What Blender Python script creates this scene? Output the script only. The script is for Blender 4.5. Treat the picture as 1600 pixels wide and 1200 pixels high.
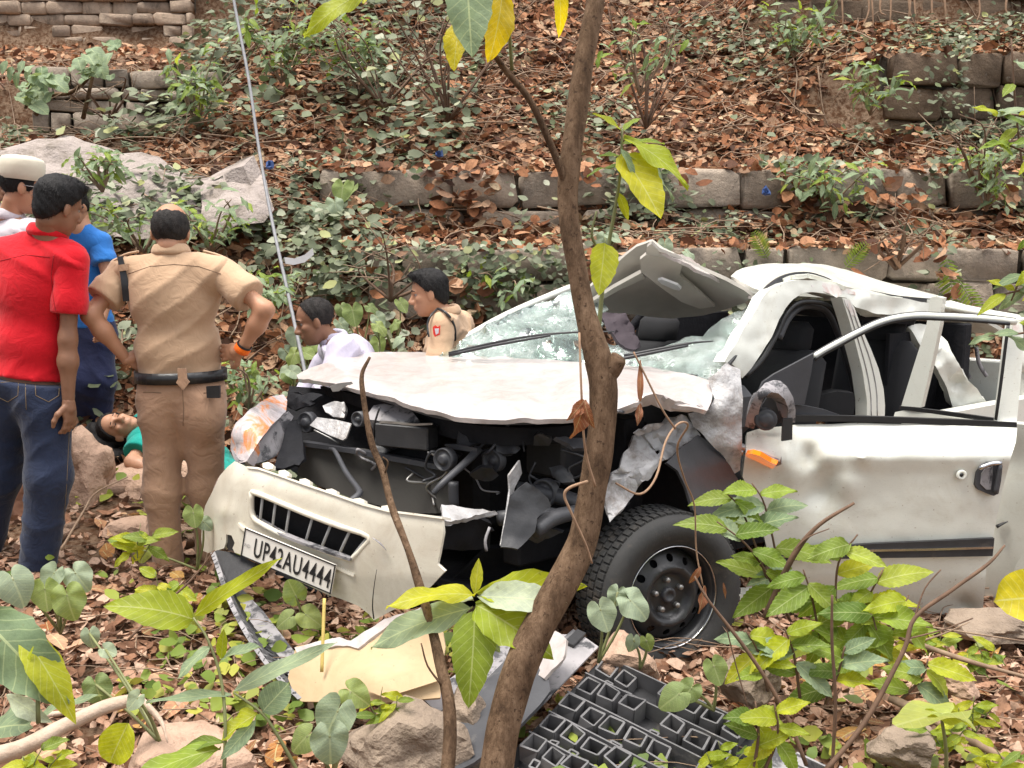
import bpy, bmesh, math, random
import numpy as np
from mathutils import Vector, Matrix, noise as mnoise
from mathutils.geometry import delaunay_2d_cdt
R = math.radians
random.seed(7); RNG = np.random.default_rng(11)
for o in list(bpy.data.objects): bpy.data.objects.remove(o)
scene = bpy.context.scene
COL = scene.collection

# ---------------------------------------------------------------- camera
FPX, CX, CY = 1555.0, 800.0, 600.0          # focal length and centre in photo pixels
PITCH = math.atan(210 / FPX)
CAMZ = 1.7
cam_d = bpy.data.cameras.new('camera'); cam = bpy.data.objects.new('camera', cam_d); COL.objects.link(cam)
cam.location = (0, 0, CAMZ); cam.rotation_euler = (R(90) - PITCH, 0, 0)
cam_d.sensor_fit = 'HORIZONTAL'; cam_d.sensor_width = 36; cam_d.lens = 36 * FPX / 1600
cam_d.clip_start = .05; cam_d.clip_end = 500
scene.camera = cam
# ---------------------------------------------------------------- world, sun, exposure
SUN_EL, SUN_AZ = 70, -72                     # veiled sun high up, from the left behind the camera
world = bpy.data.worlds.new('World'); scene.world = world; world.use_nodes = True
wn = world.node_tree; wn.nodes.clear()
wo = wn.nodes.new('ShaderNodeOutputWorld'); wb = wn.nodes.new('ShaderNodeBackground')
sk = wn.nodes.new('ShaderNodeTexSky'); sk.sky_type = 'NISHITA'; sk.sun_disc = False
sk.sun_elevation = R(SUN_EL); sk.sun_rotation = R(180 + SUN_AZ); sk.dust_density = 4; sk.air_density = 1.0
hs = wn.nodes.new('ShaderNodeHueSaturation'); hs.inputs['Saturation'].default_value = .28
wn.links.new(sk.outputs[0], hs.inputs['Color']); wn.links.new(hs.outputs[0], wb.inputs[0])
wb.inputs[1].default_value = .115
wn.links.new(wb.outputs[0], wo.inputs[0])
sun_d = bpy.data.lights.new('sun', 'SUN'); sun = bpy.data.objects.new('sun', sun_d); COL.objects.link(sun)
sun_d.energy = 2.4; sun_d.angle = R(28); sun_d.color = (1, .95, .87)
_az, _el = R(SUN_AZ), R(SUN_EL)
_sd = Vector((math.sin(_az) * math.cos(_el), -math.cos(_az) * math.cos(_el), math.sin(_el)))
sun.rotation_euler = _sd.to_track_quat('Z', 'Y').to_euler(); sun.location = (0, 0, 12)
scene.view_settings.view_transform = 'Standard'; scene.view_settings.look = 'None'
scene.view_settings.exposure = 1.25; scene.view_settings.gamma = 1
scene.render.engine = 'CYCLES'

# ---------------------------------------------------------------- point helpers
cp_, sp_ = math.cos(PITCH), math.sin(PITCH)
def ray(px, py):
    x, yu = (px - CX) / FPX, (CY - py) / FPX
    return Vector((x, cp_ + sp_ * yu, -sp_ + cp_ * yu))
CAMP = Vector((0, 0, CAMZ))
def dep(px, py, Y):
    d = ray(px, py); return CAMP + d * (Y / d.y)
def hor(px, py, z):
    d = ray(px, py); return CAMP + d * ((z - CAMZ) / d.z)
def dep_np(P, Y):
    P = np.asarray(P, float); Y = np.asarray(Y, float)
    x = (P[:, 0] - CX) / FPX; yu = (CY - P[:, 1]) / FPX
    dy = cp_ + sp_ * yu; dz = -sp_ + cp_ * yu; s = Y / dy
    return np.stack([x * s, Y, CAMZ + dz * s], 1)
# frame of the wrecked car: u to the rear along its side, v across, w up
WB = Vector((.675, 4.2, 0)); BU = Vector((.79, .61, 0)).normalized(); RV = Vector((-.75, .66, 0)).normalized()
def car(u, v, w): return WB + BU * u + RV * v + Vector((0, 0, w))
def sideY(px, v=0.0):          # depth of the car's side plane (offset v) seen at a pixel column
    k = (px - CX) / FPX; b = WB + RV * v
    u = (k * b.y - b.x) / (BU.x - k * BU.y); return b.y + BU.y * u

# ---------------------------------------------------------------- object helpers
def tag(o, label=None, cat=None, group=None, kind=None):
    if label: o['label'] = label
    if cat: o['category'] = cat
    if group: o['group'] = group
    if kind: o['kind'] = kind
    return o
def empty(name, loc, label=None, cat=None, group=None):
    o = bpy.data.objects.new(name, None); COL.objects.link(o); o.location = loc; o.empty_display_size = .1
    return tag(o, label, cat, group)
def wloc(o):
    v = Vector(o.location); p = o.parent
    while p: v += Vector(p.location); p = p.parent
    return v
def obj(name, verts, faces, mat, parent=None, smooth=True, uv=None, recenter=True):
    V = np.asarray(verts, float).reshape(-1, 3)
    c = np.zeros(3)
    if recenter and len(V):
        c = np.array([(V[:, 0].min() + V[:, 0].max()) / 2, (V[:, 1].min() + V[:, 1].max()) / 2, V[:, 2].min()])
    me = bpy.data.meshes.new(name); me.from_pydata((V - c).tolist(), [], faces)
    if smooth: me.polygons.foreach_set('use_smooth', [True] * len(me.polygons))
    if uv is not None:
        l = me.uv_layers.new(name='uv'); uva = np.asarray(uv, float)
        idx = np.zeros(len(me.loops), int); me.loops.foreach_get('vertex_index', idx)
        l.data.foreach_set('uv', uva[idx].ravel())
    me.update()
    if mat: me.materials.append(mat)
    o = bpy.data.objects.new(name, me); COL.objects.link(o)
    if parent: o.parent = parent; o.location = Vector(c) - wloc(parent)
    else: o.location = c
    return o
class MB:
    """collects shapes and builds them as one mesh"""
    def __init__(s): s.v = []; s.f = []; s.n = 0
    def add(s, V, F):
        V = [tuple(p) for p in V]; s.v += V; s.f += [tuple(i + s.n for i in f) for f in F]; s.n += len(V); return s
    def build(s, name, mat, parent=None, smooth=True): return obj(name, s.v, s.f, mat, parent, smooth)
def catmull(P, n):
    P = [Vector(p) for p in P]
    if len(P) < 3: return [P[0].lerp(P[-1], i / n) for i in range(n + 1)]
    Q = [P[0] * 2 - P[1]] + P + [P[-1] * 2 - P[-2]]; out = []
    for i in range(len(P) - 1):
        a, b, c, d = Q[i:i + 4]
        for k in range(n):
            t = k / n
            out.append(.5 * ((2 * b) + (c - a) * t + (2 * a - 5 * b + 4 * c - d) * t * t + (3 * b - a - 3 * c + d) * t ** 3))
    out.append(P[-1]); return out
def tube_geo(pts, rad, seg=8, n=4, wob=0, sq=1, seed=0):
    P = catmull(pts, n) if n > 1 else [Vector(p) for p in pts]; m = len(P)
    if not hasattr(rad, '__len__'): rad = [rad] * 2
    rs = np.interp(np.linspace(0, 1, m), np.linspace(0, 1, len(rad)), rad)
    V, F = [], []
    up = Vector((0, 0, 1)); prev = None
    for i, p in enumerate(P):
        t = (P[min(i + 1, m - 1)] - P[max(i - 1, 0)])
        t = t.normalized() if t.length > 1e-9 else Vector((0, 0, 1))
        if prev is None:
            a = t.cross(up if abs(t.z) < .9 else Vector((1, 0, 0))).normalized()
        else:
            a = (prev - t * prev.dot(t)).normalized()
        b = t.cross(a); prev = a
        for k in range(seg):
            th = 2 * math.pi * k / seg
            r = rs[i]
            if wob: r *= 1 + wob * mnoise.noise(Vector((p.x * 9 + math.cos(th) * 1.3, p.y * 9 + math.sin(th) * 1.3, p.z * 9 + seed)))
            V.append(p + a * (math.cos(th) * r) + b * (math.sin(th) * r * sq))
    for i in range(m - 1):
        for k in range(seg):
            k2 = (k + 1) % seg
            F.append((i * seg + k, i * seg + k2, (i + 1) * seg + k2, (i + 1) * seg + k))
    F.append(tuple(range(seg - 1, -1, -1))); F.append(tuple((m - 1) * seg + k for k in range(seg)))
    return V, F
def tube(name, pts, rad, mat, parent=None, seg=8, n=4, wob=0, sq=1, seed=0):
    V, F = tube_geo(pts, rad, seg, n, wob, sq, seed); return obj(name, V, F, mat, parent)
def box_geo(c, ax, ay, az, bev=.0):
    """box with half axes ax, ay, az (vectors); bevelled when bev>0 (fraction of the half size)"""
    c = Vector(c); ax, ay, az = Vector(ax), Vector(ay), Vector(az)
    V = []; F = []
    if bev <= 0:
        for sx in (-1, 1):
            for sy in (-1, 1):
                for sz in (-1, 1): V.append(c + ax * sx + ay * sy + az * sz)
        F = [(0, 1, 3, 2), (4, 6, 7, 5), (0, 4, 5, 1), (2, 3, 7, 6), (0, 2, 6, 4), (1, 5, 7, 3)]
        return V, F
    la, lb, lc = ax.length, ay.length, az.length; b = bev * min(la, lb, lc)
    fx, fy, fz = 1 - b / la, 1 - b / lb, 1 - b / lc
    idx = {}
    for sx in (-1, 1):
        for sy in (-1, 1):
            for sz in (-1, 1):
                idx[sx, sy, sz] = len(V)
                V += [c + ax * sx + ay * sy * fy + az * sz * fz, c + ax * sx * fx + ay * sy + az * sz * fz, c + ax * sx * fx + ay * sy * fy + az * sz]
    I = lambda sx, sy, sz, k: idx[sx, sy, sz] + k
    for s in (-1, 1):
        q = [(-1, -1), (1, -1), (1, 1), (-1, 1)]
        f = [I(s, a, b2, 0) for a, b2 in q]; F.append(tuple(f if s > 0 else f[::-1]))
        f = [I(b2, s, a, 1) for a, b2 in q]; F.append(tuple(f if s > 0 else f[::-1]))
        f = [I(a, b2, s, 2) for a, b2 in q]; F.append(tuple(f if s > 0 else f[::-1]))
    for a in (-1, 1):
        for b2 in (-1, 1):
            F.append((I(a, b2, -1, 0), I(a, b2, 1, 0), I(a, b2, 1, 1), I(a, b2, -1, 1)))
            F.append((I(a, -1, b2, 0), I(a, 1, b2, 0), I(a, 1, b2, 2), I(a, -1, b2, 2)))
            F.append((I(-1, a, b2, 1), I(1, a, b2, 1), I(1, a, b2, 2), I(-1, a, b2, 2)))
    for k in idx.values(): F.append((k, k + 1, k + 2))
    return V, F
def fixn(o):
    bm = bmesh.new(); bm.from_mesh(o.data); bmesh.ops.recalc_face_normals(bm, faces=bm.faces[:]); bm.to_mesh(o.data); bm.free(); return o
def box(name, c, ax, ay, az, mat, parent=None, bev=.15, smooth=False):
    V, F = box_geo(c, ax, ay, az, bev); return fixn(obj(name, V, F, mat, parent, smooth))
def lathe_geo(c, axis, prof, seg=24, x0=None):
    c = Vector(c); ax = Vector(axis).normalized()
    a = (Vector(x0) if x0 else ax.orthogonal()); a = (a - ax * a.dot(ax)).normalized(); b = ax.cross(a)
    V, F = [], []
    for (r, h) in prof:
        for k in range(seg):
            th = 2 * math.pi * k / seg; V.append(c + ax * h + (a * math.cos(th) + b * math.sin(th)) * max(r, 1e-4))
    for i in range(len(prof) - 1):
        for k in range(seg):
            k2 = (k + 1) % seg; F.append((i * seg + k, i * seg + k2, (i + 1) * seg + k2, (i + 1) * seg + k))
    return V, F
def lathe(name, c, axis, prof, mat, parent=None, seg=24): 
    V, F = lathe_geo(c, axis, prof, seg); return fixn(obj(name, V, F, mat, parent))

# ---- sheets: outlined panels with real depth, curvature and thickness
def inside(P, poly):
    P = np.asarray(P, float); x, y = P[:, 0], P[:, 1]; c = np.zeros(len(P), bool); n = len(poly)
    for i in range(n):
        x1, y1 = poly[i]; x2, y2 = poly[i - 1]
        if y1 == y2: continue
        m = ((y1 > y) != (y2 > y)) & (x < (x2 - x1) * (y - y1) / (y2 - y1) + x1); c ^= m
    return c
def densify(poly, step, smooth=False):
    if smooth:
        P = [Vector((p[0], p[1], 0)) for p in poly]; n = len(P); out = []
        for i in range(n):
            a, b, c, d = P[i - 1], P[i], P[(i + 1) % n], P[(i + 2) % n]
            m = max(1, int((c - b).length / step))
            for k in range(m):
                t = k / m; q = .5 * ((2 * b) + (c - a) * t + (2 * a - 5 * b + 4 * c - d) * t * t + (3 * b - a - 3 * c + d) * t ** 3)
                out.append((q.x, q.y))
        return out
    out = []
    for i in range(len(poly)):
        (x1, y1), (x2, y2) = poly[i][:2], poly[(i + 1) % len(poly)][:2]
        m = max(1, int(math.hypot(x2 - x1, y2 - y1) / step))
        for k in range(m): out.append((x1 + (x2 - x1) * k / m, y1 + (y2 - y1) * k / m))
    return out
def tri2d(outline, holes=(), step=12, smooth=False):
    rings = [densify(outline, step, smooth)] + [densify(h, step, smooth) for h in holes]
    pts, edges = [], []
    for r in rings:
        o = len(pts); pts += r; edges += [(o + i, o + (i + 1) % len(r)) for i in range(len(r))]
    A = np.array(rings[0]); x0, y0 = A.min(0); x1, y1 = A.max(0)
    gx, gy = np.meshgrid(np.arange(x0 + step / 2, x1, step), np.arange(y0 + step / 2, y1, step * .87))
    gx = gx.copy(); gx[1::2] += step / 2
    G = np.stack([gx.ravel(), gy.ravel()], 1) + RNG.uniform(-.12, .12, (gx.size, 2)) * step
    if len(G):
        m = inside(G, rings[0])
        for h in rings[1:]: m &= ~inside(G, h)
        E = np.array(sum(rings, []))
        if m.any():
            G = G[m]; d = np.sqrt(((G[:, None, :] - E[None]) ** 2).sum(2)).min(1); G = G[d > step * .45]
            pts = pts + [tuple(g) for g in G]
    vs, es, fs, *_ = delaunay_2d_cdt([Vector(p) for p in pts], edges, [], 0, 1e-5)
    P = np.array([(v.x, v.y) for v in vs]); F = np.array([f for f in fs if len(f) == 3])
    c = P[F].mean(1); m = inside(c, rings[0])
    for h in rings[1:]: m &= ~inside(c, h)
    return P, F[m]
class TPS:
    def __init__(s, ctrl):
        C = np.array(ctrl, float); s.c = C[:, :2] / 100; n = len(C)
        d = np.sqrt(((s.c[:, None] - s.c[None]) ** 2).sum(2))
        K = d ** 2 * np.log(d + 1e-9); Pm = np.c_[np.ones(n), s.c]
        A = np.zeros((n + 3, n + 3)); A[:n, :n] = K + np.eye(n) * 1e-4; A[:n, n:] = Pm; A[n:, :n] = Pm.T
        A[n:, n:] += np.eye(3) * 1e-9
        s.w = np.linalg.solve(A, np.r_[C[:, 2], 0, 0, 0])
    def __call__(s, P):
        P = np.asarray(P, float)[:, :2] / 100
        d = np.sqrt(((P[:, None] - s.c[None]) ** 2).sum(2)); n = len(s.c)
        return (d ** 2 * np.log(d + 1e-9)) @ s.w[:n] + s.w[n] + P @ s.w[n + 1:]
def solid(V, F, th, dirv=None):
    """give a triangulated sheet thickness; th behind the sheet (away from the viewer)"""
    V = np.asarray(V, float); F = np.asarray(F)
    nrm = np.zeros_like(V); fn = np.cross(V[F[:, 1]] - V[F[:, 0]], V[F[:, 2]] - V[F[:, 0]])
    for k in range(3): np.add.at(nrm, F[:, k], fn)
    nrm /= np.linalg.norm(nrm, axis=1, keepdims=True) + 1e-12
    tov = np.array([0, 0, CAMZ]) - V
    if ((nrm * tov).sum(1)).sum() < 0: F = F[:, ::-1]; nrm = -nrm
    V2 = V - nrm * th if dirv is None else V + np.asarray(dirv) * th
    n = len(V)
    e = {}
    for f in F:
        for a, b in ((f[0], f[1]), (f[1], f[2]), (f[2], f[0])): e[(a, b)] = 1
    faces = [tuple(map(int, f)) for f in F] + [tuple(int(i) + n for i in f[::-1]) for f in F]
    for (a, b) in e:
        if (b, a) not in e: faces.append((int(b), int(a), int(a) + n, int(b) + n))
    return np.r_[V, V2], faces
def sheet(name, outline, Y, mat, parent=None, holes=(), th=.012, step=10, smooth=False, bumps=(), rough=0, rs=6, dirv=None, seed=0, smooth_shade=True):
    """outline in photo pixels on the surface whose depth is Y (number, control points or function)"""
    P, F = tri2d(outline, holes, step, smooth)
    if isinstance(Y, (int, float)): D = np.full(len(P), float(Y))
    elif callable(Y): D = np.asarray(Y(P), float)
    else: D = TPS(Y)(P)
    for (bx, by, br, amp) in bumps:
        D = D + amp * np.exp(-(((P[:, 0] - bx) ** 2 + (P[:, 1] - by) ** 2) / br ** 2))
    V = dep_np(P, D)
    if rough:
        for i in range(len(V)):
            p = Vector(V[i]); V[i, 1] += rough * mnoise.fractal(p * rs + Vector((seed, 0, 0)), 1, 2, 3); V[i, 2] += .6 * rough * mnoise.noise(p * rs * 1.3 + Vector((9 + seed, 3, 1)))
    VV, FF = solid(V, F, th, dirv)
    o = obj(name, VV, FF, mat, parent, smooth_shade)
    if smooth_shade: crease(o, 40)
    return o
def crease(o, ang=40):
    bm = bmesh.new(); bm.from_mesh(o.data)
    for e in bm.edges:
        if len(e.link_faces) == 2 and e.calc_face_angle(0) > R(ang): e.smooth = False
    bm.to_mesh(o.data); bm.free()
    return o
def strip(name, top, bot, Ys, mat, parent, th=.01, n=6):
    """band between two pixel polylines of equal length"""
    T = [dep(x, y, Y) for (x, y), Y in zip(top, Ys)]; Bt = [dep(x, y, Y) for (x, y), Y in zip(bot, Ys)]
    T, Bt = catmull(T, n), catmull(Bt, n); m = len(T)
    V = np.array([tuple(p) for p in T] + [tuple(p) for p in Bt]); F = []
    for i in range(m - 1): F += [(i, i + 1, m + i + 1), (i, m + i + 1, m + i)]
    VV, FF = solid(V, np.array(F), th); return crease(obj(name, VV, FF, mat, parent))

# ---------------------------------------------------------------- materials
def nodes(name):
    m = bpy.data.materials.new(name); m.use_nodes = True; nt = m.node_tree
    return m, nt, nt.nodes['Principled BSDF'], nt.nodes['Material Output']
def N(nt, t, **kw):
    n = nt.nodes.new(t)
    for k, v in kw.items():
        if k in n.inputs: n.inputs[k].default_value = v
        else: setattr(n, k, v)
    return n
def ramp(nt, stops, src=None):
    r = nt.nodes.new('ShaderNodeValToRGB'); el = r.color_ramp.elements
    while len(el) < len(stops): el.new(.5)
    for e, (p, c) in zip(el, stops): e.position = p; e.color = (*c, 1) if len(c) == 3 else c
    if src is not None: nt.links.new(src, r.inputs[0])
    return r
def mixc(nt, fac, a, b, mode='MIX'):
    m = nt.nodes.new('ShaderNodeMix'); m.data_type = 'RGBA'; m.blend_type = mode
    for s, v in ((m.inputs[0], fac), (m.inputs[6], a), (m.inputs[7], b)):
        if hasattr(v, 'is_output') or hasattr(v, 'node'): nt.links.new(v, s)
        elif isinstance(v, (int, float)): s.default_value = v
        else: s.default_value = (*v, 1)
    return m.outputs[2]
def coords(nt, kind='Object', scale=None):
    t = nt.nodes.new('ShaderNodeTexCoord'); o = t.outputs[kind]
    if scale:
        mp = nt.nodes.new('ShaderNodeMapping'); mp.inputs['Scale'].default_value = scale; nt.links.new(o, mp.inputs[0]); o = mp.outputs[0]
    return o
def noise(nt, co, scale=5, detail=4, rough=.6, dist=0):
    n = N(nt, 'ShaderNodeTexNoise', Scale=scale, Detail=detail, Roughness=rough, Distortion=dist); nt.links.new(co, n.inputs['Vector']); return n.outputs[0]
def bump(nt, bsdf, h, strength=.3, dist=.01):
    b = N(nt, 'ShaderNodeBump', Strength=strength, Distance=dist); nt.links.new(h, b.inputs['Height']); nt.links.new(b.outputs[0], bsdf.inputs['Normal'])
def pmat(name, c1, c2=None, rough=.6, scale=8, metal=0, bs=.2, bsc=40, bd=.004, spec=.5, coat=0, dirt=None, dirt_lo=.5, dirt_hi=.7, dsc=5, scale3=None, sheen=0):
    m, nt, b, out = nodes(name); co = coords(nt, 'Object', scale3)
    c2 = c2 or tuple(x * .8 for x in c1)
    r = ramp(nt, [(.3, c1), (.7, c2)], noise(nt, co, scale, 5)); col = r.outputs[0]
    if dirt:
        f = ramp(nt, [(dirt_lo, (0, 0, 0)), (dirt_hi, (1, 1, 1))], noise(nt, co, dsc, 8, .7, .4)); col = mixc(nt, f.outputs[0], col, dirt)
    nt.links.new(col, b.inputs['Base Color'])
    b.inputs['Roughness'].default_value = rough; b.inputs['Metallic'].default_value = metal
    b.inputs['Specular IOR Level'].default_value = spec; b.inputs['Coat Weight'].default_value = coat; b.inputs['Coat Roughness'].default_value = .08
    if sheen: b.inputs['Sheen Weight'].default_value = sheen
    if bs: bump(nt, b, noise(nt, co, bsc, 4), bs, bd)
    return m
def island_mat(name, stops, rough=.7, trans=.25, tcol=None, bs=.4, spots=True):
    """each loose leaf of the mesh takes its own colour"""
    m, nt, b, out = nodes(name)
    g = nt.nodes.new('ShaderNodeNewGeometry'); r = ramp(nt, stops, g.outputs['Random Per Island']); col = r.outputs[0]
    co = coords(nt)
    if spots:
        f = ramp(nt, [(.45, (0, 0, 0)), (.75, (1, 1, 1))], noise(nt, co, 55, 4)); 
        col = mixc(nt, f.outputs[0], col, mixc(nt, .55, col, (.03, .018, .01)))
    nt.links.new(col, b.inputs['Base Color']); b.inputs['Roughness'].default_value = rough; b.inputs['Specular IOR Level'].default_value = .25
    bump(nt, b, noise(nt, co, 80, 3), bs, .003)
    if trans:
        t = nt.nodes.new('ShaderNodeBsdfTranslucent'); nt.links.new(col, t.inputs[0])
        mx = nt.nodes.new('ShaderNodeMixShader'); mx.inputs[0].default_value = trans
        nt.links.new(b.outputs[0], mx.inputs[1]); nt.links.new(t.outputs[0], mx.inputs[2]); nt.links.new(mx.outputs[0], out.inputs[0])
    return m
def leaf_mat(name, stops, under, trans=.35, rough=.42, veins=9, gloss=.5):
    """living leaf: colour by leaf, pale veins along the uv map, paler underside, light through the blade"""
    m, nt, b, out = nodes(name)
    oi = nt.nodes.new('ShaderNodeObjectInfo'); r = ramp(nt, stops, oi.outputs['Random'])
    uvn = nt.nodes.new('ShaderNodeUVMap'); sep = nt.nodes.new('ShaderNodeSeparateXYZ'); nt.links.new(uvn.outputs[0], sep.inputs[0])
    def M(op, a, c=None):
        n = nt.nodes.new('ShaderNodeMath'); n.operation = op
        for s, v in ((n.inputs[0], a), (n.inputs[1], c)):
            if v is None: continue
            if isinstance(v, (int, float)): s.default_value = v
            else: nt.links.new(v, s)
        return n.outputs[0]
    ac = M('ABSOLUTE', M('SUBTRACT', sep.outputs[0], .5))              # across, 0 at the midrib
    fr = M('FRACT', M('SUBTRACT', M('MULTIPLY', sep.outputs[1], veins), M('MULTIPLY', ac, veins * .55)))
    side = M('LESS_THAN', M('ABSOLUTE', M('SUBTRACT', fr, .5)), .055)
    rib = M('LESS_THAN', ac, .018)
    v = M('MAXIMUM', M('MULTIPLY', side, .45), M('MULTIPLY', rib, .8))
    co = coords(nt)
    mott = ramp(nt, [(.35, (.72, .72, .72)), (.7, (1.15, 1.12, 1.0))], noise(nt, co, 3.5, 5))
    col = mixc(nt, 1, r.outputs[0], mott.outputs[0], 'MULTIPLY')
    col = mixc(nt, v, col, mixc(nt, .45, col, (.62, .68, .36)))
    sp = ramp(nt, [(.66, (0, 0, 0)), (.72, (1, 1, 1))], noise(nt, co, 11, 3)); col = mixc(nt, M('MULTIPLY', sp.outputs[0], .35), col, (.14, .10, .03))
    g = nt.nodes.new('ShaderNodeNewGeometry'); colu = mixc(nt, .55, col, under)
    colb = mixc(nt, g.outputs['Backfacing'], col, colu)
    nt.links.new(colb, b.inputs['Base Color']); b.inputs['Roughness'].default_value = rough; b.inputs['Specular IOR Level'].default_value = gloss
    h = M('ADD', M('MULTIPLY', fr, .5), M('MULTIPLY', noise(nt, co, 14, 3), .8)); bump(nt, b, h, .28, .01)
    t = nt.nodes.new('ShaderNodeBsdfTranslucent'); nt.links.new(mixc(nt, .5, col, mixc(nt, 1, col, (1.9, 1.7, .5), 'MULTIPLY')), t.inputs[0])
    mx = nt.nodes.new('ShaderNodeMixShader'); mx.inputs[0].default_value = trans
    nt.links.new(b.outputs[0], mx.inputs[1]); nt.links.new(t.outputs[0], mx.inputs[2]); nt.links.new(mx.outputs[0], out.inputs[0])
    return m

# ================================================================ TERRAIN
PROF = [
 (-9, [(-4, .0), (2, .12), (3.2, .18), (4.4, .34), (5.2, .46), (6, .68), (6.6, 1.25), (7.3, 1.95), (8.5, 2.62), (10.0, 2.8), (10.15, 3.35), (12.9, 4.2), (13.1, 6.5), (24, 10)]),
 (-3.25, [(-4, -.1), (2, .02), (3.2, .1), (4.4, .30), (5.2, .43), (6, .62), (6.6, 1.2), (7.3, 1.85), (8.5, 2.58), (10.0, 2.75), (10.15, 3.3), (12.9, 4.2), (13.1, 6.0), (24, 10)]),
 (-2.35, [(-4, -.1), (2, -.02), (3.2, .06), (4.4, .25), (5.2, .38), (6, .56), (6.6, 1.15), (7.3, 1.8), (8.3, 2.4), (10, 3.65), (13, 5.8), (24, 11)]),
 (-1.3, [(-4, -.1), (2, -.05), (3.2, .0), (4.4, .13), (5.2, .28), (6, .45), (6.5, .95), (7.1, 1.5), (7.6, 1.85), (8.3, 2.35), (10, 3.6), (13, 5.8), (24, 11)]),
 (-.7, [(-4, -.1), (2, -.05), (3.0, -.02), (4.2, .02), (5.2, .1), (5.8, .15), (6.4, .62), (7.08, 1.28), (7.18, 1.6), (7.95, 1.85), (8.07, 2.2), (11, 4.45), (14, 6.5), (24, 11)]),
 (2.1, [(-4, -.1), (2, -.05), (3.0, -.03), (4.2, -.02), (6.2, .1), (6.6, .6), (7.08, 1.25), (7.18, 1.62), (7.95, 1.88), (8.07, 2.25), (9.5, 3.3), (11, 4.4), (14, 6.5), (24, 11)]),
 (3.2, [(-4, -.1), (2, -.05), (3.0, -.02), (4.2, .0), (6.3, .12), (6.7, .62), (7.08, 1.25), (7.18, 1.6), (7.95, 1.95), (8.07, 2.3), (8.98, 2.68), (9.1, 3.36), (10.1, 3.85), (10.25, 5.3), (14, 7), (24, 11)]),
 (9, [(-4, -.1), (2, -.05), (3.0, .0), (4.2, .02), (6.4, .15), (6.8, .62), (7.08, 1.25), (7.18, 1.6), (7.95, 1.95), (8.07, 2.3), (8.98, 2.68), (9.1, 3.36), (10.1, 3.85), (10.25, 5.3), (14, 7), (24, 11)]),
]
PX = np.array([p[0] for p in PROF], float)
def gz0(x, y):
    x = np.asarray(x, float); y = np.asarray(y, float)
    Z = np.stack([np.interp(y, [q[0] for q in p], [q[1] for q in p]) for _, p in PROF])
    i = np.clip(np.searchsorted(PX, x) - 1, 0, len(PX) - 2); t = np.clip((x - PX[i]) / (PX[i + 1] - PX[i]), 0, 1)
    t = t * t * (3 - 2 * t)
    return np.take_along_axis(Z, i[None], 0)[0] * (1 - t) + np.take_along_axis(Z, (i + 1)[None], 0)[0] * t
_nr = np.random.default_rng(3); _W = [( _nr.uniform(.8, 7), _nr.uniform(0, 6.3), _nr.uniform(0, 6.3)) for _ in range(22)]
def gnoise(x, y):
    s = 0
    for f, a, ph in _W: s = s + np.sin(f * (x * math.cos(a) + y * math.sin(a)) + ph) / f
    return s * .018
def gz(x, y):
    x = np.asarray(x, float).ravel(); y = np.asarray(y, float).ravel(); return gz0(x, y) + gnoise(x, y)
def g1(x, y): return float(gz([x], [y])[0])
xs = np.unique(np.round(np.r_[np.arange(-9, -5, .4), np.arange(-5, 5.6, .1), np.arange(5.6, 9.01, .4)], 3))
ys = np.unique(np.round(np.r_[np.arange(-4, 2, .4), np.arange(2, 10.4, .075), np.arange(10.4, 14, .15), np.arange(14, 24.01, 1)], 3))
gx, gy = np.meshgrid(xs, ys); gzv = gz(gx, gy).reshape(gx.shape)
gv = np.stack([gx, gy, gzv], 2).reshape(-1, 3); nx = len(xs)
gf = [(j * nx + i, j * nx + i + 1, (j + 1) * nx + i + 1, (j + 1) * nx + i) for j in range(len(ys) - 1) for i in range(nx - 1)]
def soil_mat():
    m, nt, b, out = nodes('soil'); co = coords(nt)
    a = ramp(nt, [(.3, (.09, .055, .035)), (.5, (.22, .145, .095)), (.75, (.37, .26, .18))], noise(nt, co, 3.2, 9, .7))
    l = ramp(nt, [(.42, (0, 0, 0)), (.6, (1, 1, 1))], noise(nt, co, 26, 5)); col = mixc(nt, l.outputs[0], a.outputs[0], (.11, .055, .03))
    nt.links.new(col, b.inputs['Base Color']); b.inputs['Roughness'].default_value = .95; b.inputs['Specular IOR Level'].default_value = .1
    bump(nt, b, noise(nt, co, 22, 9, .75), .9, .05); return m
M_SOIL = soil_mat()
ground = tag(obj('ground', gv, gf, M_SOIL, recenter=False), kind='structure')

# ---------------------------------------------------------------- stone
def stone_mat(name, a, b_, c, moss=.0):
    m, nt, b, out = nodes(name); co = nt.nodes.new('ShaderNodeNewGeometry').outputs['Position']; oi = nt.nodes.new('ShaderNodeObjectInfo')
    r = ramp(nt, [(0, a), (.5, b_), (1, c)], oi.outputs['Random'])
    n1 = ramp(nt, [(.3, (.55, .55, .55)), (.7, (1.25, 1.22, 1.18))], noise(nt, co, 5, 9, .75)); col = mixc(nt, 1, r.outputs[0], n1.outputs[0], 'MULTIPLY')
    st = ramp(nt, [(.55, (0, 0, 0)), (.72, (1, 1, 1))], noise(nt, co, 4, 9, .75, .5)); col = mixc(nt, mixc(nt, .8, (0, 0, 0), st.outputs[0]), col, (.06, .055, .04)); li = ramp(nt, [(.62, (0, 0, 0)), (.70, (1, 1, 1))], noise(nt, co, 13, 6, .7)); col = mixc(nt, mixc(nt, .5, (0, 0, 0), li.outputs[0]), col, (.42, .39, .33))
    nt.links.new(col, b.inputs['Base Color']); b.inputs['Roughness'].default_value = .9; b.inputs['Specular IOR Level'].default_value = .15
    bump(nt, b, noise(nt, co, 30, 8, .7), .8, .02); return m
M_STONE_PALE = stone_mat('pale_pinkish_stone', (.42, .32, .245), (.50, .39, .30), (.35, .27, .21))
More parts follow.
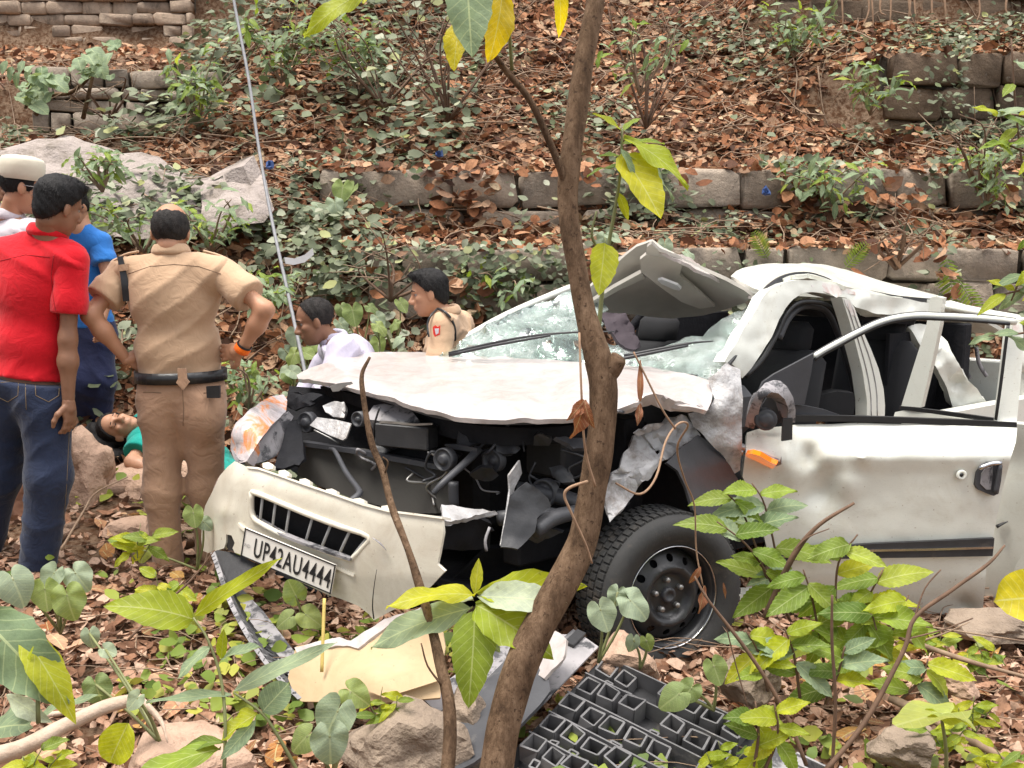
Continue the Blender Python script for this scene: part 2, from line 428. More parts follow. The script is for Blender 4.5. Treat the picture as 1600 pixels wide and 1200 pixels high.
M_STONE_DARK = stone_mat('dark_shaded_weathered_stone', (.15, .11, .08), (.20, .145, .105), (.10, .08, .06))  # dark tones also hold the deep shade on the topmost wall
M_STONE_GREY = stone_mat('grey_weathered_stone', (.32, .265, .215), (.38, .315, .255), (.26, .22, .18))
M_MORTAR = pmat('recessed_mortar', (.09, .07, .05), (.05, .04, .03), .95, 12, bs=.8, bsc=40, bd=.02)
def stone_template(k):
    V, F = box_geo((0, 0, 0), (.5, 0, 0), (0, .5, 0), (0, 0, .5), .16); rr = random.Random(k)
    V = [Vector(v) * 1.0 + Vector((rr.uniform(-.05, .05), rr.uniform(-.16, .16), rr.uniform(-.08, .08))) for v in V]
    o = fixn(obj('stone_template', V, F, None, None, True, recenter=False)); me = o.data; bpy.data.objects.remove(o); return me
STONES = [stone_template(k) for k in range(9)]
def inst(me, name, M, mat, parent):
    """object sharing mesh data, world matrix M"""
    if mat and not me.materials: me.materials.append(mat)
    o = bpy.data.objects.new(name, me); COL.objects.link(o)
    if parent: o.parent = parent; M = Matrix.Translation(-wloc(parent)) @ M
    o.matrix_basis = M; return o
def with_mat(meshes, mat):
    out = []
    for me in meshes: c = me.copy(); c.materials.clear(); c.materials.append(mat); out.append(c)
    return out
def stone_wall(label, x0, x1, y0, y1, z0, z1, rows, sw, mat, seed, depth=.3, gap=.012, jit=.35, slope=0, skip=0, hole=None):
    rr = random.Random(seed); root = empty('stone_wall', ((x0 + x1) / 2, (y0 + y1) / 2, z0), label, 'wall', None)
    tm = with_mat(STONES, mat); a = Vector((x0, y0, 0)); b = Vector((x1, y1, 0)); L = (b - a).length; t = (b - a) / L; ang = math.atan2(t.y, t.x)
    n = Vector((t.y, -t.x, 0))
    V, F = box_geo((a + b) / 2 + Vector((0, 0, (z0 + z1) / 2)) - n * (depth * .5 + .03), t * (L / 2), n * (depth * .5), Vector((0, 0, (z1 - z0) / 2 - .02)), .02)
    fixn(obj('mortar_core', V, F, M_MORTAR, root, False))
    z = z0
    hs_ = [rr.uniform(1 - jit * .5, 1 + jit * .5) for _ in range(rows)]; k = (z1 - z0) / sum(hs_)
    for h in hs_:
        h *= k; s = -rr.uniform(0, sw * .6)
        while s < L:
            w = sw * rr.uniform(1 - jit, 1 + jit); e = min(s + w, L); s2 = max(s, 0)
            if e - s2 > .05 and rr.random() > skip:
                mid = (s2 + e) / 2; zz = z + h / 2 + slope * mid
                if not (hole and abs(mid - hole[0]) < sw * .5 and abs(zz - hole[1]) < h * .5):
                    off = rr.uniform(-.05, .045)
                    M = Matrix.Translation(a + t * mid + n * off + Vector((0, 0, zz))) @ Matrix.Rotation(ang, 4, 'Z') @ Matrix.Rotation(rr.uniform(-.07, .07), 4, 'Y') @ Matrix.Diagonal((e - s2 - gap, .16, h - gap, 1))
                    inst(rr.choice(tm), 'stone', M, None, root)
            s += w
        z += h
    return root
stone_wall('tall coursed wall of small pale pinkish stones at the top of the gully', -8.2, -3.95, 13.0, 12.9, 3.75, 5.6, 13, .33, M_STONE_PALE, 1, hole=(3.2, 4.95))
stone_wall('broken low wall of rough brown stones below the earth slip in the gully', -4.55, -2.75, 9.7, 10.15, 2.6, 3.42, 5, .30, M_STONE_GREY, 2, jit=.55, gap=.02)
stone_wall('long low grey stone wall at the foot of the slope behind the wrecked car', -1.0, 4.6, 7.06, 7.06, .98, 1.72, 3, .62, M_STONE_GREY, 3, gap=.025, jit=.6)
stone_wall('terrace wall of grey blocks, second step up the leaf covered slope', -1.5, 5.2, 7.96, 7.96, 1.68, 2.32, 2, .66, M_STONE_GREY, 4, gap=.025, jit=.6)
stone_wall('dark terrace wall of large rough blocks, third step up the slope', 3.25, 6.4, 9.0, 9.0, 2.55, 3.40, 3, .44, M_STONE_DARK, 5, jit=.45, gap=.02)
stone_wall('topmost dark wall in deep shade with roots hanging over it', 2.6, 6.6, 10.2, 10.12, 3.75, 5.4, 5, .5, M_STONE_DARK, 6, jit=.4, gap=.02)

# ---------------------------------------------------------------- fallen concrete slab
M_CONC = pmat('pinkish_weathered_concrete', (.37, .315, .285), (.27, .23, .21), .92, 3, bs=.9, bsc=22, bd=.03, spec=.2, dirt=(.15, .125, .10), dirt_lo=.47, dirt_hi=.68, dsc=5)
def slab(label, outline, ctrl, th, seed, bumps=()):
    o = sheet('concrete_slab', outline, ctrl, M_CONC, None, th=th, step=14, bumps=bumps, rough=.07, rs=4, seed=seed, dirv=(.1, .75, .35)); return tag(o, label, 'slab', 'broken concrete slabs')
slab('long tilted broken concrete slab lying behind the man in the white cap', [(-30, 250), (20, 238), (48, 232), (78, 229), (120, 243), (170, 262), (197, 255), (225, 264), (268, 288), (312, 300), (322, 345), (300, 372), (230, 372), (150, 372), (60, 365), (-30, 360)], [(-30, 240, 7.9), (300, 290, 7.75), (-30, 370, 7.2), (320, 365, 7.25), (150, 300, 7.5)], .3, 1)
slab('shorter stepped concrete block leaning at the end of the long slab', [(312, 290), (336, 277), (382, 264), (390, 284), (398, 300), (413, 346), (372, 356), (345, 368), (318, 372)], [(320, 285, 7.45), (385, 266, 7.5), (412, 345, 7.15), (320, 370, 7.1), (360, 292, 7.42), (360, 300, 7.3)], .28, 5)

# ---------------------------------------------------------------- rocks
M_ROCK = pmat('grey_brown_rock', (.29, .225, .17), (.17, .13, .10), .9, 6, bs=.9, bsc=18, bd=.03, spec=.2, dirt=(.12, .09, .06), dirt_lo=.55, dirt_hi=.8, dsc=9)
M_EARTHROCK = pmat('pinkish_earthy_rock', (.45, .31, .23), (.33, .22, .16), .95, 6, bs=.9, bsc=16, bd=.03, spec=.1)
def rock(label, px, py, Y, w, h, seed, mat=M_ROCK, d=None, group=None, sink=.25):
    c = dep(px, py, Y); bm = bmesh.new(); bmesh.ops.create_icosphere(bm, subdivisions=4, radius=1)
    rr = random.Random(seed); off = Vector((rr.uniform(0, 50), rr.uniform(0, 50), rr.uniform(0, 50)))
    pl = [Vector((rr.gauss(0, 1), rr.gauss(0, 1), rr.gauss(0, 1))).normalized() for _ in range(9)]
    for v in bm.verts:
        p = v.co.copy(); m = 1.0
        for q in pl:
            dd = p.dot(q)
            if dd > .62: m = min(m, .62 / dd)
        p = p * (m * 1.25) + p * (.16 * mnoise.fractal(p * 1.8 + off, 1, 2, 4))
        v.co = Vector((p.x * w / 2, p.y * (d or w) / 2, p.z * h / 2)) + c
    me = bpy.data.meshes.new('rock'); bm.to_mesh(me); bm.free(); me.materials.append(mat)
    for p in me.polygons: p.use_smooth = True
    o = bpy.data.objects.new('rock', me); COL.objects.link(o)
    for v in me.vertices: v.co -= c
    o.location = c; crease(o, 28); return tag(o, label, 'rock', group)
rock('large weathered grey brown boulder beneath the torn beige bumper piece', 628, 1168, 3.05, .40, .25, 3, d=.36)
rock('rounded grey rock beside the tree trunk under the black plastic tray', 728, 1140, 3.2, .22, .26, 4)
rock('pale earthy boulder beside the red shirted man by the lying woman', 128, 742, 5.25, .36, .5, 5, M_EARTHROCK, .4)
rock('broad flat pinkish earth lump in front of the lying woman', 205, 770, 5.45, .75, .34, 6, M_EARTHROCK, .5)
rock('angular pinkish rock between the khaki policeman\'s legs', 292, 765, 5.3, .28, .3, 7, M_EARTHROCK)
rock('small flat rock at the feet of the khaki policeman', 215, 835, 4.85, .3, .14, 8, M_EARTHROCK)
rock('low grey rock under the rear end of the open front door', 1560, 975, 4.2, .38, .14, 9, d=.3)
rock('grey stone half buried behind the twigs right of the front wheel', 1165, 1055, 3.45, .22, .16, 10)
rock('rough tan stone lying in front of the front wheel', 975, 1035, 3.55, .24, .16, 11, M_EARTHROCK)
rock('brown clod among dry leaves near the lower right twigs', 1490, 1066, 3.35, .16, .1, 12, M_EARTHROCK)
rock('flat tan stone at the lower left by the fallen branch', 300, 1196, 2.95, .34, .2, 13, M_EARTHROCK)
rock('pale cobble under the bent twig at the lower right', 1415, 1165, 3.0, .2, .13, 14)
for i in range(60):
    rr = random.Random(100 + i); x = rr.uniform(-2.6, -1.0); y = rr.uniform(4.6, 6.1)
    s = rr.uniform(.03, .085); c = Vector((x, y, g1(x, y) + s * .2))
    M = Matrix.Translation(c) @ Matrix.Rotation(rr.uniform(0, 6), 4, 'Z') @ Matrix.Rotation(rr.uniform(-.5, .5), 4, 'X') @ Matrix.Diagonal((s * 1.4, s, s * .7, 1))
    if i == 0: PEB = with_mat(STONES, M_EARTHROCK)
    tag(inst(rr.choice(PEB), 'stone', M, None, None), 'small loose tan stone on the bare earth around the lying woman', 'stone', 'loose stones on the bare earth')

# ================================================================ LEAF LITTER
def litter_template(k, nu=3, nv=2, w=.32):
    rr = random.Random(k); c1, c2, c3 = rr.uniform(-.5, .9), rr.uniform(-.9, .9), rr.uniform(-.5, .5); V = []
    for i in range(nu + 1):
        t = i / nu; hw = w * (math.sin(math.pi * min(1, t * .93 + .05)) ** .75)
        for j in range(nv + 1):
            s = 2 * j / nv - 1; x = s * hw * (1 + rr.uniform(-.15, .15)); y = t - .5
            V.append((x, y, c1 * (y * y) + c2 * x * abs(x) * 1.6 + c3 * x * y * 2 + .25 * abs(x) * abs(c1)))
    F = [(i * (nv + 1) + j, i * (nv + 1) + j + 1, (i + 1) * (nv + 1) + j + 1, (i + 1) * (nv + 1) + j) for i in range(nu) for j in range(nv)]
    return np.array(V), F
def scatter_mesh(name, temps, P, Nn, S, tilt, mat, seed=0):
    rg = np.random.default_rng(seed); n = len(P); Vs = []; Fs = []; base = 0; ch = rg.integers(0, len(temps), n)
    yaw = rg.uniform(0, 2 * np.pi, n); nn = Nn + rg.normal(0, 1, (n, 3)) * np.asarray(tilt).reshape(-1, 1); nn /= np.linalg.norm(nn, axis=1, keepdims=True)
    ref = np.stack([np.cos(yaw), np.sin(yaw), np.zeros(n)], 1); ax = np.cross(ref, nn); ax /= np.linalg.norm(ax, axis=1, keepdims=True) + 1e-9; ay = np.cross(nn, ax)
    for k, (T, F) in enumerate(temps):
        m = np.where(ch == k)[0]
        if not len(m): continue
        W = P[m][:, None] + S[m][:, None, None] * (T[None, :, 0:1] * ax[m][:, None] + T[None, :, 1:2] * ay[m][:, None] + T[None, :, 2:3] * nn[m][:, None])
        Vs.append(W.reshape(-1, 3)); f = np.array(F); Fs.append((f[None] + (base + np.arange(len(m)) * len(T))[:, None, None]).reshape(-1, f.shape[1])); base += len(m) * len(T)
    V = np.concatenate(Vs); F = np.concatenate(Fs)
    me = bpy.data.meshes.new(name); me.vertices.add(len(V)); me.vertices.foreach_set('co', V.ravel().astype(np.float32))
    k = F.shape[1]; me.loops.add(F.size); me.loops.foreach_set('vertex_index', F.ravel().astype(np.int32))
    me.polygons.add(len(F)); me.polygons.foreach_set('loop_start', np.arange(0, F.size, k, dtype=np.int32)); me.polygons.foreach_set('loop_total', np.full(len(F), k, np.int32))
    me.polygons.foreach_set('use_smooth', np.ones(len(F), bool)); me.update(calc_edges=True); me.validate(); me.materials.append(mat)
    o = bpy.data.objects.new(name, me); COL.objects.link(o); return o
def gnormal(x, y, e=.06):
    dx = (gz(x + e, y) - gz(x - e, y)) / (2 * e); dy = (gz(x, y + e) - gz(x, y - e)) / (2 * e)
    n = np.stack([-dx, -dy, np.ones_like(dx)], 1); return n / np.linalg.norm(n, axis=1, keepdims=True), np.sqrt(1 + dx * dx + dy * dy)
def field(n, y0, y1, seed, margin=.9):
    """random ground points in and around what the camera sees"""
    rg = np.random.default_rng(seed); y = rg.uniform(y0, y1, n); x = rg.uniform(-1, 1, n) * (.53 * y + margin); return x, y, rg
def clump(x, y, f, seed):
    return np.array([mnoise.fractal(Vector((a * f, b * f, seed)), 1, 2, 3) for a, b in zip(x, y)])
M_DRY = island_mat('dead_leaf_browns', [(0, (.05, .022, .013)), (.22, (.15, .058, .028)), (.42, (.30, .12, .052)), (.62, (.40, .20, .105)), (.8, (.55, .35, .22)), (.92, (.09, .038, .022)), (1, (.64, .48, .30))], .8, .12)
M_DRYN = island_mat('pale_dead_leaf_browns', [(0, (.09, .045, .028)), (.25, (.28, .14, .08)), (.5, (.45, .26, .17)), (.75, (.60, .42, .31)), (1, (.20, .09, .045))], .8, .12)
LT = [litter_template(k, 3, 2, .2 + .03 * (k % 6)) for k in range(12)]
x, y, rg = field(92000, 5.6, 13.2, 21)
nn, sl = gnormal(x, y)
keep = (rg.uniform(0, 1.6, len(x)) < np.minimum(sl, 1.6)) & (sl < 3.2)
left = (x < -3.1 + .12 * (y - 8)) & (y > 7.2); keep &= ~(left & (rg.uniform(0, 1, len(x)) < .72))
x, y, nn = x[keep], y[keep], nn[keep]
P = np.stack([x, y, gz(x, y) + rg.uniform(0, .05, len(x))], 1)
tag(scatter_mesh('leaf_litter', LT, P, nn, rg.uniform(.045, .10, len(x)) * rg.choice([1, 1, 1, 1.5], len(x)), .5, M_DRY, 5), 'thick carpet of brown dead leaves covering the terraced slope', 'leaf litter', kind='stuff')
x, y, rg = field(34000, 2.3, 6.0, 22); nn, sl = gnormal(x, y)
bare = (x < -.95) & (x > -2.7) & (y > 4.55); keep = ~(bare & (rg.uniform(0, 1, len(x)) < .72)); x, y, nn = x[keep], y[keep], nn[keep]
P = np.stack([x, y, gz(x, y) + rg.uniform(0, .035, len(x))], 1)
tag(scatter_mesh('leaf_litter', LT, P, nn, rg.uniform(.025, .07, len(x)) * rg.choice([1, 1, 1, 1.5], len(x)), .5, M_DRYN, 6), 'pinkish brown dead leaves covering the ground around the wreck', 'leaf litter', kind='stuff')
# single fallen leaves one can pick out near the camera
M_DRY1 = leaf_mat('single_dead_leaf', [(0, (.20, .085, .04)), (.3, (.40, .21, .12)), (.6, (.55, .35, .24)), (.8, (.30, .10, .04)), (1, (.50, .30, .10))], (.45, .3, .2), .15, .8, 7, .2)
def dryleaf_mesh(k):
    V, F = litter_template(200 + k, 6, 4, .26 + .03 * (k % 4)); me = bpy.data.meshes.new('dry_leaf'); me.from_pydata(V.tolist(), [], F)
    me.polygons.foreach_set('use_smooth', [True] * len(F)); l = me.uv_layers.new(name='uv')
    for lp in me.loops: v = V[lp.vertex_index]; l.data[lp.index].uv = (v[0] + .5, v[1] + .5)
    me.materials.append(M_DRY1); return me
DLM = [dryleaf_mesh(k) for k in range(10)]
rr = random.Random(77)
for i in range(260):
    while True:
        y = 2.6 + 2.6 * rr.random() ** 1.4; x = rr.uniform(-.52, .52) * y
        if not (y > 3.7 and -.2 < x - (y - 4.2) * 1.2 < 1.5): break
    n_, _ = gnormal(np.array([x]), np.array([y])); n_ = Vector(n_[0]) + Vector((rr.gauss(0, .35), rr.gauss(0, .35), 0)); s = rr.uniform(.06, .14)
    M = Matrix.Translation((x, y, g1(x, y) + .03 + s * .06)) @ n_.to_track_quat('Z', 'Y').to_matrix().to_4x4() @ Matrix.Rotation(rr.uniform(0, 6.3), 4, 'Z') @ Matrix.Scale(s, 4)
    tag(inst(rr.choice(DLM), 'dry_leaf', M, None, None), 'curled brown dead leaf lying loose on the ground around the wreck', 'dead leaf', 'single dead leaves on the near ground')

# ---------------------------------------------------------------- creeper and weeds on the slope
M_CREEP = island_mat('dusty_creeper_leaf', [(0, (.07, .085, .045)), (.3, (.13, .15, .09)), (.55, (.22, .24, .16)), (.75, (.10, .13, .05)), (.9, (.36, .37, .28)), (1, (.32, .33, .12))], .6, .2, bs=.2, spots=False)
CT = [litter_template(60 + k, 3, 2, .30 + .03 * (k % 4)) for k in range(8)]
def creeper(n, y0, y1, seed, mask, hmax, smin, smax, name, label, tilt=.4, mat=None):
    x, y, rg = field(n, y0, y1, seed); nn, sl = gnormal(x, y); m = mask(x, y, rg); x, y, nn, sl = x[m], y[m], nn[m], sl[m]
    h = rg.uniform(.0, 1, len(x)) ** 1.3 * hmax; P = np.stack([x, y, gz(x, y)], 1) + nn * h[:, None] * np.array([1, 1, .7]) + np.array([0, 0, .03])
    up = nn * .35 + np.array([0, -.25, .8])
    return tag(scatter_mesh(name, CT, P, up, rg.uniform(smin, smax, len(x)), tilt, mat or M_CREEP, seed), label, 'creeper', kind='stuff')
def mk(f, th, sd, box_=None, soft=.12):
    def g(x, y, rg):
        c = clump(x, y, f, sd); m = c + rg.normal(0, soft, len(x)) > th
        if box_ is not None: m &= box_(x, y)
        return m
    return g
creeper(13000, 6.0, 10.5, 31, mk(.9, .33, 3.3), .16, .045, .10, 'creeper', 'dusty grey green creeper spreading over the leaf litter and terrace walls')
creeper(15000, 8.2, 13, 32, mk(.8, .0, 8.1, lambda x, y: (x < -.3) & (x > -3.6 + (y - 9) * .1)), .55, .06, .14, 'undergrowth', 'tangled grey green undergrowth on the upper slope above the slab')
creeper(11000, 6.1, 7.9, 33, mk(1.1, .08, 1.7, lambda x, y: x < -.5), .3, .045, .11, 'undergrowth', 'pale dusty weeds between the slab and the group of men')
creeper(12000, 7.6, 10.4, 34, mk(1.0, .2, 5.2, lambda x, y: x > 1.5), .26, .04, .09, 'creeper', 'small leaved creeper draping the terrace walls above the car roof')
creeper(2600, 5.2, 6.6, 36, mk(1.2, -.2, 4.4, lambda x, y: (x > -1.4) & (x < .4)), .22, .06, .14, 'weeds', 'low green weeds on the bank behind the two men at the bonnet')
M_WEED = island_mat('bright_weed_leaf', [(0, (.10, .16, .03)), (.35, (.20, .27, .05)), (.6, (.32, .37, .06)), (.8, (.42, .40, .07)), (1, (.14, .2, .07))], .5, .35, bs=.2, spots=False)
creeper(3000, 2.6, 4.2, 35, mk(1.3, .12, 7.7), .12, .03, .085, 'weeds', 'low yellow green weeds among the dead leaves in the foreground', .5, M_WEED)
creeper(1300, 4.2, 5.4, 37, mk(1.3, .05, 2.2, lambda x, y: x < -1.2), .16, .03, .09, 'weeds', 'yellow green weeds around the feet of the standing men', .5, M_WEED)

# creeper hanging down the wall faces
def wall_creeper(n, x0, x1, yw, z0, z1, seed, th, label, mat=None, s0=.04, s1=.085):
    rg = np.random.default_rng(seed); x = rg.uniform(x0, x1, n); z = rg.uniform(z0, z1, n); c = np.array([mnoise.fractal(Vector((a * 1.5, seed, b * .9)), 1, 2, 3) for a, b in zip(x, z)]); m = c + rg.normal(0, .12, n) > th; x, z = x[m], z[m]
    P = np.stack([x, yw - .1 - rg.uniform(0, .14, len(x)), z], 1); up = np.tile(np.array([[0, -.6, .7]]), (len(x), 1))
    return tag(scatter_mesh('creeper', CT, P, up, rg.uniform(s0, s1, len(x)), .4, mat or M_CREEP, seed), label, 'creeper', kind='stuff')
wall_creeper(2600, -1.4, 4.6, 7.02, 1.1, 1.75, 51, .22, 'creeper hanging down the low wall behind the car')
wall_creeper(3800, -1.7, 5.2, 7.92, 1.75, 2.4, 52, .16, 'creeper hanging over the second terrace wall')
wall_creeper(1500, 2.8, 6, 8.95, 2.6, 3.5, 53, .22, 'creeper hanging over the dark third terrace wall')
wall_creeper(1300, -1.7, 5.2, 7.9, 1.72, 2.35, 54, .25, 'dead leaves caught on the second terrace wall', M_DRY, .08, .16)
wall_creeper(1000, -1.2, 4.8, 7.0, 1.1, 1.72, 55, .25, 'dead leaves caught on the low wall behind the car', M_DRY, .08, .15)
def wall_drift(n, x0, x1, yw, z1, seed, label):
    rg = np.random.default_rng(seed); x = rg.uniform(x0, x1, n); top = rg.uniform(0, 1, n) < .45; h = np.array([mnoise.noise(Vector((a * 1.3, seed, 0))) for a in x])
    y = np.where(top, yw + rg.uniform(-.1, .16, n), yw - .1 - rg.uniform(0, .3, n)); zg = gz(x, np.full(n, yw - .35)); z = np.where(top, z1 + rg.uniform(-.04, .05, n), zg + rg.uniform(0, .1, n) + np.clip(h, 0, 1) * .22 * rg.uniform(0, 1, n) + (yw - y < .2) * .1)
    up = np.tile(np.array([[0, -.35, .9]]), (n, 1)); return tag(scatter_mesh('leaf_litter', LT, np.stack([x, y, z], 1), up, rg.uniform(.05, .13, n), .6, M_DRY, seed), label, 'leaf litter', kind='stuff')
wall_drift(1500, -1.2, 4.7, 7.06, 1.72, 61, 'drift of dead leaves along the low wall behind the car')
wall_drift(1700, -1.7, 5.3, 7.96, 2.32, 62, 'drift of dead leaves along the second terrace wall')
wall_drift(700, 3.1, 6.4, 9.0, 3.4, 63, 'drift of dead leaves along the dark third terrace wall')
# ---------------------------------------------------------------- dry twigs and vines lying on the slope
M_TWIG = pmat('dry_twig_bark', (.30, .21, .14), (.16, .10, .065), .85, 20, bs=.3)
def twigs(n, y0, y1, seed, label, r0, l0, l1, hang=0):
    rr = random.Random(seed); mb = MB()
    for i in range(n):
        y = rr.uniform(y0, y1); x = rr.uniform(-.54, .54) * y; a = rr.uniform(0, 6.3); L = rr.uniform(l0, l1); p = []
        for k in range(4):
            t = k / 3; qx, qy = x + math.cos(a) * L * t + rr.gauss(0, .05) * L, y + math.sin(a) * L * t * .6 + rr.gauss(0, .04) * L
            p.append((qx, qy, g1(qx, qy) + .03 + rr.uniform(0, .16) * L))
        V, F = tube_geo(p, [r0 * rr.uniform(.7, 1.3), r0 * .3], 4, 3); mb.add(V, F)
    return tag(mb.build('twigs', M_TWIG), label, 'twigs', kind='stuff')
twigs(900, 6.2, 11, 41, 'thin dry twigs and vines strewn over the slope', .006, .3, 1.1)
twigs(320, 2.6, 5.4, 42, 'thin dry twigs and grass stems strewn over the near ground', .0032, .15, .6)

# ================================================================ WRECKED CAR
def paint_mat(name, base, dirtc, lo=.52, hi=.72, dsc=4, rough=.28, scr=True, bs=.05):
    m, nt, b, out = nodes(name); co = coords(nt)
    r = ramp(nt, [(.3, base), (.75, tuple(x * .9 for x in base))], noise(nt, co, 2.5, 4)); col = r.outputs[0]
    f = ramp(nt, [(lo, (0, 0, 0)), (hi, (1, 1, 1))], noise(nt, co, dsc, 9, .72, .6))
    col = mixc(nt, mixc(nt, .55, (0, 0, 0), f.outputs[0]), col, dirtc)
    if scr:
        w = noise(nt, coords(nt, 'Object', (3, 9, 22)), 7, 3, .6, 2.5)
        s = ramp(nt, [(.60, (0, 0, 0)), (.62, (1, 1, 1)), (.64, (0, 0, 0))], w); col = mixc(nt, mixc(nt, .35, (0, 0, 0), s.outputs[0]), col, (.3, .26, .22))
        sp = ramp(nt, [(.70, (0, 0, 0)), (.74, (1, 1, 1))], noise(nt, co, 60, 2)); col = mixc(nt, mixc(nt, .6, (0, 0, 0), sp.outputs[0]), col, (.25, .17, .1))
    nt.links.new(col, b.inputs['Base Color']); b.inputs['Roughness'].default_value = rough
    rr_ = ramp(nt, [(.4, (rough,) * 3), (.7, (.6,) * 3)], noise(nt, co, dsc, 6)); nt.links.new(rr_.outputs[0], b.inputs['Roughness'])
    b.inputs['Coat Weight'].default_value = .5; b.inputs['Coat Roughness'].default_value = .12
    bump(nt, b, noise(nt, co, 7, 5), bs, .02); return m
M_PAINT = paint_mat('white_car_paint', (.72, .725, .655), (.50, .46, .36))
M_HOOD = paint_mat('dented_white_paint', (.475, .43, .415), (.29, .225, .19), .45, .68, 7, .45, bs=.5)
M_BEIGE = paint_mat('dusty_cream_bumper_paint', (.74, .695, .585), (.44, .36, .26), .47, .74, 5, .4)
M_METAL = pmat('bare_dirty_body_metal', (.46, .45, .45), (.30, .29, .29), .5, 7, metal=.25, bs=.5, bsc=22, bd=.02, dirt=(.14, .11, .09), dirt_lo=.5, dirt_hi=.68, dsc=8)
M_BLACK = pmat('black_plastic', (.018, .018, .02), (.03, .03, .033), .45, 12, bs=.25, bsc=60, dirt=(.10, .085, .07), dirt_lo=.6, dirt_hi=.85, dsc=7)
M_BAY = pmat('oily_black_bay_and_shade', (.008, .008, .01), (.014, .014, .017), .75, 9, bs=.5, bsc=30, bd=.01, spec=.2, dirt=(.03, .027, .027), dirt_lo=.6, dirt_hi=.8)
M_GREYPL = pmat('dark_grey_plastic', (.05, .051, .057), (.033, .033, .038), .5, 8, bs=.15, bsc=80, dirt=(.2, .18, .16), dirt_lo=.6, dirt_hi=.85, dsc=9)
M_DUSTPL = pmat('dusty_grey_plastic', (.33, .31, .32), (.17, .165, .17), .6, 6, bs=.3, bsc=40, dirt=(.045, .045, .05), dirt_lo=.5, dirt_hi=.58, dsc=11)
M_PLGREY = pmat('grey_grille_plastic', (.40, .40, .40), (.3, .3, .3), .5, 8, bs=.1)
M_RUBBER = pmat('tyre_rubber', (.022, .022, .023), (.035, .034, .033), .75, 14, bs=.3, bsc=70, dirt=(.13, .10, .075), dirt_lo=.55, dirt_hi=.85, dsc=6)
M_SEAL = pmat('black_rubber_seal', (.012, .012, .013), None, .5, 10, bs=0)
M_RIM = pmat('black_steel_rim', (.03, .03, .033), (.05, .05, .052), .38, 9, metal=.3, bs=.1, dirt=(.14, .12, .1), dirt_lo=.62, dirt_hi=.85, dsc=7)
M_STEEL = pmat('scuffed_steel', (.42, .41, .40), (.24, .23, .22), .4, 12, metal=.7, bs=.2)
M_CHROME = pmat('chrome', (.62, .62, .64), (.5, .5, .52), .18, 8, metal=1, bs=.05)
M_LINER = pmat('beige_grey_headliner', (.46, .43, .38), (.36, .335, .295), .85, 5, bs=.25, bsc=120, bd=.002, sheen=.2)
M_SEAT = pmat('dark_seat_fabric', (.012, .012, .014), (.008, .008, .01), .9, 8, bs=.3, bsc=150, bd=.002)
M_CLOTH_DK = pmat('dark_plum_cloth', (.06, .045, .055), (.03, .022, .028), .9, 8, bs=.3, bsc=100)
M_SMEAR = paint_mat('white_paint_with_red_smear', (.74, .70, .66), (.45, .12, .06), .46, .62, 7, .4)
def rad_mat():
    m, nt, b, out = nodes('radiator_fins'); co = coords(nt, 'Object', (1, 1, 160)); w = N(nt, 'ShaderNodeTexWave', Scale=.5); w.bands_direction = 'Z'
    nt.links.new(co, w.inputs['Vector']); r = ramp(nt, [(.3, (.02, .02, .021)), (.7, (.12, .112, .10))], w.outputs[0])
    nt.links.new(r.outputs[0], b.inputs['Base Color']); b.inputs['Roughness'].default_value = .6; b.inputs['Metallic'].default_value = .3
    bump(nt, b, w.outputs[0], .6, .006); return m
M_RAD = rad_mat()
def glass_mat():
    m, nt, b, out = nodes('crazed_windscreen_glass'); co = coords(nt)
    v = N(nt, 'ShaderNodeTexVoronoi', Scale=34.0); v.feature = 'DISTANCE_TO_EDGE'; nt.links.new(co, v.inputs['Vector'])
    v2 = N(nt, 'ShaderNodeTexVoronoi', Scale=9.0); v2.feature = 'DISTANCE_TO_EDGE'; nt.links.new(co, v2.inputs['Vector'])
    e = ramp(nt, [(.0, (1, 1, 1)), (.06, (.25, .25, .25)), (.16, (0, 0, 0))], v.outputs[0]); e2 = ramp(nt, [(0, (1, 1, 1)), (.05, (0, 0, 0))], v2.outputs[0])
    n = ramp(nt, [(.44, (.03, .03, .03)), (.72, (.75, .75, .75))], noise(nt, co, 5, 6))
    cr = mixc(nt, 1, mixc(nt, 1, e.outputs[0], e2.outputs[0], 'LIGHTEN'), n.outputs[0], 'MULTIPLY')
    haze = ramp(nt, [(.42, (.02, .02, .02)), (.75, (.34, .34, .34))], noise(nt, co, 3.3, 5))
    fac = mixc(nt, 1, cr, haze.outputs[0], 'LIGHTEN')
    g = N(nt, 'ShaderNodeBsdfGlossy', Roughness=.12); g.inputs[0].default_value = (.9, .95, .93, 1)
    tr = nt.nodes.new('ShaderNodeBsdfTransparent'); tr.inputs[0].default_value = (.92, .965, .945, 1)
    fr = N(nt, 'ShaderNodeFresnel', IOR=1.6); mg = nt.nodes.new('ShaderNodeMixShader'); nt.links.new(fr.outputs[0], mg.inputs[0]); nt.links.new(tr.outputs[0], mg.inputs[1]); nt.links.new(g.outputs[0], mg.inputs[2])
    col = ramp(nt, [(.35, (.52, .58, .55)), (.55, (.72, .74, .73)), (.72, (.36, .46, .41))], noise(nt, co, 8, 3)); nt.links.new(col.outputs[0], b.inputs['Base Color']); b.inputs['Roughness'].default_value = .2
    mx = nt.nodes.new('ShaderNodeMixShader'); nt.links.new(fac, mx.inputs[0]); nt.links.new(mg.outputs[0], mx.inputs[1]); nt.links.new(b.outputs[0], mx.inputs[2]); nt.links.new(mx.outputs[0], out.inputs[0])
    bm_ = N(nt, 'ShaderNodeBump', Strength=.3, Distance=.012); nt.links.new(v.outputs[0], bm_.inputs['Height'])
    for s in (b, g): nt.links.new(bm_.outputs[0], s.inputs['Normal'])
    return m
M_GLASS = glass_mat()
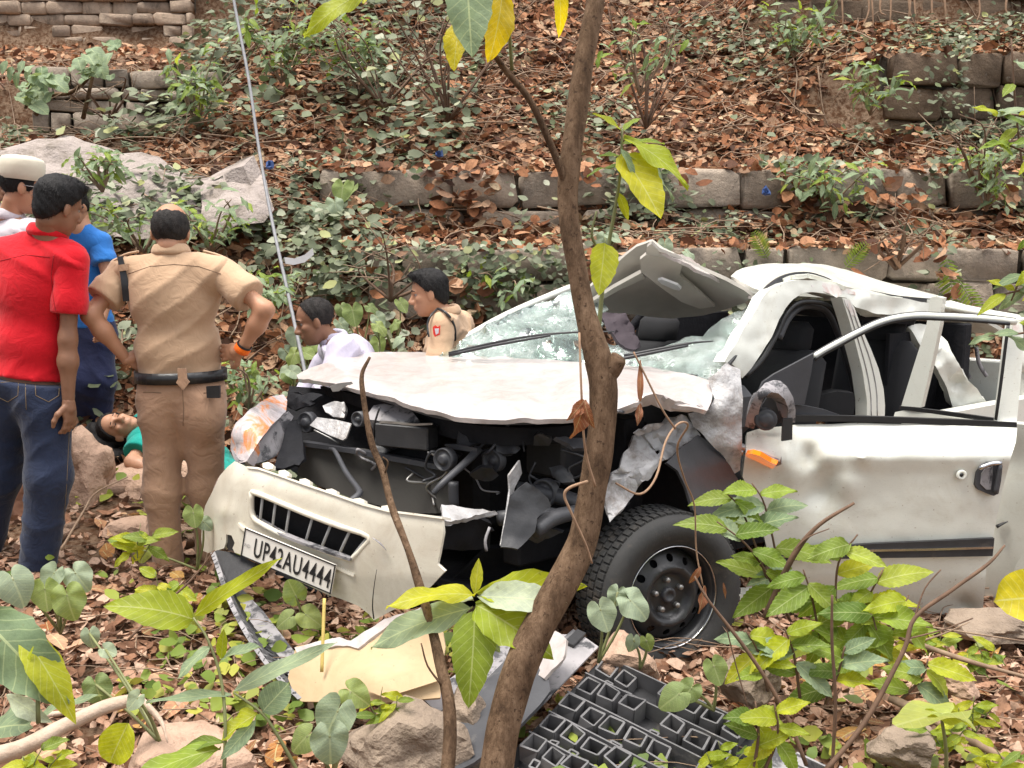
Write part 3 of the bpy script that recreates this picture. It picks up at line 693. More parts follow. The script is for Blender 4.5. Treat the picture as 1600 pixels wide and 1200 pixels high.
def lens_mat(name, c, trans=.6, rough=.15, emis=0):
    m, nt, b, out = nodes(name); b.inputs['Base Color'].default_value = (*c, 1); b.inputs['Roughness'].default_value = rough; b.inputs['Transmission Weight'].default_value = trans
    b.inputs['Coat Weight'].default_value = .6
    if emis: b.inputs['Emission Color'].default_value = (*c, 1); b.inputs['Emission Strength'].default_value = emis
    bump(nt, b, noise(nt, coords(nt), 40, 2), .2, .01); return m
M_AMBER = lens_mat('amber_lens', (1.0, .24, .015), .15, .2, .22)
def hl_mat():
    m, nt, b, out = nodes('clouded_headlamp_lens'); co = coords(nt)
    c = ramp(nt, [(.34, (.36, .33, .34)), (.48, (.55, .49, .49)), (.58, (.75, .24, .05)), (.70, (.62, .45, .38))], noise(nt, co, 5.5, 4, .6, 1.2)); nt.links.new(c.outputs[0], b.inputs['Base Color'])
    b.inputs['Roughness'].default_value = .22; b.inputs['Coat Weight'].default_value = .8; b.inputs['Transmission Weight'].default_value = .15
    bump(nt, b, noise(nt, co, 16, 5), .5, .02); return m
M_HEADLAMP = hl_mat()

CAR = empty('wrecked_car', car(1.2, .85, 0), 'crumpled white off-road car with torn open bonnet, crushed roof and open doors', 'car')
def cs(name, outline, Y, mat, **k): return sheet(name, outline, Y, mat, k.pop('parent', CAR), **k)
def zz4(p): return [(1080 + x * .325, 380 + y * .325) for x, y in p]
def zz5(p): return [(1080 + x * .325, 680 + y * .325) for x, y in p]
def zz6(p): return [(300 + x / 3, 700 + y / 3) for x, y in p]
def zz2(p): return [(620 + x * .3375, 520 + y * .3375) for x, y in p]
def zz3(p): return [(680 + x * .35, 360 + y * .35) for x, y in p]
def zz1(p): return [(300 + x * .2833, 520 + y * .2833) for x, y in p]
def zz7(p): return [(700 + x * .3666, 760 + y * .3666) for x, y in p]

# ---- bonnet
HOODC = [(465, 589, 4.9), (540, 604, 4.5), (610, 624, 4.2), (690, 646, 4.0), (790, 655, 3.92), (900, 651, 3.9), (960, 640, 3.95), (1010, 622, 4.02), (1060, 632, 4.1), (1108, 640, 4.25),
         (500, 567, 5.15), (560, 553, 5.4), (640, 550, 5.45), (720, 554, 5.3), (830, 561, 5.06), (930, 568, 4.86), (1020, 577, 4.7), (1108, 596, 4.5)]
HOODC += [(x, y - 11, Y + .05) for x, y, Y in HOODC[1:7]]
hood = cs('bonnet', [(464, 585), (480, 577), (520, 562), (560, 553), (600, 550), (640, 549.5), (720, 552), (830, 559), (930, 567), (1020, 575), (1085, 586), (1108, 596), (1114, 612), (1111, 630), (1104, 640),
     (1085, 638), (1060, 633), (1040, 626), (1022, 618), (1006, 624), (985, 634), (960, 641), (900, 651), (840, 655), (790, 656), (740, 654), (690, 646), (650, 634), (610, 621), (575, 611), (530, 601), (490, 595), (466, 591)],
     HOODC, M_HOOD, th=.02, step=7, rough=.016, rs=9, bumps=[(700, 600, 40, -.05), (860, 615, 26, .09), (1040, 605, 22, .09), (980, 612, 16, -.08), (620, 590, 26, .07), (770, 625, 20, -.06), (900, 595, 18, -.06)])
strip('bonnet_inner_lip', [(470, 593), (540, 605), (610, 624), (690, 647), (790, 657), (900, 653), (960, 643)], [(480, 598), (540, 610), (610, 631), (690, 655), (790, 664), (900, 659), (960, 650)], [4.92, 4.53, 4.24, 4.04, 3.96, 3.95, 4.0], M_GREYPL, hood, .02)
# crumple fold at the near corner
cs('bonnet_fold', [(962, 640), (990, 630), (1008, 620), (1024, 615), (1050, 624), (1090, 634), (1108, 640), (1075, 645), (1040, 640), (1018, 632), (1000, 640), (975, 648)], [(962, 640, 3.97), (1108, 640, 4.27), (1020, 620, 4.0), (1000, 645, 4.03), (1050, 640, 4.12)], M_HOOD, th=.012, step=6, rough=.02, rs=18, parent=hood)
strip('bonnet_inner_frame', [(500, 604), (560, 618), (640, 640), (740, 664), (860, 668), (950, 655)], [(505, 616), (560, 636), (640, 664), (740, 692), (860, 694), (950, 676)], [4.98, 4.65, 4.35, 4.12, 4.1, 4.15], M_BAY, hood, .015)
cs('latch_plate', zz1([(760, 295), (800, 280), (880, 270), (890, 285), (840, 300), (810, 322), (775, 325)]), 4.5, M_STEEL, th=.008, step=4)

# ---- front bumper skin with grille and number plate
def bumpY(P):
    P = np.asarray(P); y = np.interp(P[:, 0], [310, 322, 340, 362, 395, 440, 517, 577, 640, 695], [4.5, 4.42, 4.28, 4.15, 4.05, 3.97, 3.84, 3.73, 3.64, 3.56])
    tl = np.interp(P[:, 0], [320, 395, 520, 600, 695], [770, 770, 800, 820, 830]); return y + np.clip((tl - P[:, 1]) / 40, 0, 1.5) ** 2 * .035 + np.clip((P[:, 1] - 900) / 60, 0, 1) * .03
grille_hole = zz6([(280, 206), (330, 222), (455, 275), (565, 320), (700, 370), (830, 415), (800, 470), (760, 510), (735, 520), (600, 475), (440, 415), (330, 358), (290, 330), (278, 290)])
bumper = cs('front_bumper', zz6([(200, 62), (250, 88), (310, 96), (420, 133), (530, 172), (650, 212), (800, 266), (920, 297), (1050, 315), (1172, 328), (1178, 400), (1160, 500), (1150, 545), (1185, 578), (1120, 650), (1060, 690), (960, 750), (852, 808),
     (830, 780), (780, 740), (700, 708), (640, 690), (450, 600), (300, 525), (200, 490), (190, 470), (200, 445), (185, 410), (160, 405), (160, 440), (150, 470), (75, 492), (48, 480), (43, 420), (48, 330), (62, 270), (95, 205), (130, 130), (165, 90)]),
     bumpY, M_BEIGE, holes=[grille_hole], th=.014, step=8, bumps=[(565, 855, 40, -.015), (350, 800, 14, -.03)])
cs('bumper_top_beam', zz6([(255, 85), (310, 90), (420, 128), (530, 166), (650, 206), (800, 258), (920, 290), (1172, 322), (1172, 332), (920, 300), (800, 270), (650, 216), (530, 176), (420, 137), (310, 100), (262, 95)]), lambda P: bumpY(P) - .012, M_BEIGE, parent=bumper, th=.06, step=7)
for q in [(430, 118), (528, 158), (652, 206), (782, 250), (912, 284), (355, 82)]:
    x0, y0 = q; cs('clip_tab', zz6([(x0 - 24, y0 - 12), (x0 + 4, y0 - 16), (x0 + 26, y0 - 4), (x0 + 24, y0 + 14), (x0, y0 + 18), (x0 - 24, y0 + 8)]), lambda P: bumpY(P) - .005, M_BEIGE, parent=bumper, th=.02, step=5)
for (a, b_) in [((332, 222), (318, 352)), ((392, 250), (376, 384)), ((458, 280), (438, 414)), ((566, 322), (530, 450)), ((653, 354), (603, 478)), ((742, 384), (686, 506)), ((822, 420), (745, 518))]:
    (x1, y1), (x2, y2) = zz6([a, b_]); pa = [dep(x1, y1, float(bumpY([(x1, y1)])[0]) + .012), dep(x2, y2, float(bumpY([(x2, y2)])[0]) + .012)]
    tube('grille_bar', pa, .006, M_PLGREY, bumper, 6, 2)
strip('grille_sill', zz6([(285, 325), (330, 356), (440, 412), (600, 472), (740, 518)]), zz6([(288, 334), (332, 366), (440, 424), (600, 484), (738, 530)]), [float(bumpY([(395, 812)])[0]), 4.03, 3.93, 3.82, 3.75], M_DUSTPL, bumper, .03)
tube('grille_surround', [dep(x, y, float(bumpY([(x, y)])[0]) - .004) for x, y in grille_hole + grille_hole[:1]], .012, M_BEIGE, bumper, 8, 3)
strip('bumper_brow', zz6([(215, 350), (260, 385), (440, 462), (600, 520), (760, 590)]), zz6([(212, 362), (256, 398), (438, 476), (598, 535), (756, 604)]), [float(bumpY([q])[0]) - .012 for q in zz6([(215, 350), (260, 385), (440, 462), (600, 520), (760, 590)])], M_BEIGE, bumper, .02)
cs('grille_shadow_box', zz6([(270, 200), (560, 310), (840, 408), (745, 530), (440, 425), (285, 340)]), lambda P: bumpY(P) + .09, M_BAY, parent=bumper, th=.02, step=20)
cs('fog_lamp_bezel', zz6([(155, 400), (185, 400), (205, 440), (200, 482), (170, 480), (155, 440)]), lambda P: bumpY(P) + .02, M_BLACK, parent=bumper, th=.02, step=5)
cs('marker_lamp', zz6([(100, 190), (122, 140), (128, 200), (118, 232), (98, 225)]), lambda P: bumpY(P) + .004, M_HEADLAMP, parent=bumper, th=.02, step=5)
tube('bumper_crack', [dep(*zz6([(852, 800)])[0], 3.69), dep(*zz6([(846, 740)])[0], 3.688), dep(*zz6([(852, 660)])[0], 3.686), dep(*zz6([(866, 570)])[0], 3.68)], [.003, .0012], M_SEAL, bumper, 5, 3)
tube('bumper_scrape', [dep(*zz6([(845, 420)])[0], 3.683), dep(*zz6([(880, 445)])[0], 3.675), dep(*zz6([(912, 480)])[0], 3.67)], [.003, .008, .002], M_DUSTPL, bumper, 5, 3, sq=.3)
# number plate with its characters
pl = [dep(383, 823, 4.0), dep(524.5, 881, 3.79), dep(518.5, 931, 3.79), dep(379, 868, 4.0)]
ppx = (pl[1] - pl[0]); pw = ppx.length; pxx = ppx.normalized(); pyy = (pl[0] - pl[3]); ph = pyy.length; pyy = (pyy - pxx * pyy.dot(pxx)).normalized(); pnn = pxx.cross(pyy).normalized()
pc = (pl[0] + pl[1] + pl[2] + pl[3]) / 4
M_PLATE = pmat('white_plate', (.74, .71, .66), (.66, .62, .56), .45, 6, bs=.05, dirt=(.45, .38, .3), dirt_lo=.6, dirt_hi=.85, dsc=8)
M_INK = pmat('black_plate_ink', (.012, .012, .014), None, .5, 10, bs=0)
plate = box('number_plate', pc, pxx * pw / 2, pyy * ph / 2, pnn * .004, M_PLATE, bumper, .3)
fr = MB()
for sx, sy, hx, hy in ((0, 1, pw / 2, .0022), (0, -1, pw / 2, .0022), (1, 0, .0022, ph / 2), (-1, 0, .0022, ph / 2)):
    fr.add(*box_geo(pc + pxx * (sx * (pw / 2 - .003)) + pyy * (sy * (ph / 2 - .003)) + pnn * .005, pxx * hx, pyy * hy, pnn * .002))
fr.build('plate_border', M_INK, plate, False)
def text_on(s, centre, X, Yv, Nv, h, w, mat, parent, name, ext=.0012, bold=0.0):
    c = bpy.data.curves.new(name, 'FONT'); c.body = s; c.size = 1; c.extrude = 0; c.align_x = 'CENTER'; c.align_y = 'CENTER'; c.resolution_u = 3; c.offset = bold; c.space_character = 1.12 if len(s) > 4 else 1
    t = bpy.data.objects.new(name, c); COL.objects.link(t); bpy.context.view_layer.update()
    me = bpy.data.meshes.new_from_object(t.evaluated_get(bpy.context.evaluated_depsgraph_get())); bpy.data.objects.remove(t)
    P = np.array([v.co[:] for v in me.vertices]); mn, mx = P.min(0), P.max(0); k = (mx - mn); cc = (mx + mn) / 2
    V = [centre + X * ((p[0] - cc[0]) / k[0] * w) + Yv * ((p[1] - cc[1]) / k[1] * h) + Nv * ext for p in P]
    return obj(name, V, [tuple(p.vertices) for p in me.polygons], mat, parent, False)
text_on('UP42AU4444', pc + pxx * pw * .055 - pyy * .002, pxx, pyy, pnn, ph * .66, pw * .84, M_INK, plate, 'plate_characters', .0065, .012)
text_on('IND', pc - pxx * pw * .442 - pyy * ph * .06, pxx, pyy, pnn, ph * .12, pw * .065, M_DUSTPL, plate, 'plate_small_print', .0065)

# ---- far headlamp
hl = cs('headlamp', zz1([(215, 560), (240, 500), (300, 440), (370, 385), (440, 350), (505, 342), (525, 375), (520, 430), (480, 470), (430, 520), (380, 590), (330, 660), (300, 712), (265, 722), (235, 690), (212, 640)]),
     [(360, 700, 4.3), (445, 620, 4.75), (450, 640, 4.62), (385, 715, 4.2), (400, 660, 4.36), (365, 680, 4.28)], M_HEADLAMP, th=.05, step=7, bumps=[(395, 660, 25, -.05)], rough=.012, rs=12)
strip('lens_rim', zz1([(212, 640), (235, 700), (270, 728), (310, 715)]), zz1([(222, 625), (245, 680), (275, 705), (312, 690)]), [4.3, 4.24, 4.2, 4.2], M_DUSTPL, hl, .02)
cs('headlamp_housing', zz1([(300, 715), (340, 650), (400, 570), (470, 480), (530, 430), (560, 460), (520, 560), (470, 680), (430, 700), (350, 725)]), [(390, 715, 4.3), (440, 650, 4.55), (455, 660, 4.6), (430, 710, 4.4)], M_DUSTPL, th=.04, step=8, rough=.02, rs=10)
cs('torn_liner', zz1([(455, 735), (490, 620), (540, 480), (590, 470), (610, 560), (620, 690), (590, 740), (500, 745)]), [(440, 725, 4.3), (460, 650, 4.6), (475, 720, 4.35)], M_BAY, th=.015, step=8, rough=.03, rs=12)

# ---- engine bay
bay = box('engine_bay', car(-.02, .9, .55), BU * .06, RV * .74, Vector((0, 0, .42)), M_BAY, CAR, .1)
box('engine_block', car(-.25, .95, .66), BU * .2, RV * .34, Vector((0, 0, .24)), M_BAY, bay, .25)
box('battery', car(-.2, .4, .8), BU * .1, RV * .11, Vector((0, 0, .09)), M_BLACK, bay, .15)
box('chassis_rail', car(-.1, .36, .42), BU * .42, RV * .05, Vector((0, 0, .06)), M_BAY, bay, .2)
box('chassis_rail', car(-.1, 1.4, .42), BU * .42, RV * .05, Vector((0, 0, .06)), M_BAY, bay, .2)
box('sump_guard', car(-.2, .9, .2), BU * .35, RV * .6, Vector((0, 0, .02)), M_BAY, bay, .2)
def vy(P): return np.interp(np.asarray(P)[:, 0], [440, 690, 960], [4.62, 4.22, 4.05])
rad = cs('radiator', [(470, 700), (476, 694), (560, 704), (690, 728), (702, 735), (700, 802), (640, 802), (560, 782), (500, 760), (464, 742)], lambda P: vy(P) - .05, M_RAD, th=.05, step=14)
strip('radiator_top_rail', [(468, 690), (540, 700), (620, 714), (705, 730)], [(470, 697), (540, 707), (620, 722), (705, 738)], [4.5, 4.36, 4.24, 4.12], M_GREYPL, rad, .03)
cs('fan_shroud', [(592, 640), (675, 662), (680, 700), (720, 712), (702, 730), (600, 708)], lambda P: vy(P) + .02, M_BAY, th=.05, step=12)
strip('shroud_frame', zz1([(1035, 485), (1110, 490), (1210, 500), (1325, 498)]), zz1([(1037, 498), (1112, 502), (1212, 512), (1325, 508)]), [4.25, 4.22, 4.18, 4.14], M_STEEL, CAR, .01)
strip('shroud_frame', zz1([(1035, 485), (1033, 520), (1035, 550)]), zz1([(1048, 488), (1045, 520), (1048, 550)]), [4.25, 4.25, 4.25], M_STEEL, CAR, .01)
box('relay_box', dep(635, 680, 4.24), (.12, -.06, 0), (.02, .04, 0), (0, 0, .05), M_BLACK, CAR, .12)
cs('coolant_tank', zz1([(970, 450), (1000, 400), (1060, 390), (1140, 400), (1210, 430), (1250, 475), (1180, 492), (1040, 488), (975, 480)]), [(580, 650, 4.33), (650, 655, 4.22), (610, 632, 4.36)], M_DUSTPL, th=.06, step=8, rough=.012, rs=10)
cs('bent_bracket', zz1([(650, 510), (690, 465), (800, 480), (880, 500), (850, 580), (830, 592), (760, 565)]), [(485, 665, 4.5), (545, 660, 4.42), (540, 688, 4.36)], M_METAL, th=.008, step=6)
cs('torn_latch_panel', zz1([(520, 360), (560, 335), (640, 330), (700, 330), (720, 350), (650, 372), (680, 400), (620, 420), (560, 430), (520, 400)]), [(450, 625, 4.72), (500, 620, 4.62), (480, 640, 4.6)], M_BAY, th=.01, step=6, rough=.03, rs=14)
def horn(px, py, Y, r):
    h = empty('horn', dep(px, py, Y)); h.parent = CAR; h.location = dep(px, py, Y) - wloc(CAR); d = Vector((-.55, -.83, .05))
    lathe('horn_body', dep(px, py, Y), d, [(0, -.05), (r * .6, -.05), (r * .95, -.03), (r, 0), (r * .96, .012), (r * .84, .012), (r * .8, .004), (r * .45, .006), (r * .42, .02), (r * .2, .022), (.0, .022)], M_GREYPL, h, 24)
    return h
horn(694, 718, 4.05, .05); horn(479, 660, 4.55, .05)
tube('bent_strut', [dep(x, y, Y) for (x, y), Y in zip(zz1([(760, 640), (790, 655), (850, 770), (915, 860), (920, 890), (870, 935)]), [4.4, 4.3, 4.1, 3.95, 3.9, 3.86])], [.008, .012, .014, .016], M_GREYPL, CAR, 6, 4)
tube('bent_strut', [dep(x, y, Y) for (x, y), Y in zip(zz2([(375, 540), (330, 590), (230, 680), (190, 720), (170, 745)]), [4.1, 4.02, 3.92, 3.9, 3.9])], [.02, .016, .014, .012], M_GREYPL, CAR, 6, 4)
strip('strut_bracket', zz2([(220, 520), (290, 520), (370, 535)]), zz2([(235, 535), (300, 545), (372, 555)]), [4.12, 4.08, 4.05], M_GREYPL, CAR, .01)
tube('coolant_pipe', [dep(x, y, Y) for (x, y), Y in zip(zz2([(262, 690), (262, 740), (265, 800)]), [4.02, 4.02, 4.02])], .022, M_GREYPL, CAR, 10, 3)
cs('folded_crash_beam', zz2([(205, 800), (260, 800), (380, 818), (455, 822), (400, 838), (345, 852), (290, 870), (215, 868)]), [(690, 800, 3.72), (770, 800, 3.85), (700, 815, 3.66)], M_METAL, th=.02, step=6, rough=.02, rs=16)
cs('crash_beam_end', zz2([(205, 870), (345, 850), (440, 880), (430, 990), (300, 1010), (215, 1005)]), [(690, 815, 3.75), (765, 815, 3.9), (720, 860, 3.85)], M_BAY, th=.03, step=9, rough=.02, rs=12)
cs('torn_splash_shield', zz2([(480, 990), (500, 880), (530, 760), (600, 695), (660, 725), (700, 760), (715, 800), (650, 860), (640, 920), (560, 1000)]), [(785, 850, 3.75), (820, 755, 3.85), (860, 790, 3.88), (800, 855, 3.74)], M_BLACK, th=.01, step=8, rough=.02, rs=8)
cs('bent_stay', zz2([(520, 660), (570, 590), (580, 650), (545, 720), (530, 860), (500, 990), (485, 985), (510, 840), (525, 730)]), [(790, 850, 3.8), (810, 720, 3.95)], M_METAL, th=.008, step=6)
for i, p in enumerate([[(470, 860, 3.9), (640, 840, 3.95), (760, 850, 4.0)], [(640, 920, 3.85), (720, 860, 3.92), (830, 830, 3.98)], [(560, 720, 4.1), (760, 760, 4.05), (880, 800, 4.0)], [(900, 640, 4.15), (1000, 700, 4.15), (1050, 800, 4.1)]]):
    tube('hose', [dep(*zz2([(x, y)])[0], Y) for x, y, Y in p], [.03, .035, .03], M_GREYPL, bay, 10, 4)
tube('fuel_line', [dep(x, y, Y) for (x, y), Y in zip(zz2([(430, 900), (410, 960), (415, 1010)]), [3.72, 3.7, 3.7])], .006, M_DUSTPL, CAR, 6, 3)
cs('valance_shade_sheet', [(420, 890), (520, 935), (590, 970), (680, 930), (760, 860), (860, 850), (900, 900), (880, 1000), (700, 1020), (560, 1010), (440, 960)], [(420, 890, 4.6), (590, 960, 4.45), (880, 900, 4.4), (880, 1000, 4.5), (500, 990, 4.65)], M_BAY, th=.03, step=22, rough=.03, rs=5)  # black sheet standing in for the deep shade under the bumper

cs('bay_shadow_sheet', [(452, 603), (560, 612), (690, 650), (960, 655), (960, 720), (720, 775), (560, 770), (455, 735), (440, 660)], [(455, 605, 5.05), (700, 660, 4.6), (960, 660, 4.45), (455, 735, 4.75), (700, 770, 4.5)], M_BAY, th=.02, step=20)  # near-black backing sheet painted in as the shadow beneath the bonnet lip
rr = random.Random(12)
for i in range(16):                                             # torn wiring
    x0, y0 = rr.uniform(480, 930), rr.uniform(630, 760); Y0 = float(vy([(x0, y0)])[0]) - rr.uniform(.02, .12); p = [(x0, y0, Y0)]
    for k in range(4): p.append((p[-1][0] + rr.uniform(-30, 45), p[-1][1] + rr.uniform(-10, 32), Y0 + rr.uniform(-.05, .05)))
    tube('loose_wire', [dep(*q) for q in p], rr.uniform(.003, .007), rr.choice((M_GREYPL, M_DUSTPL, M_BLACK, M_STEEL)), bay, 5, 5)
for i, (x0, y0, dY) in enumerate([(525, 640, .05), (600, 690, -.02), (730, 680, -.05), (790, 700, -.05), (850, 690, -.08), (760, 745, -.1), (880, 740, -.1), (820, 650, .02), (905, 800, -.1), (845, 835, -.12), (740, 830, -.15), (900, 690, -.1)]):
    a = [(x0 + rr.uniform(14, 30) * math.cos(t) * rr.uniform(.6, 1.3), y0 + rr.uniform(7, 17) * math.sin(t) * rr.uniform(.6, 1.3)) for t in np.linspace(0, 6.28, 8)[:-1]]
    Yb = float(vy([(x0, y0)])[0]) + dY; sx, sy = rr.uniform(-.002, .002), rr.uniform(-.003, .003)
    cs('engine_fragment', a, [(x0 - 20, y0, Yb - 20 * sx), (x0 + 20, y0, Yb + 20 * sx), (x0, y0 + 15, Yb + 15 * sy), (x0, y0 - 15, Yb - 15 * sy)], rr.choice((M_METAL, M_GREYPL, M_BLACK, M_GREYPL)), parent=bay, th=.02, step=5, rough=.02, rs=16, seed=i)
for (x0, y0, r0) in [(770, 720, .05), (850, 770, .06), (560, 655, .035)]:
    Yb = float(vy([(x0, y0)])[0]) - .06; lathe('pulley', dep(x0, y0, Yb), (-.55, -.83, .05), [(0, .01), (r0 * .3, .012), (r0 * .35, 0), (r0 * .75, -.004), (r0 * .8, .01), (r0, .01), (r0, -.03)], M_GREYPL, bay, 20)
# ---- inner wing, scuttle and wheel arch liner
apron = cs('inner_wing', zz2([(960, 760), (1000, 660), (1050, 560), (1100, 480), (1180, 440), (1250, 400), (1340, 375), (1400, 470), (1330, 520), (1270, 570), (1200, 620), (1150, 690), (1090, 760), (1030, 830), (985, 870)]),
     [(960, 800, 3.98), (990, 680, 4.2), (1070, 650, 4.4), (1090, 680, 4.42), (1010, 750, 4.1), (975, 810, 3.98)], M_METAL, holes=[zz2([(1195, 545), (1215, 525), (1220, 545), (1205, 562)])], th=.01, step=7, rough=.05, rs=12)
cs('wing_flange', zz2([(1100, 470), (1150, 430), (1240, 408), (1200, 450), (1120, 480)]), [(990, 680, 4.12), (1035, 660, 4.25)], M_METAL, th=.008, step=5, rough=.03, rs=20, parent=apron)
cs('scuttle_panel', zz2([(1440, 210), (1475, 185), (1530, 140), (1590, 168), (1602, 300), (1595, 500), (1590, 640), (1560, 655), (1500, 560), (1420, 480), (1370, 440), (1350, 370), (1440, 350), (1470, 300)]),
     [(1110, 585, 4.45), (1160, 575, 4.5), (1157, 735, 4.42), (1085, 650, 4.38), (1125, 640, 4.36)], M_METAL, th=.015, step=7, rough=.025, rs=9)
cs('wheel_arch_liner', zz2([(1395, 470), (1320, 530), (1250, 600), (1300, 640), (1340, 720), (1370, 820), (1420, 870), (1480, 900), (1560, 820), (1590, 700), (1540, 610), (1470, 530)]), [(1090, 680, 4.36), (1045, 722, 4.1), (1100, 815, 4.1), (1155, 750, 4.4)], M_BLACK, th=.012, step=9, rough=.01, rs=6)
cs('arch_inner', [(930, 700), (1060, 690), (1150, 760), (1150, 950), (930, 960), (890, 850)], [(930, 700, 4.6), (1150, 760, 4.6), (900, 950, 4.6), (1060, 830, 4.65)], M_BAY, th=.03, step=30)
# ---- front wheel, steered to the left
wc = dep(1045, 930, 4.04); wnrm = Vector((.43, -.9, .05)).normalized()
wheel = empty('front_wheel', wc); wheel.parent = CAR; wheel.location = wc - wloc(CAR)
TR = .352
lathe('tyre', wc, wnrm, [(.225, -.16), (.29, -.185), (.335, -.17), (TR - .006, -.15), (TR, -.12), (TR, .0), (TR, .015), (TR - .008, .035), (.325, .055), (.29, .062), (.255, .055), (.236, .04), (.215, .03), (.205, .0), (.205, -.13)], M_RUBBER, wheel, 72)
tr = MB(); wa = wnrm.orthogonal().normalized(); wb_ = wnrm.cross(wa)
for k in range(64):
    th = 2 * math.pi * k / 64; rd = wa * math.cos(th) + wb_ * math.sin(th); tg = wnrm.cross(rd)
    for j, (hh, wd) in enumerate(((.002, .022), (-.05, .02), (-.1, .02), (-.145, .016))):
        c = wc + rd * (TR + .002) + wnrm * hh + tg * (.008 * ((j % 2) - .5) * 2); tr.add(*box_geo(c, tg * .0125, wnrm * wd, rd * .006, .2))
fixn(tr.build('tread', M_RUBBER, wheel, False))
rimdepth = -.012
rimo = lathe('rim', wc, wnrm, [(.208, -.13), (.205, -.02), (.212, .03), (.217, .036), (.221, .03), (.217, .022), (.208, .018), (.2, -.02), (.196, -.045)], M_RIM, wheel, 56)
def wheel_disc():
    n = 40; out = [(200 * math.cos(2 * math.pi * k / n), 200 * math.sin(2 * math.pi * k / n)) for k in range(n)]
    hl_ = []
    for k in range(12):
        a = 2 * math.pi * (k + .5) / 12; hl_.append([(160 * math.cos(a) + 17 * math.cos(q), 160 * math.sin(a) + 17 * math.sin(q)) for q in np.linspace(0, 2 * math.pi, 11)[:-1]])
    hl_.append([(32 * math.cos(q), 32 * math.sin(q)) for q in np.linspace(0, 2 * math.pi, 17)[:-1]])
    P, F = tri2d(out, hl_, 11); r = np.hypot(P[:, 0], P[:, 1]) / 1000
    h = np.interp(r, [0, .03, .05, .085, .092, .105, .125, .14, .185, .2], [-.01, -.01, -.014, -.018, -.012, .016, .022, .006, -.02, -.045])
    V = np.array([tuple(wc + wa * (p[0] / 1000) + wb_ * (p[1] / 1000) + wnrm * q) for p, q in zip(P, h)])
    VV, FF = solid(V, F, .006); o = obj('wheel_disc', VV, FF, M_RIM, rimo); return crease(o, 50)
wheel_disc()
lathe('hub', wc, wnrm, [(.034, -.04), (.034, .0), (.03, .008), (.02, .01), (.018, .002), (.0, .002)], M_GREYPL, rimo, 20)
for k in range(5):
    a = 2 * math.pi * k / 5 + .3; lathe('wheel_nut', wc + (wa * math.cos(a) + wb_ * math.sin(a)) * .066, wnrm, [(.0125, -.02), (.0125, .004), (.009, .009), (0, .009)], M_STEEL, rimo, 8)
lathe('brake_drum', wc - wnrm * .06, wnrm, [(0, .02), (.15, .02), (.15, -.06)], M_BAY, wheel, 24)
tube('axle', [wc - wnrm * .06, wc - wnrm * .3 + Vector((-.05, .2, .05))], .05, M_BAY, wheel, 10, 2)
lathe('rim_edge', wc, wnrm, [(.214, .034), (.2165, .039), (.219, .034)], M_CHROME, rimo, 48)

# ---- windscreen: crazed laminated glass still hanging round the edge
wsY = [(690, 553, 5.28), (1105, 590, 4.55), (905, 565, 4.92), (800, 520, 5.35), (880, 462, 5.6), (1165, 600, 4.52), (1215, 445, 5.05), (1180, 470, 5.2), (1000, 560, 4.85), (930, 480, 5.45)]
ws_out = [(683, 556), (700, 545), (760, 510), (820, 482), (872, 461), (905, 448), (925, 455), (940, 470), (950, 482), (935, 490), (946, 502), (938, 520), (950, 538), (985, 550), (1020, 548), (1060, 538), (1090, 528), (1112, 510), (1145, 490), (1175, 468), (1192, 452), (1208, 452), (1190, 490), (1165, 535), (1140, 570), (1112, 594), (1080, 588), (1020, 580), (930, 572), (830, 565), (760, 560)]
ws = cs('windscreen', ws_out, wsY, M_GLASS, th=.006, step=9, rough=.055, rs=9)
tube('windscreen_seal', [dep(x, y, Y) for x, y, Y in [(1112, 592, 4.53), (1140, 568, 4.6), (1166, 530, 4.75), (1190, 488, 4.92), (1206, 455, 5.05)]], .009, M_SEAL, ws, 6, 4)
# wipers
def wiper(pts, arm):
    w = empty('wiper', dep(*pts[0])); w.parent = CAR; w.location = dep(*pts[0]) - wloc(CAR)
    tube('blade', [dep(*p) for p in pts], [.012, .011, .009, .004], M_BLACK, w, 6, 4, sq=.7); tube('arm', [dep(*p) for p in arm], [.01, .007], M_BLACK, w, 6, 4)
wiper([(702, 552, 5.15), (760, 538, 5.08), (830, 525, 5.0), (900, 519, 4.92), (960, 518, 4.85)], [(702, 555, 5.1), (770, 540, 5.02), (860, 524, 4.92)])
wiper([(975, 556, 4.72), (1030, 545, 4.7), (1080, 536, 4.68), (1115, 533, 4.68)], [(965, 562, 4.68), (1010, 553, 4.65), (1075, 540, 4.65)])
strip('cowl_panel', [(700, 556), (830, 562), (960, 570), (1090, 586)], [(700, 566), (830, 574), (960, 584), (1090, 598)], [5.35, 5.08, 4.84, 4.6], M_BLACK, CAR, .03)
# ---- far windscreen pillar
tube('far_pillar', [dep(x, y, Y) for x, y, Y in [(676, 556, 5.45), (720, 532, 5.55), (790, 493, 5.75), (870, 458, 6.0), (905, 445, 6.1)]], .022, M_PAINT, CAR, 8, 4)

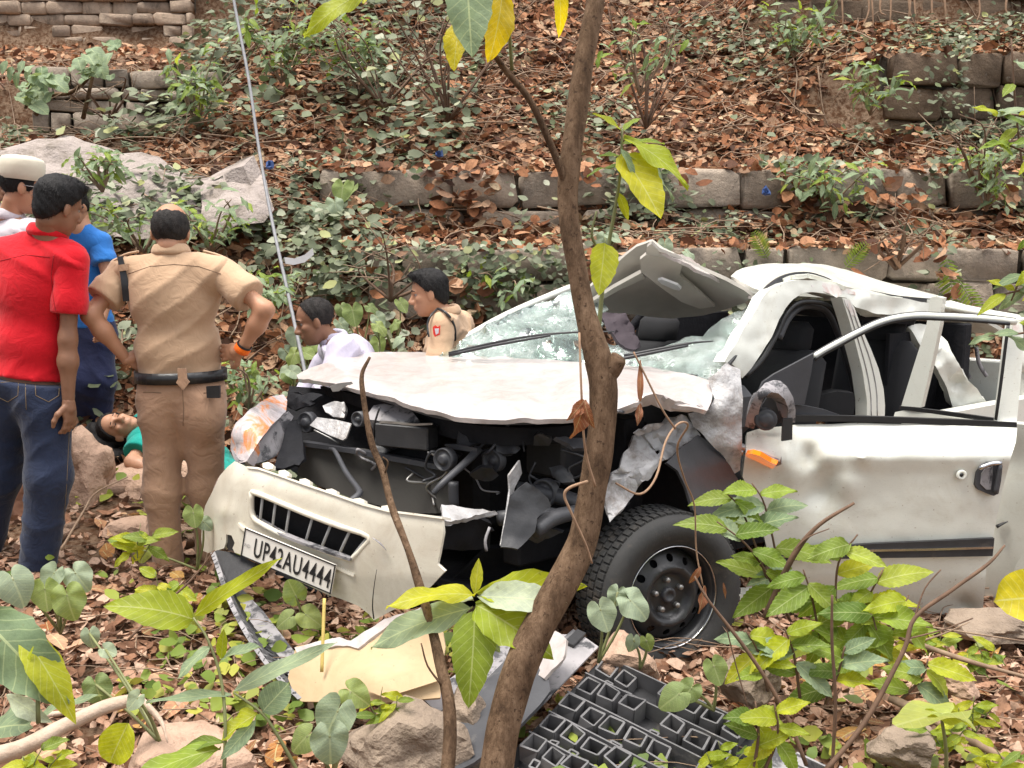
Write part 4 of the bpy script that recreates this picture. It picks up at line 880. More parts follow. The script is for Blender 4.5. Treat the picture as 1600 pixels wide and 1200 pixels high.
# ---- near windscreen pillar and roof rail
def railY(P):
    P = np.asarray(P); base = np.array([sideY(x, .12) for x in P[:, 0]]); return base + np.clip((560 - P[:, 1]) / 120, 0, 1) * .1
rail = cs('pillar_and_roof_rail', zz4([(160, 572), (200, 505), (260, 400), (310, 320), (350, 252), (385, 215), (420, 198), (460, 184), (500, 177), (560, 176), (620, 181), (700, 198), (780, 222), (860, 240), (1000, 262), (1145, 288), (1142, 330), (1090, 340), (1040, 336), (950, 346), (870, 335), (790, 305), (745, 262), (690, 252),
     (640, 240), (580, 236), (530, 245), (490, 268), (455, 310), (425, 360), (385, 450), (345, 520), (290, 600), (245, 650), (225, 610), (200, 585)]), railY, M_PAINT, th=.07, step=7, smooth=False, rough=.012, rs=8, bumps=[(1400, 480, 20, .04), (1350, 470, 12, -.03)])
sheet('red_smear', zz4([(575, 192), (640, 190), (720, 208), (790, 235), (790, 248), (730, 240), (700, 262), (670, 245), (620, 225), (580, 210)]), lambda P: railY(P) - .006, M_SMEAR, rail, th=.003, step=5)
pill = cs('middle_pillar', zz4([(725, 262), (760, 268), (785, 310), (822, 415), (865, 510), (900, 600), (925, 700), (932, 780), (930, 840), (845, 840), (845, 760), (825, 620), (790, 480), (760, 370)]), lambda P: np.array([sideY(x, .1) for x in np.asarray(P)[:, 0]]), M_PAINT, th=.07, step=7)
sheet('red_smear', zz4([(735, 270), (760, 275), (790, 330), (792, 350), (770, 345), (745, 300)]), lambda P: np.array([sideY(x, .1) for x in np.asarray(P)[:, 0]]) - .005, M_SMEAR, pill, th=.003, step=4)
for k, q in enumerate([[(770, 300), (810, 420), (860, 560), (890, 700), (895, 830)], [(748, 290), (792, 430), (838, 590), (862, 720), (866, 830)]]):
    tube('pillar_crease', [dep(x, y, sideY(x, .1) - .002) for x, y in zz4(q)], .004, M_METAL, pill, 5, 4)
tube('door_opening_seal', [dep(x, y, sideY(x, .2)) for x, y in zz4([(260, 640), (340, 560), (410, 440), (450, 350), (500, 295), (560, 280), (640, 292), (690, 335), (730, 430), (780, 560), (822, 700), (832, 830)])], .013, M_SEAL, CAR, 8, 5)
tube('door_opening_trim', [dep(x, y, sideY(x, .26)) for x, y in zz4([(420, 460), (460, 370), (510, 315), (570, 300), (630, 312), (670, 350), (710, 440), (750, 560), (785, 700), (800, 830)])], .02, M_GREYPL, CAR, 8, 5)
# ---- roof
roofC = [(1142, 431, 5.75), (1160, 419, 5.9), (1210, 411, 6.05), (1262, 411, 6.1), (1366, 434, 6.35), (1467, 462, 6.25), (1194, 456, 4.98), (1236, 428, 5.15), (1262, 426, 5.22), (1291, 434, 5.3), (1356, 453, 5.5), (1405, 463, 5.72), (1454, 469, 5.95)]
roof = cs('roof_panel', [(1142, 431), (1150, 423), (1160, 418), (1185, 413.5), (1210, 411.5), (1240, 411), (1262, 411.5), (1290, 414), (1320, 421), (1366, 435), (1408, 447), (1440, 455), (1467, 462), (1466, 469), (1452, 470), (1405, 464.5), (1356, 454.5), (1320, 447), (1291, 436), (1262, 428), (1236, 430), (1212, 441), (1196, 457), (1170, 447)], roofC, M_PAINT, th=.02, step=6, rough=.012, rs=6)
strip('roof_gutter', zz4([(355, 232), (400, 182), (470, 148), (560, 138), (650, 163), (730, 203), (850, 224), (1000, 252), (1180, 268)]), zz4([(362, 250), (412, 202), (475, 168), (560, 158), (650, 182), (730, 222), (850, 246), (1000, 278), (1180, 284)]), [4.96, 5.02, 5.08, 5.16, 5.24, 5.33, 5.5, 5.68, 5.92], M_BLACK, roof, .04)
# front of the roof torn loose and folded up, lining showing
flap = empty('folded_roof_front', dep(1020, 450, 5.3)); flap.parent = CAR; flap.location = dep(1020, 450, 5.3) - wloc(CAR)
lin = cs('headliner', zz3([(740, 210), (830, 130), (900, 70), (960, 48), (1010, 90), (1060, 115), (1100, 140), (1200, 180), (1300, 225), (1380, 268), (1418, 298), (1380, 325), (1300, 352), (1200, 378), (1060, 395), (960, 385), (860, 370), (700, 375), (640, 372), (640, 300)]),
     [(905, 470, 5.55), (920, 492, 5.6), (1016, 378, 5.2), (1050, 400, 5.1), (1175, 465, 5.2), (1050, 495, 5.75), (960, 495, 5.7), (1010, 440, 5.5), (1090, 450, 5.4), (990, 400, 5.3)], M_LINER, parent=flap, th=.02, step=8, rough=.01, rs=5)
cs('visor_edge', zz3([(700, 318), (800, 255), (920, 190), (930, 205), (940, 215), (830, 262), (710, 330)]), [(925, 470, 5.45), (1005, 430, 5.28)], M_LINER, parent=flap, th=.02, step=6)
cs('console_tray', zz3([(920, 185), (915, 130), (940, 110), (1000, 112), (1080, 125), (1105, 150), (1090, 200), (1190, 285), (1250, 340), (1180, 350), (1100, 320), (1000, 250)]), [(1003, 420, 5.2), (1020, 398, 5.12), (1065, 410, 5.12), (1095, 460, 5.32), (1115, 478, 5.4)], M_LINER, parent=flap, th=.02, step=7)
M_LAMPW = lens_mat('white_dome_lamp', (.85, .85, .88), .0, .3)
cs('dome_lamp', zz3([(993, 222), (1010, 218), (1080, 245), (1098, 262), (1090, 270), (1070, 266), (1010, 240)]), [(1030, 440, 5.17), (1064, 452, 5.2)], M_LAMPW, parent=flap, th=.012, step=4)
cs('torn_roof_skin', zz3([(958, 40), (1000, 66), (1060, 98), (1130, 118), (1200, 170), (1290, 205), (1360, 240), (1400, 290), (1418, 300), (1370, 262), (1280, 222), (1190, 184), (1100, 138), (1010, 90), (960, 54)]), [(1016, 376, 5.24), (1175, 464, 5.2), (1090, 418, 5.16)], M_HOOD, parent=flap, th=.015, step=5, rough=.015, rs=20)
strip('roof_front_edge', zz3([(690, 268), (770, 150), (840, 112), (900, 70), (958, 40)]), zz3([(695, 276), (775, 158), (845, 120), (905, 78), (958, 52)]), [5.6, 5.55, 5.45, 5.35, 5.24], M_HOOD, flap, .02)
cs('console_lip', zz3([(940, 108), (945, 75), (965, 60), (1000, 92), (1095, 130), (1100, 150), (1050, 135), (1015, 120)]), [(1010, 400, 5.17), (1064, 410, 5.1)], M_LINER, parent=flap, th=.015, step=5)

# ---- cabin
cabin = box('cabin_floor', car(1.6, .85, .3), BU * 1.3, RV * .75, Vector((0, 0, .03)), M_BAY, CAR, .1)
dash = box('dashboard', car(.62, .85, .93), BU * .16, RV * .72, Vector((0, 0, .12)), M_GREYPL, CAR, .4)
def seat(u, v, s=1.0):
    e = empty('seat', car(u, v, .33)); e.parent = CAR; e.location = car(u, v, .33) - wloc(CAR)
    back = (BU * .22 + Vector((0, 0, 1))).normalized()
    box('seat_cushion', car(u, v, .5), BU * .25, RV * .25, Vector((0, 0, .12)), M_SEAT, e, .6, True)
    box('seat_back', car(u + .28, v, .85), BU * .075, RV * .235, back * .33, M_SEAT, e, .8, True)
    box('headrest', car(u + .38, v, 1.23), BU * .05, RV * .13, back * .09, M_SEAT, e, .8, True)
for u, v in ((1.05, .42), (1.05, 1.25), (1.95, .42), (1.95, 1.25)): seat(u, v)
swc = car(.86, .42, .93); lathe('steering_wheel', swc, BU + Vector((0, 0, .5)), [(.17 + .014 * math.cos(t), .014 * math.sin(t)) for t in np.linspace(0, 2 * math.pi, 9)], M_BLACK, CAR, 28)
cs('hanging_dark_cloth', zz3([(735, 375), (760, 368), (800, 365), (850, 372), (880, 430), (920, 520), (890, 530), (850, 520), (800, 470), (760, 430)]), [(940, 492, 5.15), (985, 490, 5.2), (1000, 545, 4.95)], M_CLOTH_DK, th=.02, step=6, rough=.035, rs=14)
# far side and rear of the body, in the car's own frame
box('far_side_panel', car(1.7, 1.68, .62), BU * 1.1, RV * .03, Vector((0, 0, .36)), M_BAY, CAR, .2)
box('rear_bulkhead', car(2.75, .8, .76), BU * .04, RV * .66, Vector((0, 0, .5)), M_BAY, CAR, .2)
box('far_rear_quarter', car(2.25, 1.66, 1.12), BU * .5, RV * .03, Vector((0, 0, .16)), M_BAY, CAR, .2)
for u in (.62, 1.5): tube('far_pillar', [car(u, 1.68, .95), car(u + .1, 1.6, 1.2), car(u + .2, 1.5, 1.38)], .03, M_BAY, CAR, 6, 3)
# tail of the body, mostly hidden behind the open doors
box('rear_quarter_panel', car(2.62, .03, .55), BU * .68, RV * .03, Vector((0, 0, .24)), M_PAINT, CAR, .5)
box('rear_quarter_window', car(2.62, .3, .98), BU * .45, RV * .012, Vector((0, 0, .24)), M_BAY, CAR, .2)
box('tailgate', car(3.3, .66, .66), BU * .035, RV * .64, Vector((0, 0, .34)), M_PAINT, CAR, .5)
box('rear_bumper', car(3.36, .66, .36), BU * .06, RV * .68, Vector((0, 0, .1)), M_BEIGE, CAR, .5)
V = [car(2.45, .2, 1.41), car(2.45, 1.45, 1.44), car(2.85, 1.3, 1.36), car(3.25, 1.1, 1.2), car(3.25, .15, 1.19), car(2.85, .17, 1.33)]
V = V + [v - Vector((0, 0, .025)) for v in V]; fixn(obj('rear_roof', V, [(0, 1, 2, 5), (5, 2, 3, 4), (6, 11, 8, 7), (11, 10, 9, 8)] + [(k, (k + 1) % 6, 6 + (k + 1) % 6, 6 + k) for k in range(6)], M_PAINT, CAR, False))
for v in (.1, 1.1): tube('tail_pillar', [car(3.28, v - .05, .94), car(3.27, v, 1.1), car(3.24, v + .06, 1.2)], .04, M_PAINT, CAR, 8, 3)
rw = empty('rear_wheel', car(2.72, -.02, .33)); rw.parent = CAR; rw.location = car(2.72, -.02, .33) - wloc(CAR); rn = -RV
lathe('tyre', car(2.72, .02, .33), rn, [(.225, -.1), (.29, -.12), (.335, -.11), (.35, -.09), (.35, .04), (.325, .07), (.29, .078), (.255, .07), (.22, .05), (.205, .0)], M_RUBBER, rw, 48)
lathe('rim', car(2.72, .02, .33), rn, [(.21, .05), (.2, .0), (.14, .03), (.1, .04), (.09, .01), (.03, .015), (.0, .02)], M_RIM, rw, 32)
cs('sagging_headlining', [(1190, 470), (1320, 470), (1440, 482), (1430, 500), (1330, 492), (1235, 482)], [(1190, 470, 5.6), (1440, 482, 6.1), (1330, 492, 5.6)], M_BAY, th=.03, step=16)
cs('body_sill', [(1150, 930), (1400, 900), (1560, 890), (1600, 935), (1400, 950), (1160, 968)], lambda P: np.array([sideY(x, .05) for x in np.asarray(P)[:, 0]]), M_PAINT, th=.1, step=20)
cs('seat_side_trim', zz4([(545, 765), (600, 735), (700, 712), (780, 720), (790, 770), (780, 822), (540, 822)]), 5.2, M_SEAT, th=.1, step=10)
# rear quarter pillar
cs('rear_pillar', zz4([(1040, 400), (1100, 388), (1180, 400), (1250, 520), (1310, 640), (1390, 720), (1445, 805), (1330, 815), (1255, 790), (1230, 700), (1175, 590), (1110, 500)]), [(1425, 510, 5.85), (1465, 510, 5.9), (1550, 640, 6.0), (1490, 630, 5.9), (1480, 570, 5.8)], M_PAINT, th=.05, step=7, rough=.03, rs=10, bumps=[(1495, 600, 10, .06)])
for q in ([(1230, 430), (1270, 480), (1300, 560), (1340, 650)], [(1370, 500), (1385, 580), (1420, 640)]):
    tube('loose_trim', [dep(x, y, 6.2) for x, y in zz4(q)], .012, M_DUSTPL, CAR, 6, 4)
cs('rear_roof_frame', zz4([(1205, 300), (1260, 295), (1330, 315), (1455, 340), (1590, 362), (1590, 378), (1450, 352), (1330, 345), (1212, 332)]), [(1472, 480, 5.95), (1600, 500, 6.3)], M_PAINT, th=.03, step=7)

# ---- rear door, also swung open
def rdY(P): return np.interp(np.asarray(P)[:, 0], [1400, 1551, 1640], [5.06, 4.70, 4.52])
rdoor = empty('rear_door', dep(1500, 900, 4.8)); rdoor.parent = CAR; rdoor.location = dep(1500, 900, 4.8) - wloc(CAR)
cs('door_panel', [(1408, 646), (1470, 650), (1560, 660), (1645, 668), (1645, 800), (1630, 880), (1590, 945), (1560, 968), (1430, 962), (1412, 800)], lambda P: rdY(P) + .06 * np.clip((np.asarray(P)[:, 1] - 850) / 120, 0, 1) ** 2, M_PAINT, parent=rdoor, th=.06, step=12, bumps=[(1590, 720, 30, .02)])
cs('window_post', zz4([(1148, 262), (1178, 256), (1210, 264), (1200, 330), (1196, 392), (1160, 560), (1105, 790), (1010, 782), (1060, 620), (1130, 400)]), rdY, M_PAINT, parent=rdoor, th=.04, step=6)
strip('belt_strip', zz4([(1000, 782), (1150, 800), (1300, 820), (1455, 842)]), zz4([(998, 800), (1150, 818), (1300, 840), (1455, 862)]), [5.04, 4.93, 4.82, 4.7], M_SEAL, rdoor, .02)
strip('belt_panel', zz4([(980, 812), (1060, 800), (1150, 818), (1300, 840), (1455, 862)]), zz4([(970, 845), (1060, 845), (1150, 850), (1300, 870), (1455, 890)]), [5.05, 5.0, 4.93, 4.82, 4.7], M_PAINT, rdoor, .02)
tube('window_frame', [dep(x, y, Y) for (x, y), Y in zip(zz4([(1200, 300), (1330, 325), (1450, 345), (1600, 372)]), [5.0, 4.9, 4.75, 4.6])], .016, M_PAINT, rdoor, 6, 4)
cs('wheel_arch_lip', [(1572, 958), (1576, 920), (1586, 885), (1602, 860), (1625, 845), (1640, 850), (1615, 870), (1600, 900), (1592, 950)], lambda P: rdY(P) - .004, M_PAINT, parent=rdoor, th=.02, step=7)
tube('rear_side_trim', [dep(1557, 823, 4.66), dep(1567, 818, 4.65), dep(1575, 815, 4.64)], [.02, .012, .004], M_BLACK, rdoor, 6, 2, sq=.4)

# ---- open front door
def fdY(P):
    P = np.asarray(P); y = P[:, 1]; d = np.interp(y, [480, 655, 706, 716, 740, 830, 900, 968], [4.60, 4.51, 4.408, 4.40, 4.425, 4.445, 4.47, 4.56]); return d + (P[:, 0] - 1380) * -.00006
fdoor = empty('front_door', dep(1370, 960, 4.45)); fdoor.parent = CAR; fdoor.location = dep(1370, 960, 4.45) - wloc(CAR)
skin = cs('door_skin', [(1167, 676), (1184, 671), (1240, 664), (1330, 661), (1450, 663), (1589, 668), (1587, 690), (1579, 716), (1572, 745), (1564, 778), (1551, 842), (1541, 888), (1537, 930), (1536, 966), (1512, 962), (1450, 958), (1340, 956), (1270, 955), (1214, 950), (1204, 880), (1188, 815), (1172, 770), (1160, 745), (1165, 709)],
    fdY, M_PAINT, parent=fdoor, th=.035, step=6, rough=.006, rs=5, bumps=[(1262, 714, 20, .07), (1240, 738, 24, -.035), (1285, 765, 30, .05), (1320, 755, 24, -.03), (1350, 715, 16, -.025), (1505, 945, 16, .05), (1385, 700, 20, .012), (1470, 690, 30, .01)])
strip('belt_moulding', [(1243, 649), (1330, 650), (1450, 654), (1589, 660)], [(1243, 659), (1330, 659), (1450, 663), (1589, 669)], [4.49, 4.49, 4.49, 4.48], M_SEAL, fdoor, .03)
strip('side_moulding', [(1212, 866), (1330, 852), (1450, 846), (1554, 841)], [(1210, 877), (1330, 873), (1450, 871), (1551, 869)], [4.42, 4.415, 4.415, 4.41], M_BLACK, fdoor, .02)
strip('moulding_chrome_line', [(1212, 870), (1330, 860), (1450, 857), (1553, 854)], [(1211, 873), (1330, 863.5), (1450, 860.5), (1552.5, 857.5)], [4.415, 4.41, 4.41, 4.405], M_CHROME, fdoor, .006)
tube('window_frame', [dep(x, y, 4.53) for x, y in zz4([(585, 548), (640, 515), (700, 482), (760, 450), (830, 415), (900, 383), (980, 360), (1080, 348), (1180, 350), (1300, 355), (1420, 363), (1560, 378)])], .017, M_PAINT, fdoor, 8, 4)
tube('frame_seal', [dep(x, y, 4.51) for x, y in zz4([(592, 560), (650, 524), (710, 492), (770, 460), (840, 424), (910, 394), (990, 372), (1085, 362), (1180, 364), (1300, 370), (1420, 378), (1530, 388)])], .009, M_SEAL, fdoor, 6, 4)
tube('frame_seal', [dep(x, y, 4.53) for x, y in zz4([(583, 535), (640, 502), (700, 468), (760, 438), (830, 402), (900, 370), (980, 348), (1080, 336), (1180, 338), (1300, 343), (1420, 350), (1560, 366)])], .008, M_SEAL, fdoor, 6, 4)
cs('window_post', zz4([(1530, 372), (1590, 376), (1598, 440), (1590, 600), (1575, 760), (1565, 862), (1468, 855), (1495, 640), (1515, 450)]), fdY, M_PAINT, parent=fdoor, th=.035, step=6)
tube('frame_seal', [dep(x, y, 4.49) for x, y in zz4([(1524, 395), (1508, 520), (1488, 680), (1464, 850)])], .007, M_SEAL, fdoor, 6, 3)
cs('red_smear', zz4([(1548, 392), (1575, 392), (1580, 420), (1560, 435), (1546, 415)]), lambda P: fdY(P) - .004, M_SMEAR, parent=fdoor, th=.002, step=4)
hd = cs('door_handle', zz5([(1368, 240), (1375, 180), (1392, 150), (1420, 130), (1490, 120), (1497, 150), (1490, 220), (1478, 280), (1455, 292), (1420, 280), (1380, 262)]), 4.395, M_GREYPL, parent=fdoor, th=.025, step=5)
cs('handle_recess', zz5([(1392, 235), (1398, 185), (1415, 160), (1450, 152), (1448, 200), (1440, 262), (1420, 262)]), 4.388, M_DUSTPL, parent=hd, th=.012, step=4)
tube('handle_grip', [dep(x, y, 4.375) for x, y in zz5([(1384, 160), (1440, 138), (1490, 135)])], .011, M_CHROME, hd, 6, 3); tube('handle_grip', [dep(x, y, 4.375) for x, y in zz5([(1484, 140), (1474, 210), (1462, 282)])], .011, M_GREYPL, hd, 6, 3)
lathe('lock', dep(1502, 742, 4.405), (0, -1, .05), [(.024, 0), (.024, .006), (.02, .009), (.011, .009), (.009, .006)], M_PAINT, fdoor, 18); lathe('keyhole', dep(1502, 742, 4.398), (0, -1, .05), [(.01, .0), (.008, .004), (0, .004)], M_SEAL, fdoor, 12)
cs('mirror_sail_panel', zz4([(590, 530), (578, 620), (545, 775), (480, 772), (400, 750), (318, 735), (345, 668), (400, 630), (480, 588)]), 4.50, M_GREYPL, parent=fdoor, th=.025, step=8)
cs('inner_trim', zz4([(480, 775), (545, 780), (640, 800), (720, 828), (510, 832)]), 4.52, M_GREYPL, parent=fdoor, th=.02, step=8)
mir = empty('wing_mirror', dep(1200, 650, 4.35)); mir.parent = fdoor; mir.location = dep(1200, 650, 4.35) - wloc(fdoor)
cs('mirror_housing', zz4([(258, 880), (268, 830), (290, 765), (320, 710), (355, 672), (395, 658), (430, 662), (462, 690), (490, 740), (502, 800), (500, 862), (462, 862), (468, 800), (450, 750), (420, 722), (385, 716), (350, 745), (330, 790), (318, 850), (300, 895)]), [(1165, 665, 4.42), (1205, 595, 4.36), (1240, 655, 4.40), (1200, 610, 4.3)], M_DUSTPL, parent=mir, th=.09, step=6)
cs('mirror_back', zz4([(330, 860), (340, 780), (380, 722), (430, 735), (462, 800), (455, 850), (400, 880)]), 4.46, M_BLACK, parent=mir, th=.02, step=8)
lathe('mirror_motor', dep(*zz4([(360, 848)])[0], 4.36), (-.1, -1, .05), [(.05, -.05), (.05, 0), (.043, .01), (.034, .004), (.03, .012), (.012, .014), (0, .014)], M_GREYPL, mir, 18)
cs('loose_bracket', zz4([(440, 845), (488, 840), (486, 945), (436, 952)]), 4.37, M_BLACK, parent=mir, th=.015, step=8)
sig = cs('indicator_lamp', zz5([(262, 92), (290, 88), (330, 100), (380, 130), (410, 142), (395, 158), (360, 172), (310, 150), (270, 118)]), [(1165, 710, 4.36), (1212, 730, 4.33)], M_AMBER, parent=CAR, th=.02, step=4)
cs('indicator_bezel', zz5([(285, 82), (330, 88), (380, 112), (425, 128), (430, 112), (434, 140), (410, 150), (340, 112)]), [(1165, 710, 4.355), (1220, 725, 4.325)], M_DUSTPL, parent=sig, th=.012, step=4)
for k in range(2):
    hz = [(215, 50), (205, 75)][k]; tube('door_hinge', [dep(*zz5([(hz[0], hz[1])])[0], 4.44), dep(*zz5([(hz[0] + 45, hz[1] + 10)])[0], 4.42)], .016, M_STEEL, CAR, 8, 1)

# ================================================================ PEOPLE
def surface_nets(f, org, vox):
    s = f < 0; nx, ny, nz = f.shape
    c = [f[i:nx - 1 + i, j:ny - 1 + j, k:nz - 1 + k] for i in (0, 1) for j in (0, 1) for k in (0, 1)]
    neg = sum((q < 0).astype(np.int8) for q in c); act = (neg > 0) & (neg < 8)
    idx = -np.ones(act.shape, np.int64); A = np.argwhere(act); idx[act] = np.arange(len(A))
    corner = np.array([(i, j, k) for i in (0, 1) for j in (0, 1) for k in (0, 1)])
    vals = np.stack([q[act] for q in c], 1); pos = np.zeros((len(A), 3)); cnt = np.zeros(len(A))
    for a in range(8):
        for b in range(a + 1, 8):
            if np.abs(corner[a] - corner[b]).sum() != 1: continue
            m = (vals[:, a] < 0) != (vals[:, b] < 0); t = vals[m, a] / (vals[m, a] - vals[m, b])
            pos[m] += corner[a] + t[:, None] * (corner[b] - corner[a]); cnt[m] += 1
    V = org + (A + pos / cnt[:, None]) * vox; F = []
    for ax in range(3):
        sl0 = [slice(1, n - 1) for n in f.shape]; a0 = list(sl0); a1 = list(sl0)
        a0[ax] = slice(0, f.shape[ax] - 1); a1[ax] = slice(1, f.shape[ax])
        s0, s1 = s[tuple(a0)], s[tuple(a1)]; E = np.argwhere(s0 != s1); sg = s0[s0 != s1]
        o1, o2 = [(1, 2), (2, 0), (0, 1)][ax]; base = E.copy()
        for d in range(3):
            if d != ax: base[:, d] += 1
        def g(d1, d2):
            q = base.copy(); q[:, o1] -= d1; q[:, o2] -= d2; return idx[q[:, 0], q[:, 1], q[:, 2]]
        Q = np.stack([g(1, 1), g(0, 1), g(0, 0), g(1, 0)], 1); Q[~sg] = Q[~sg][:, ::-1]; F.append(Q)
    return V, np.concatenate(F)
def a3(v): return np.array(v[:3] if not isinstance(v, Vector) else v[:], float)
def cap(a, b, ra, rb=None): return ('c', a3(a), a3(b), ra, rb if rb is not None else ra)
def ell(c, r, X=None, Yv=None, Z=None):
    Mx = np.eye(3) if X is None else np.stack([a3(X), a3(Yv), a3(Z)]); return ('e', a3(c), np.array(r, float), Mx)
def sdf(prims, vox, k=.03, cuts=(), disp=None, sub=(), pad=.03):
    lo, hi = [], []
    for p in prims:
        if p[0] == 'c':
            r = max(p[3], p[4]); lo.append(np.minimum(p[1], p[2]) - r); hi.append(np.maximum(p[1], p[2]) + r)
        else:
            e = np.sqrt(((p[3].T * p[2]) ** 2).sum(1)); lo.append(p[1] - e); hi.append(p[1] + e)
    lo = np.min(lo, 0) - pad - 2 * vox; hi = np.max(hi, 0) + pad + 2 * vox; n = np.ceil((hi - lo) / vox).astype(int) + 1
    ax = [lo[i] + np.arange(n[i]) * vox for i in range(3)]
    G = np.stack(np.meshgrid(*ax, indexing='ij'), -1).astype(np.float32)
    def ev(p, G):
        if p[0] == 'c':
            ba = p[2] - p[1]; L = ba @ ba + 1e-12; pa = G - p[1].astype(np.float32); h = np.clip(pa @ ba.astype(np.float32) / L, 0, 1)
            return np.linalg.norm(pa - h[..., None] * ba.astype(np.float32), axis=-1) - (p[3] + (p[4] - p[3]) * h)
        q = (G - p[1].astype(np.float32)) @ p[3].T.astype(np.float32); r = p[2].astype(np.float32)
        k0 = np.linalg.norm(q / r, axis=-1); k1 = np.linalg.norm(q / (r * r), axis=-1) + 1e-6; return k0 * (k0 - 1) / k1
    f = None
    for p in prims:
        d = ev(p, G)
        if f is None: f = d; continue
        h = np.maximum(k - np.abs(f - d), 0) / k; f = np.minimum(f, d) - h * h * k * .25
    for p in sub:
        d = -ev(p, G); ks = .008; h = np.maximum(ks - np.abs(f - d), 0) / ks; f = np.maximum(f, d) + h * h * ks * .25
    if disp is not None: f = f + disp(G)
    for (pt, nr) in cuts: f = np.maximum(f, (G - a3(pt).astype(np.float32)) @ (a3(nr) / np.linalg.norm(a3(nr))).astype(np.float32))
    f[0] = f[-1] = 1; f[:, 0] = f[:, -1] = 1; f[:, :, 0] = f[:, :, -1] = 1
    V, F = surface_nets(f, lo, vox); return V, F
def folds(seed, amp=.007, wl=.13):
    """creases of hanging cloth: soft ridges slanting one way here and another there, patchy"""
    rg = np.random.default_rng(seed); ph = rg.uniform(0, 6.3, 8); ma = rg.normal(0, 1, 3) * np.array([5, 5, 3]); f32 = np.float32
    ks = [np.array([sx, rg.uniform(-.4, .4), 1.0]) * (math.pi / (wl * rg.uniform(.8, 1.4))) for sx in (-.8, .7, .1)]; wps = [rg.normal(0, 1, 3) * 7 for _ in range(3)]
    def d_(G):
        a = np.sin(G @ ma.astype(f32) + ph[0]); ms = [np.clip(a * 1.4 - .2, 0, 1), np.clip(-a * 1.4 - .2, 0, 1), np.clip(.9 * np.sin(G @ (ma[::-1] * 1.3).astype(f32) + ph[1]) - .1, 0, 1)]; s = 0
        for i, (k, m, wp) in enumerate(zip(ks, ms, wps)):
            w = 1.3 * np.sin(G @ wp.astype(f32) + ph[2 + i]) + .7 * np.sin(G @ (wp[::-1] * 2.1).astype(f32) + ph[5 + i]); r = (1 - np.abs(np.sin(G @ k.astype(f32) + w))) ** 1.7; s = s + r * m
        return -amp * (s - .2)
    return d_
def skin_m(name, c):
    m, nt, b, out = nodes(name); co = coords(nt)
    r = ramp(nt, [(.3, c), (.7, tuple(x * .82 for x in c))], noise(nt, co, 9, 5)); nt.links.new(r.outputs[0], b.inputs['Base Color'])
    b.inputs['Roughness'].default_value = .5; b.inputs['Subsurface Weight'].default_value = .08; b.inputs['Subsurface Radius'].default_value = (.02, .008, .004); b.inputs['Specular IOR Level'].default_value = .35
    bump(nt, b, noise(nt, co, 120, 3), .15, .002); return m
def cloth_m(name, c, c2=None, rough=.85, weave=220, bs=.25, sheen=.15):
    m, nt, b, out = nodes(name); co = coords(nt)
    r = ramp(nt, [(.3, c), (.7, c2 or tuple(x * .8 for x in c))], noise(nt, co, 6, 6)); nt.links.new(r.outputs[0], b.inputs['Base Color']); b.inputs['Roughness'].default_value = rough; b.inputs['Sheen Weight'].default_value = sheen
    b.inputs['Specular IOR Level'].default_value = .2
    n1 = noise(nt, coords(nt, 'Object', (5, 5, 16)), 2.2, 4, .55, 1.5); n2 = noise(nt, co, 11, 3, .55, 1.6); ad = nt.nodes.new('ShaderNodeMath'); ad.operation = 'ADD'; ad.inputs[0].default_value = 0; nt.links.new(n2, ad.inputs[1]); bump(nt, b, ad.outputs[0], bs * .8, .035); return m
SK1 = skin_m('skin_brown', (.46, .235, .14)); SK2 = skin_m('skin_deep_brown', (.27, .135, .08)); SK3 = skin_m('skin_warm_tan', (.47, .255, .16))
M_HAIR = pmat('black_hair', (.006, .0055, .006), (.012, .01, .01), .6, 30, bs=.8, bsc=190, bd=.006, spec=.25, scale3=(1, 1, .3))
M_HAIRG = pmat('thinning_dark_hair', (.012, .011, .011), (.035, .03, .028), .7, 40, bs=.8, bsc=190, bd=.005, spec=.2)
KHAKI = cloth_m('khaki_uniform_cloth', (.50, .335, .215), (.43, .285, .18)); KHAKI2 = cloth_m('khaki_trouser_cloth', (.42, .26, .165), (.35, .21, .135), bs=.35)
REDC = cloth_m('bright_red_cotton', (.62, .008, .018), (.52, .006, .014)); JEAN = cloth_m('dark_blue_denim', (.025, .035, .07), (.012, .018, .042), bs=.35); NAVY = cloth_m('navy_denim', (.022, .028, .075), (.014, .018, .05))
BLUEC = cloth_m('sky_blue_cotton', (.03, .18, .52), (.025, .14, .43)); WHITEC = cloth_m('white_cotton', (.58, .53, .56), (.5, .46, .49)); LILAC = cloth_m('pale_lilac_cotton', (.52, .49, .60), (.44, .415, .52)); BROWNC = cloth_m('brown_cotton', (.33, .17, .11), (.26, .13, .08)); TEAL = cloth_m('teal_printed_cloth', (.0, .16, .13), (.01, .32, .27)); PINKC = cloth_m('pale_pink_cotton', (.68, .5, .54), (.58, .42, .46))
M_LEATHER = pmat('black_leather', (.012, .012, .013), (.02, .02, .021), .35, 12, bs=.2, bsc=90); M_ORANGE = cloth_m('orange_thread', (.9, .16, .01)); M_EYE = pmat('eye_white', (.32, .27, .24), None, .3, 5, bs=0); M_IRIS = pmat('dark_iris', (.015, .01, .008), None, .2, 5, bs=0); M_SOLE = pmat('shoe', (.03, .028, .027), (.05, .045, .04), .6, 9, bs=.2); M_CAP = cloth_m('white_knitted_cap', (.62, .57, .46), (.52, .47, .37), weave=80, bs=.1)
def frame(fwd, up):
    f = Vector(fwd).normalized(); u = Vector(up); u = (u - f * u.dot(f)).normalized(); return f, u.cross(f).normalized(), u      # forward, left, up
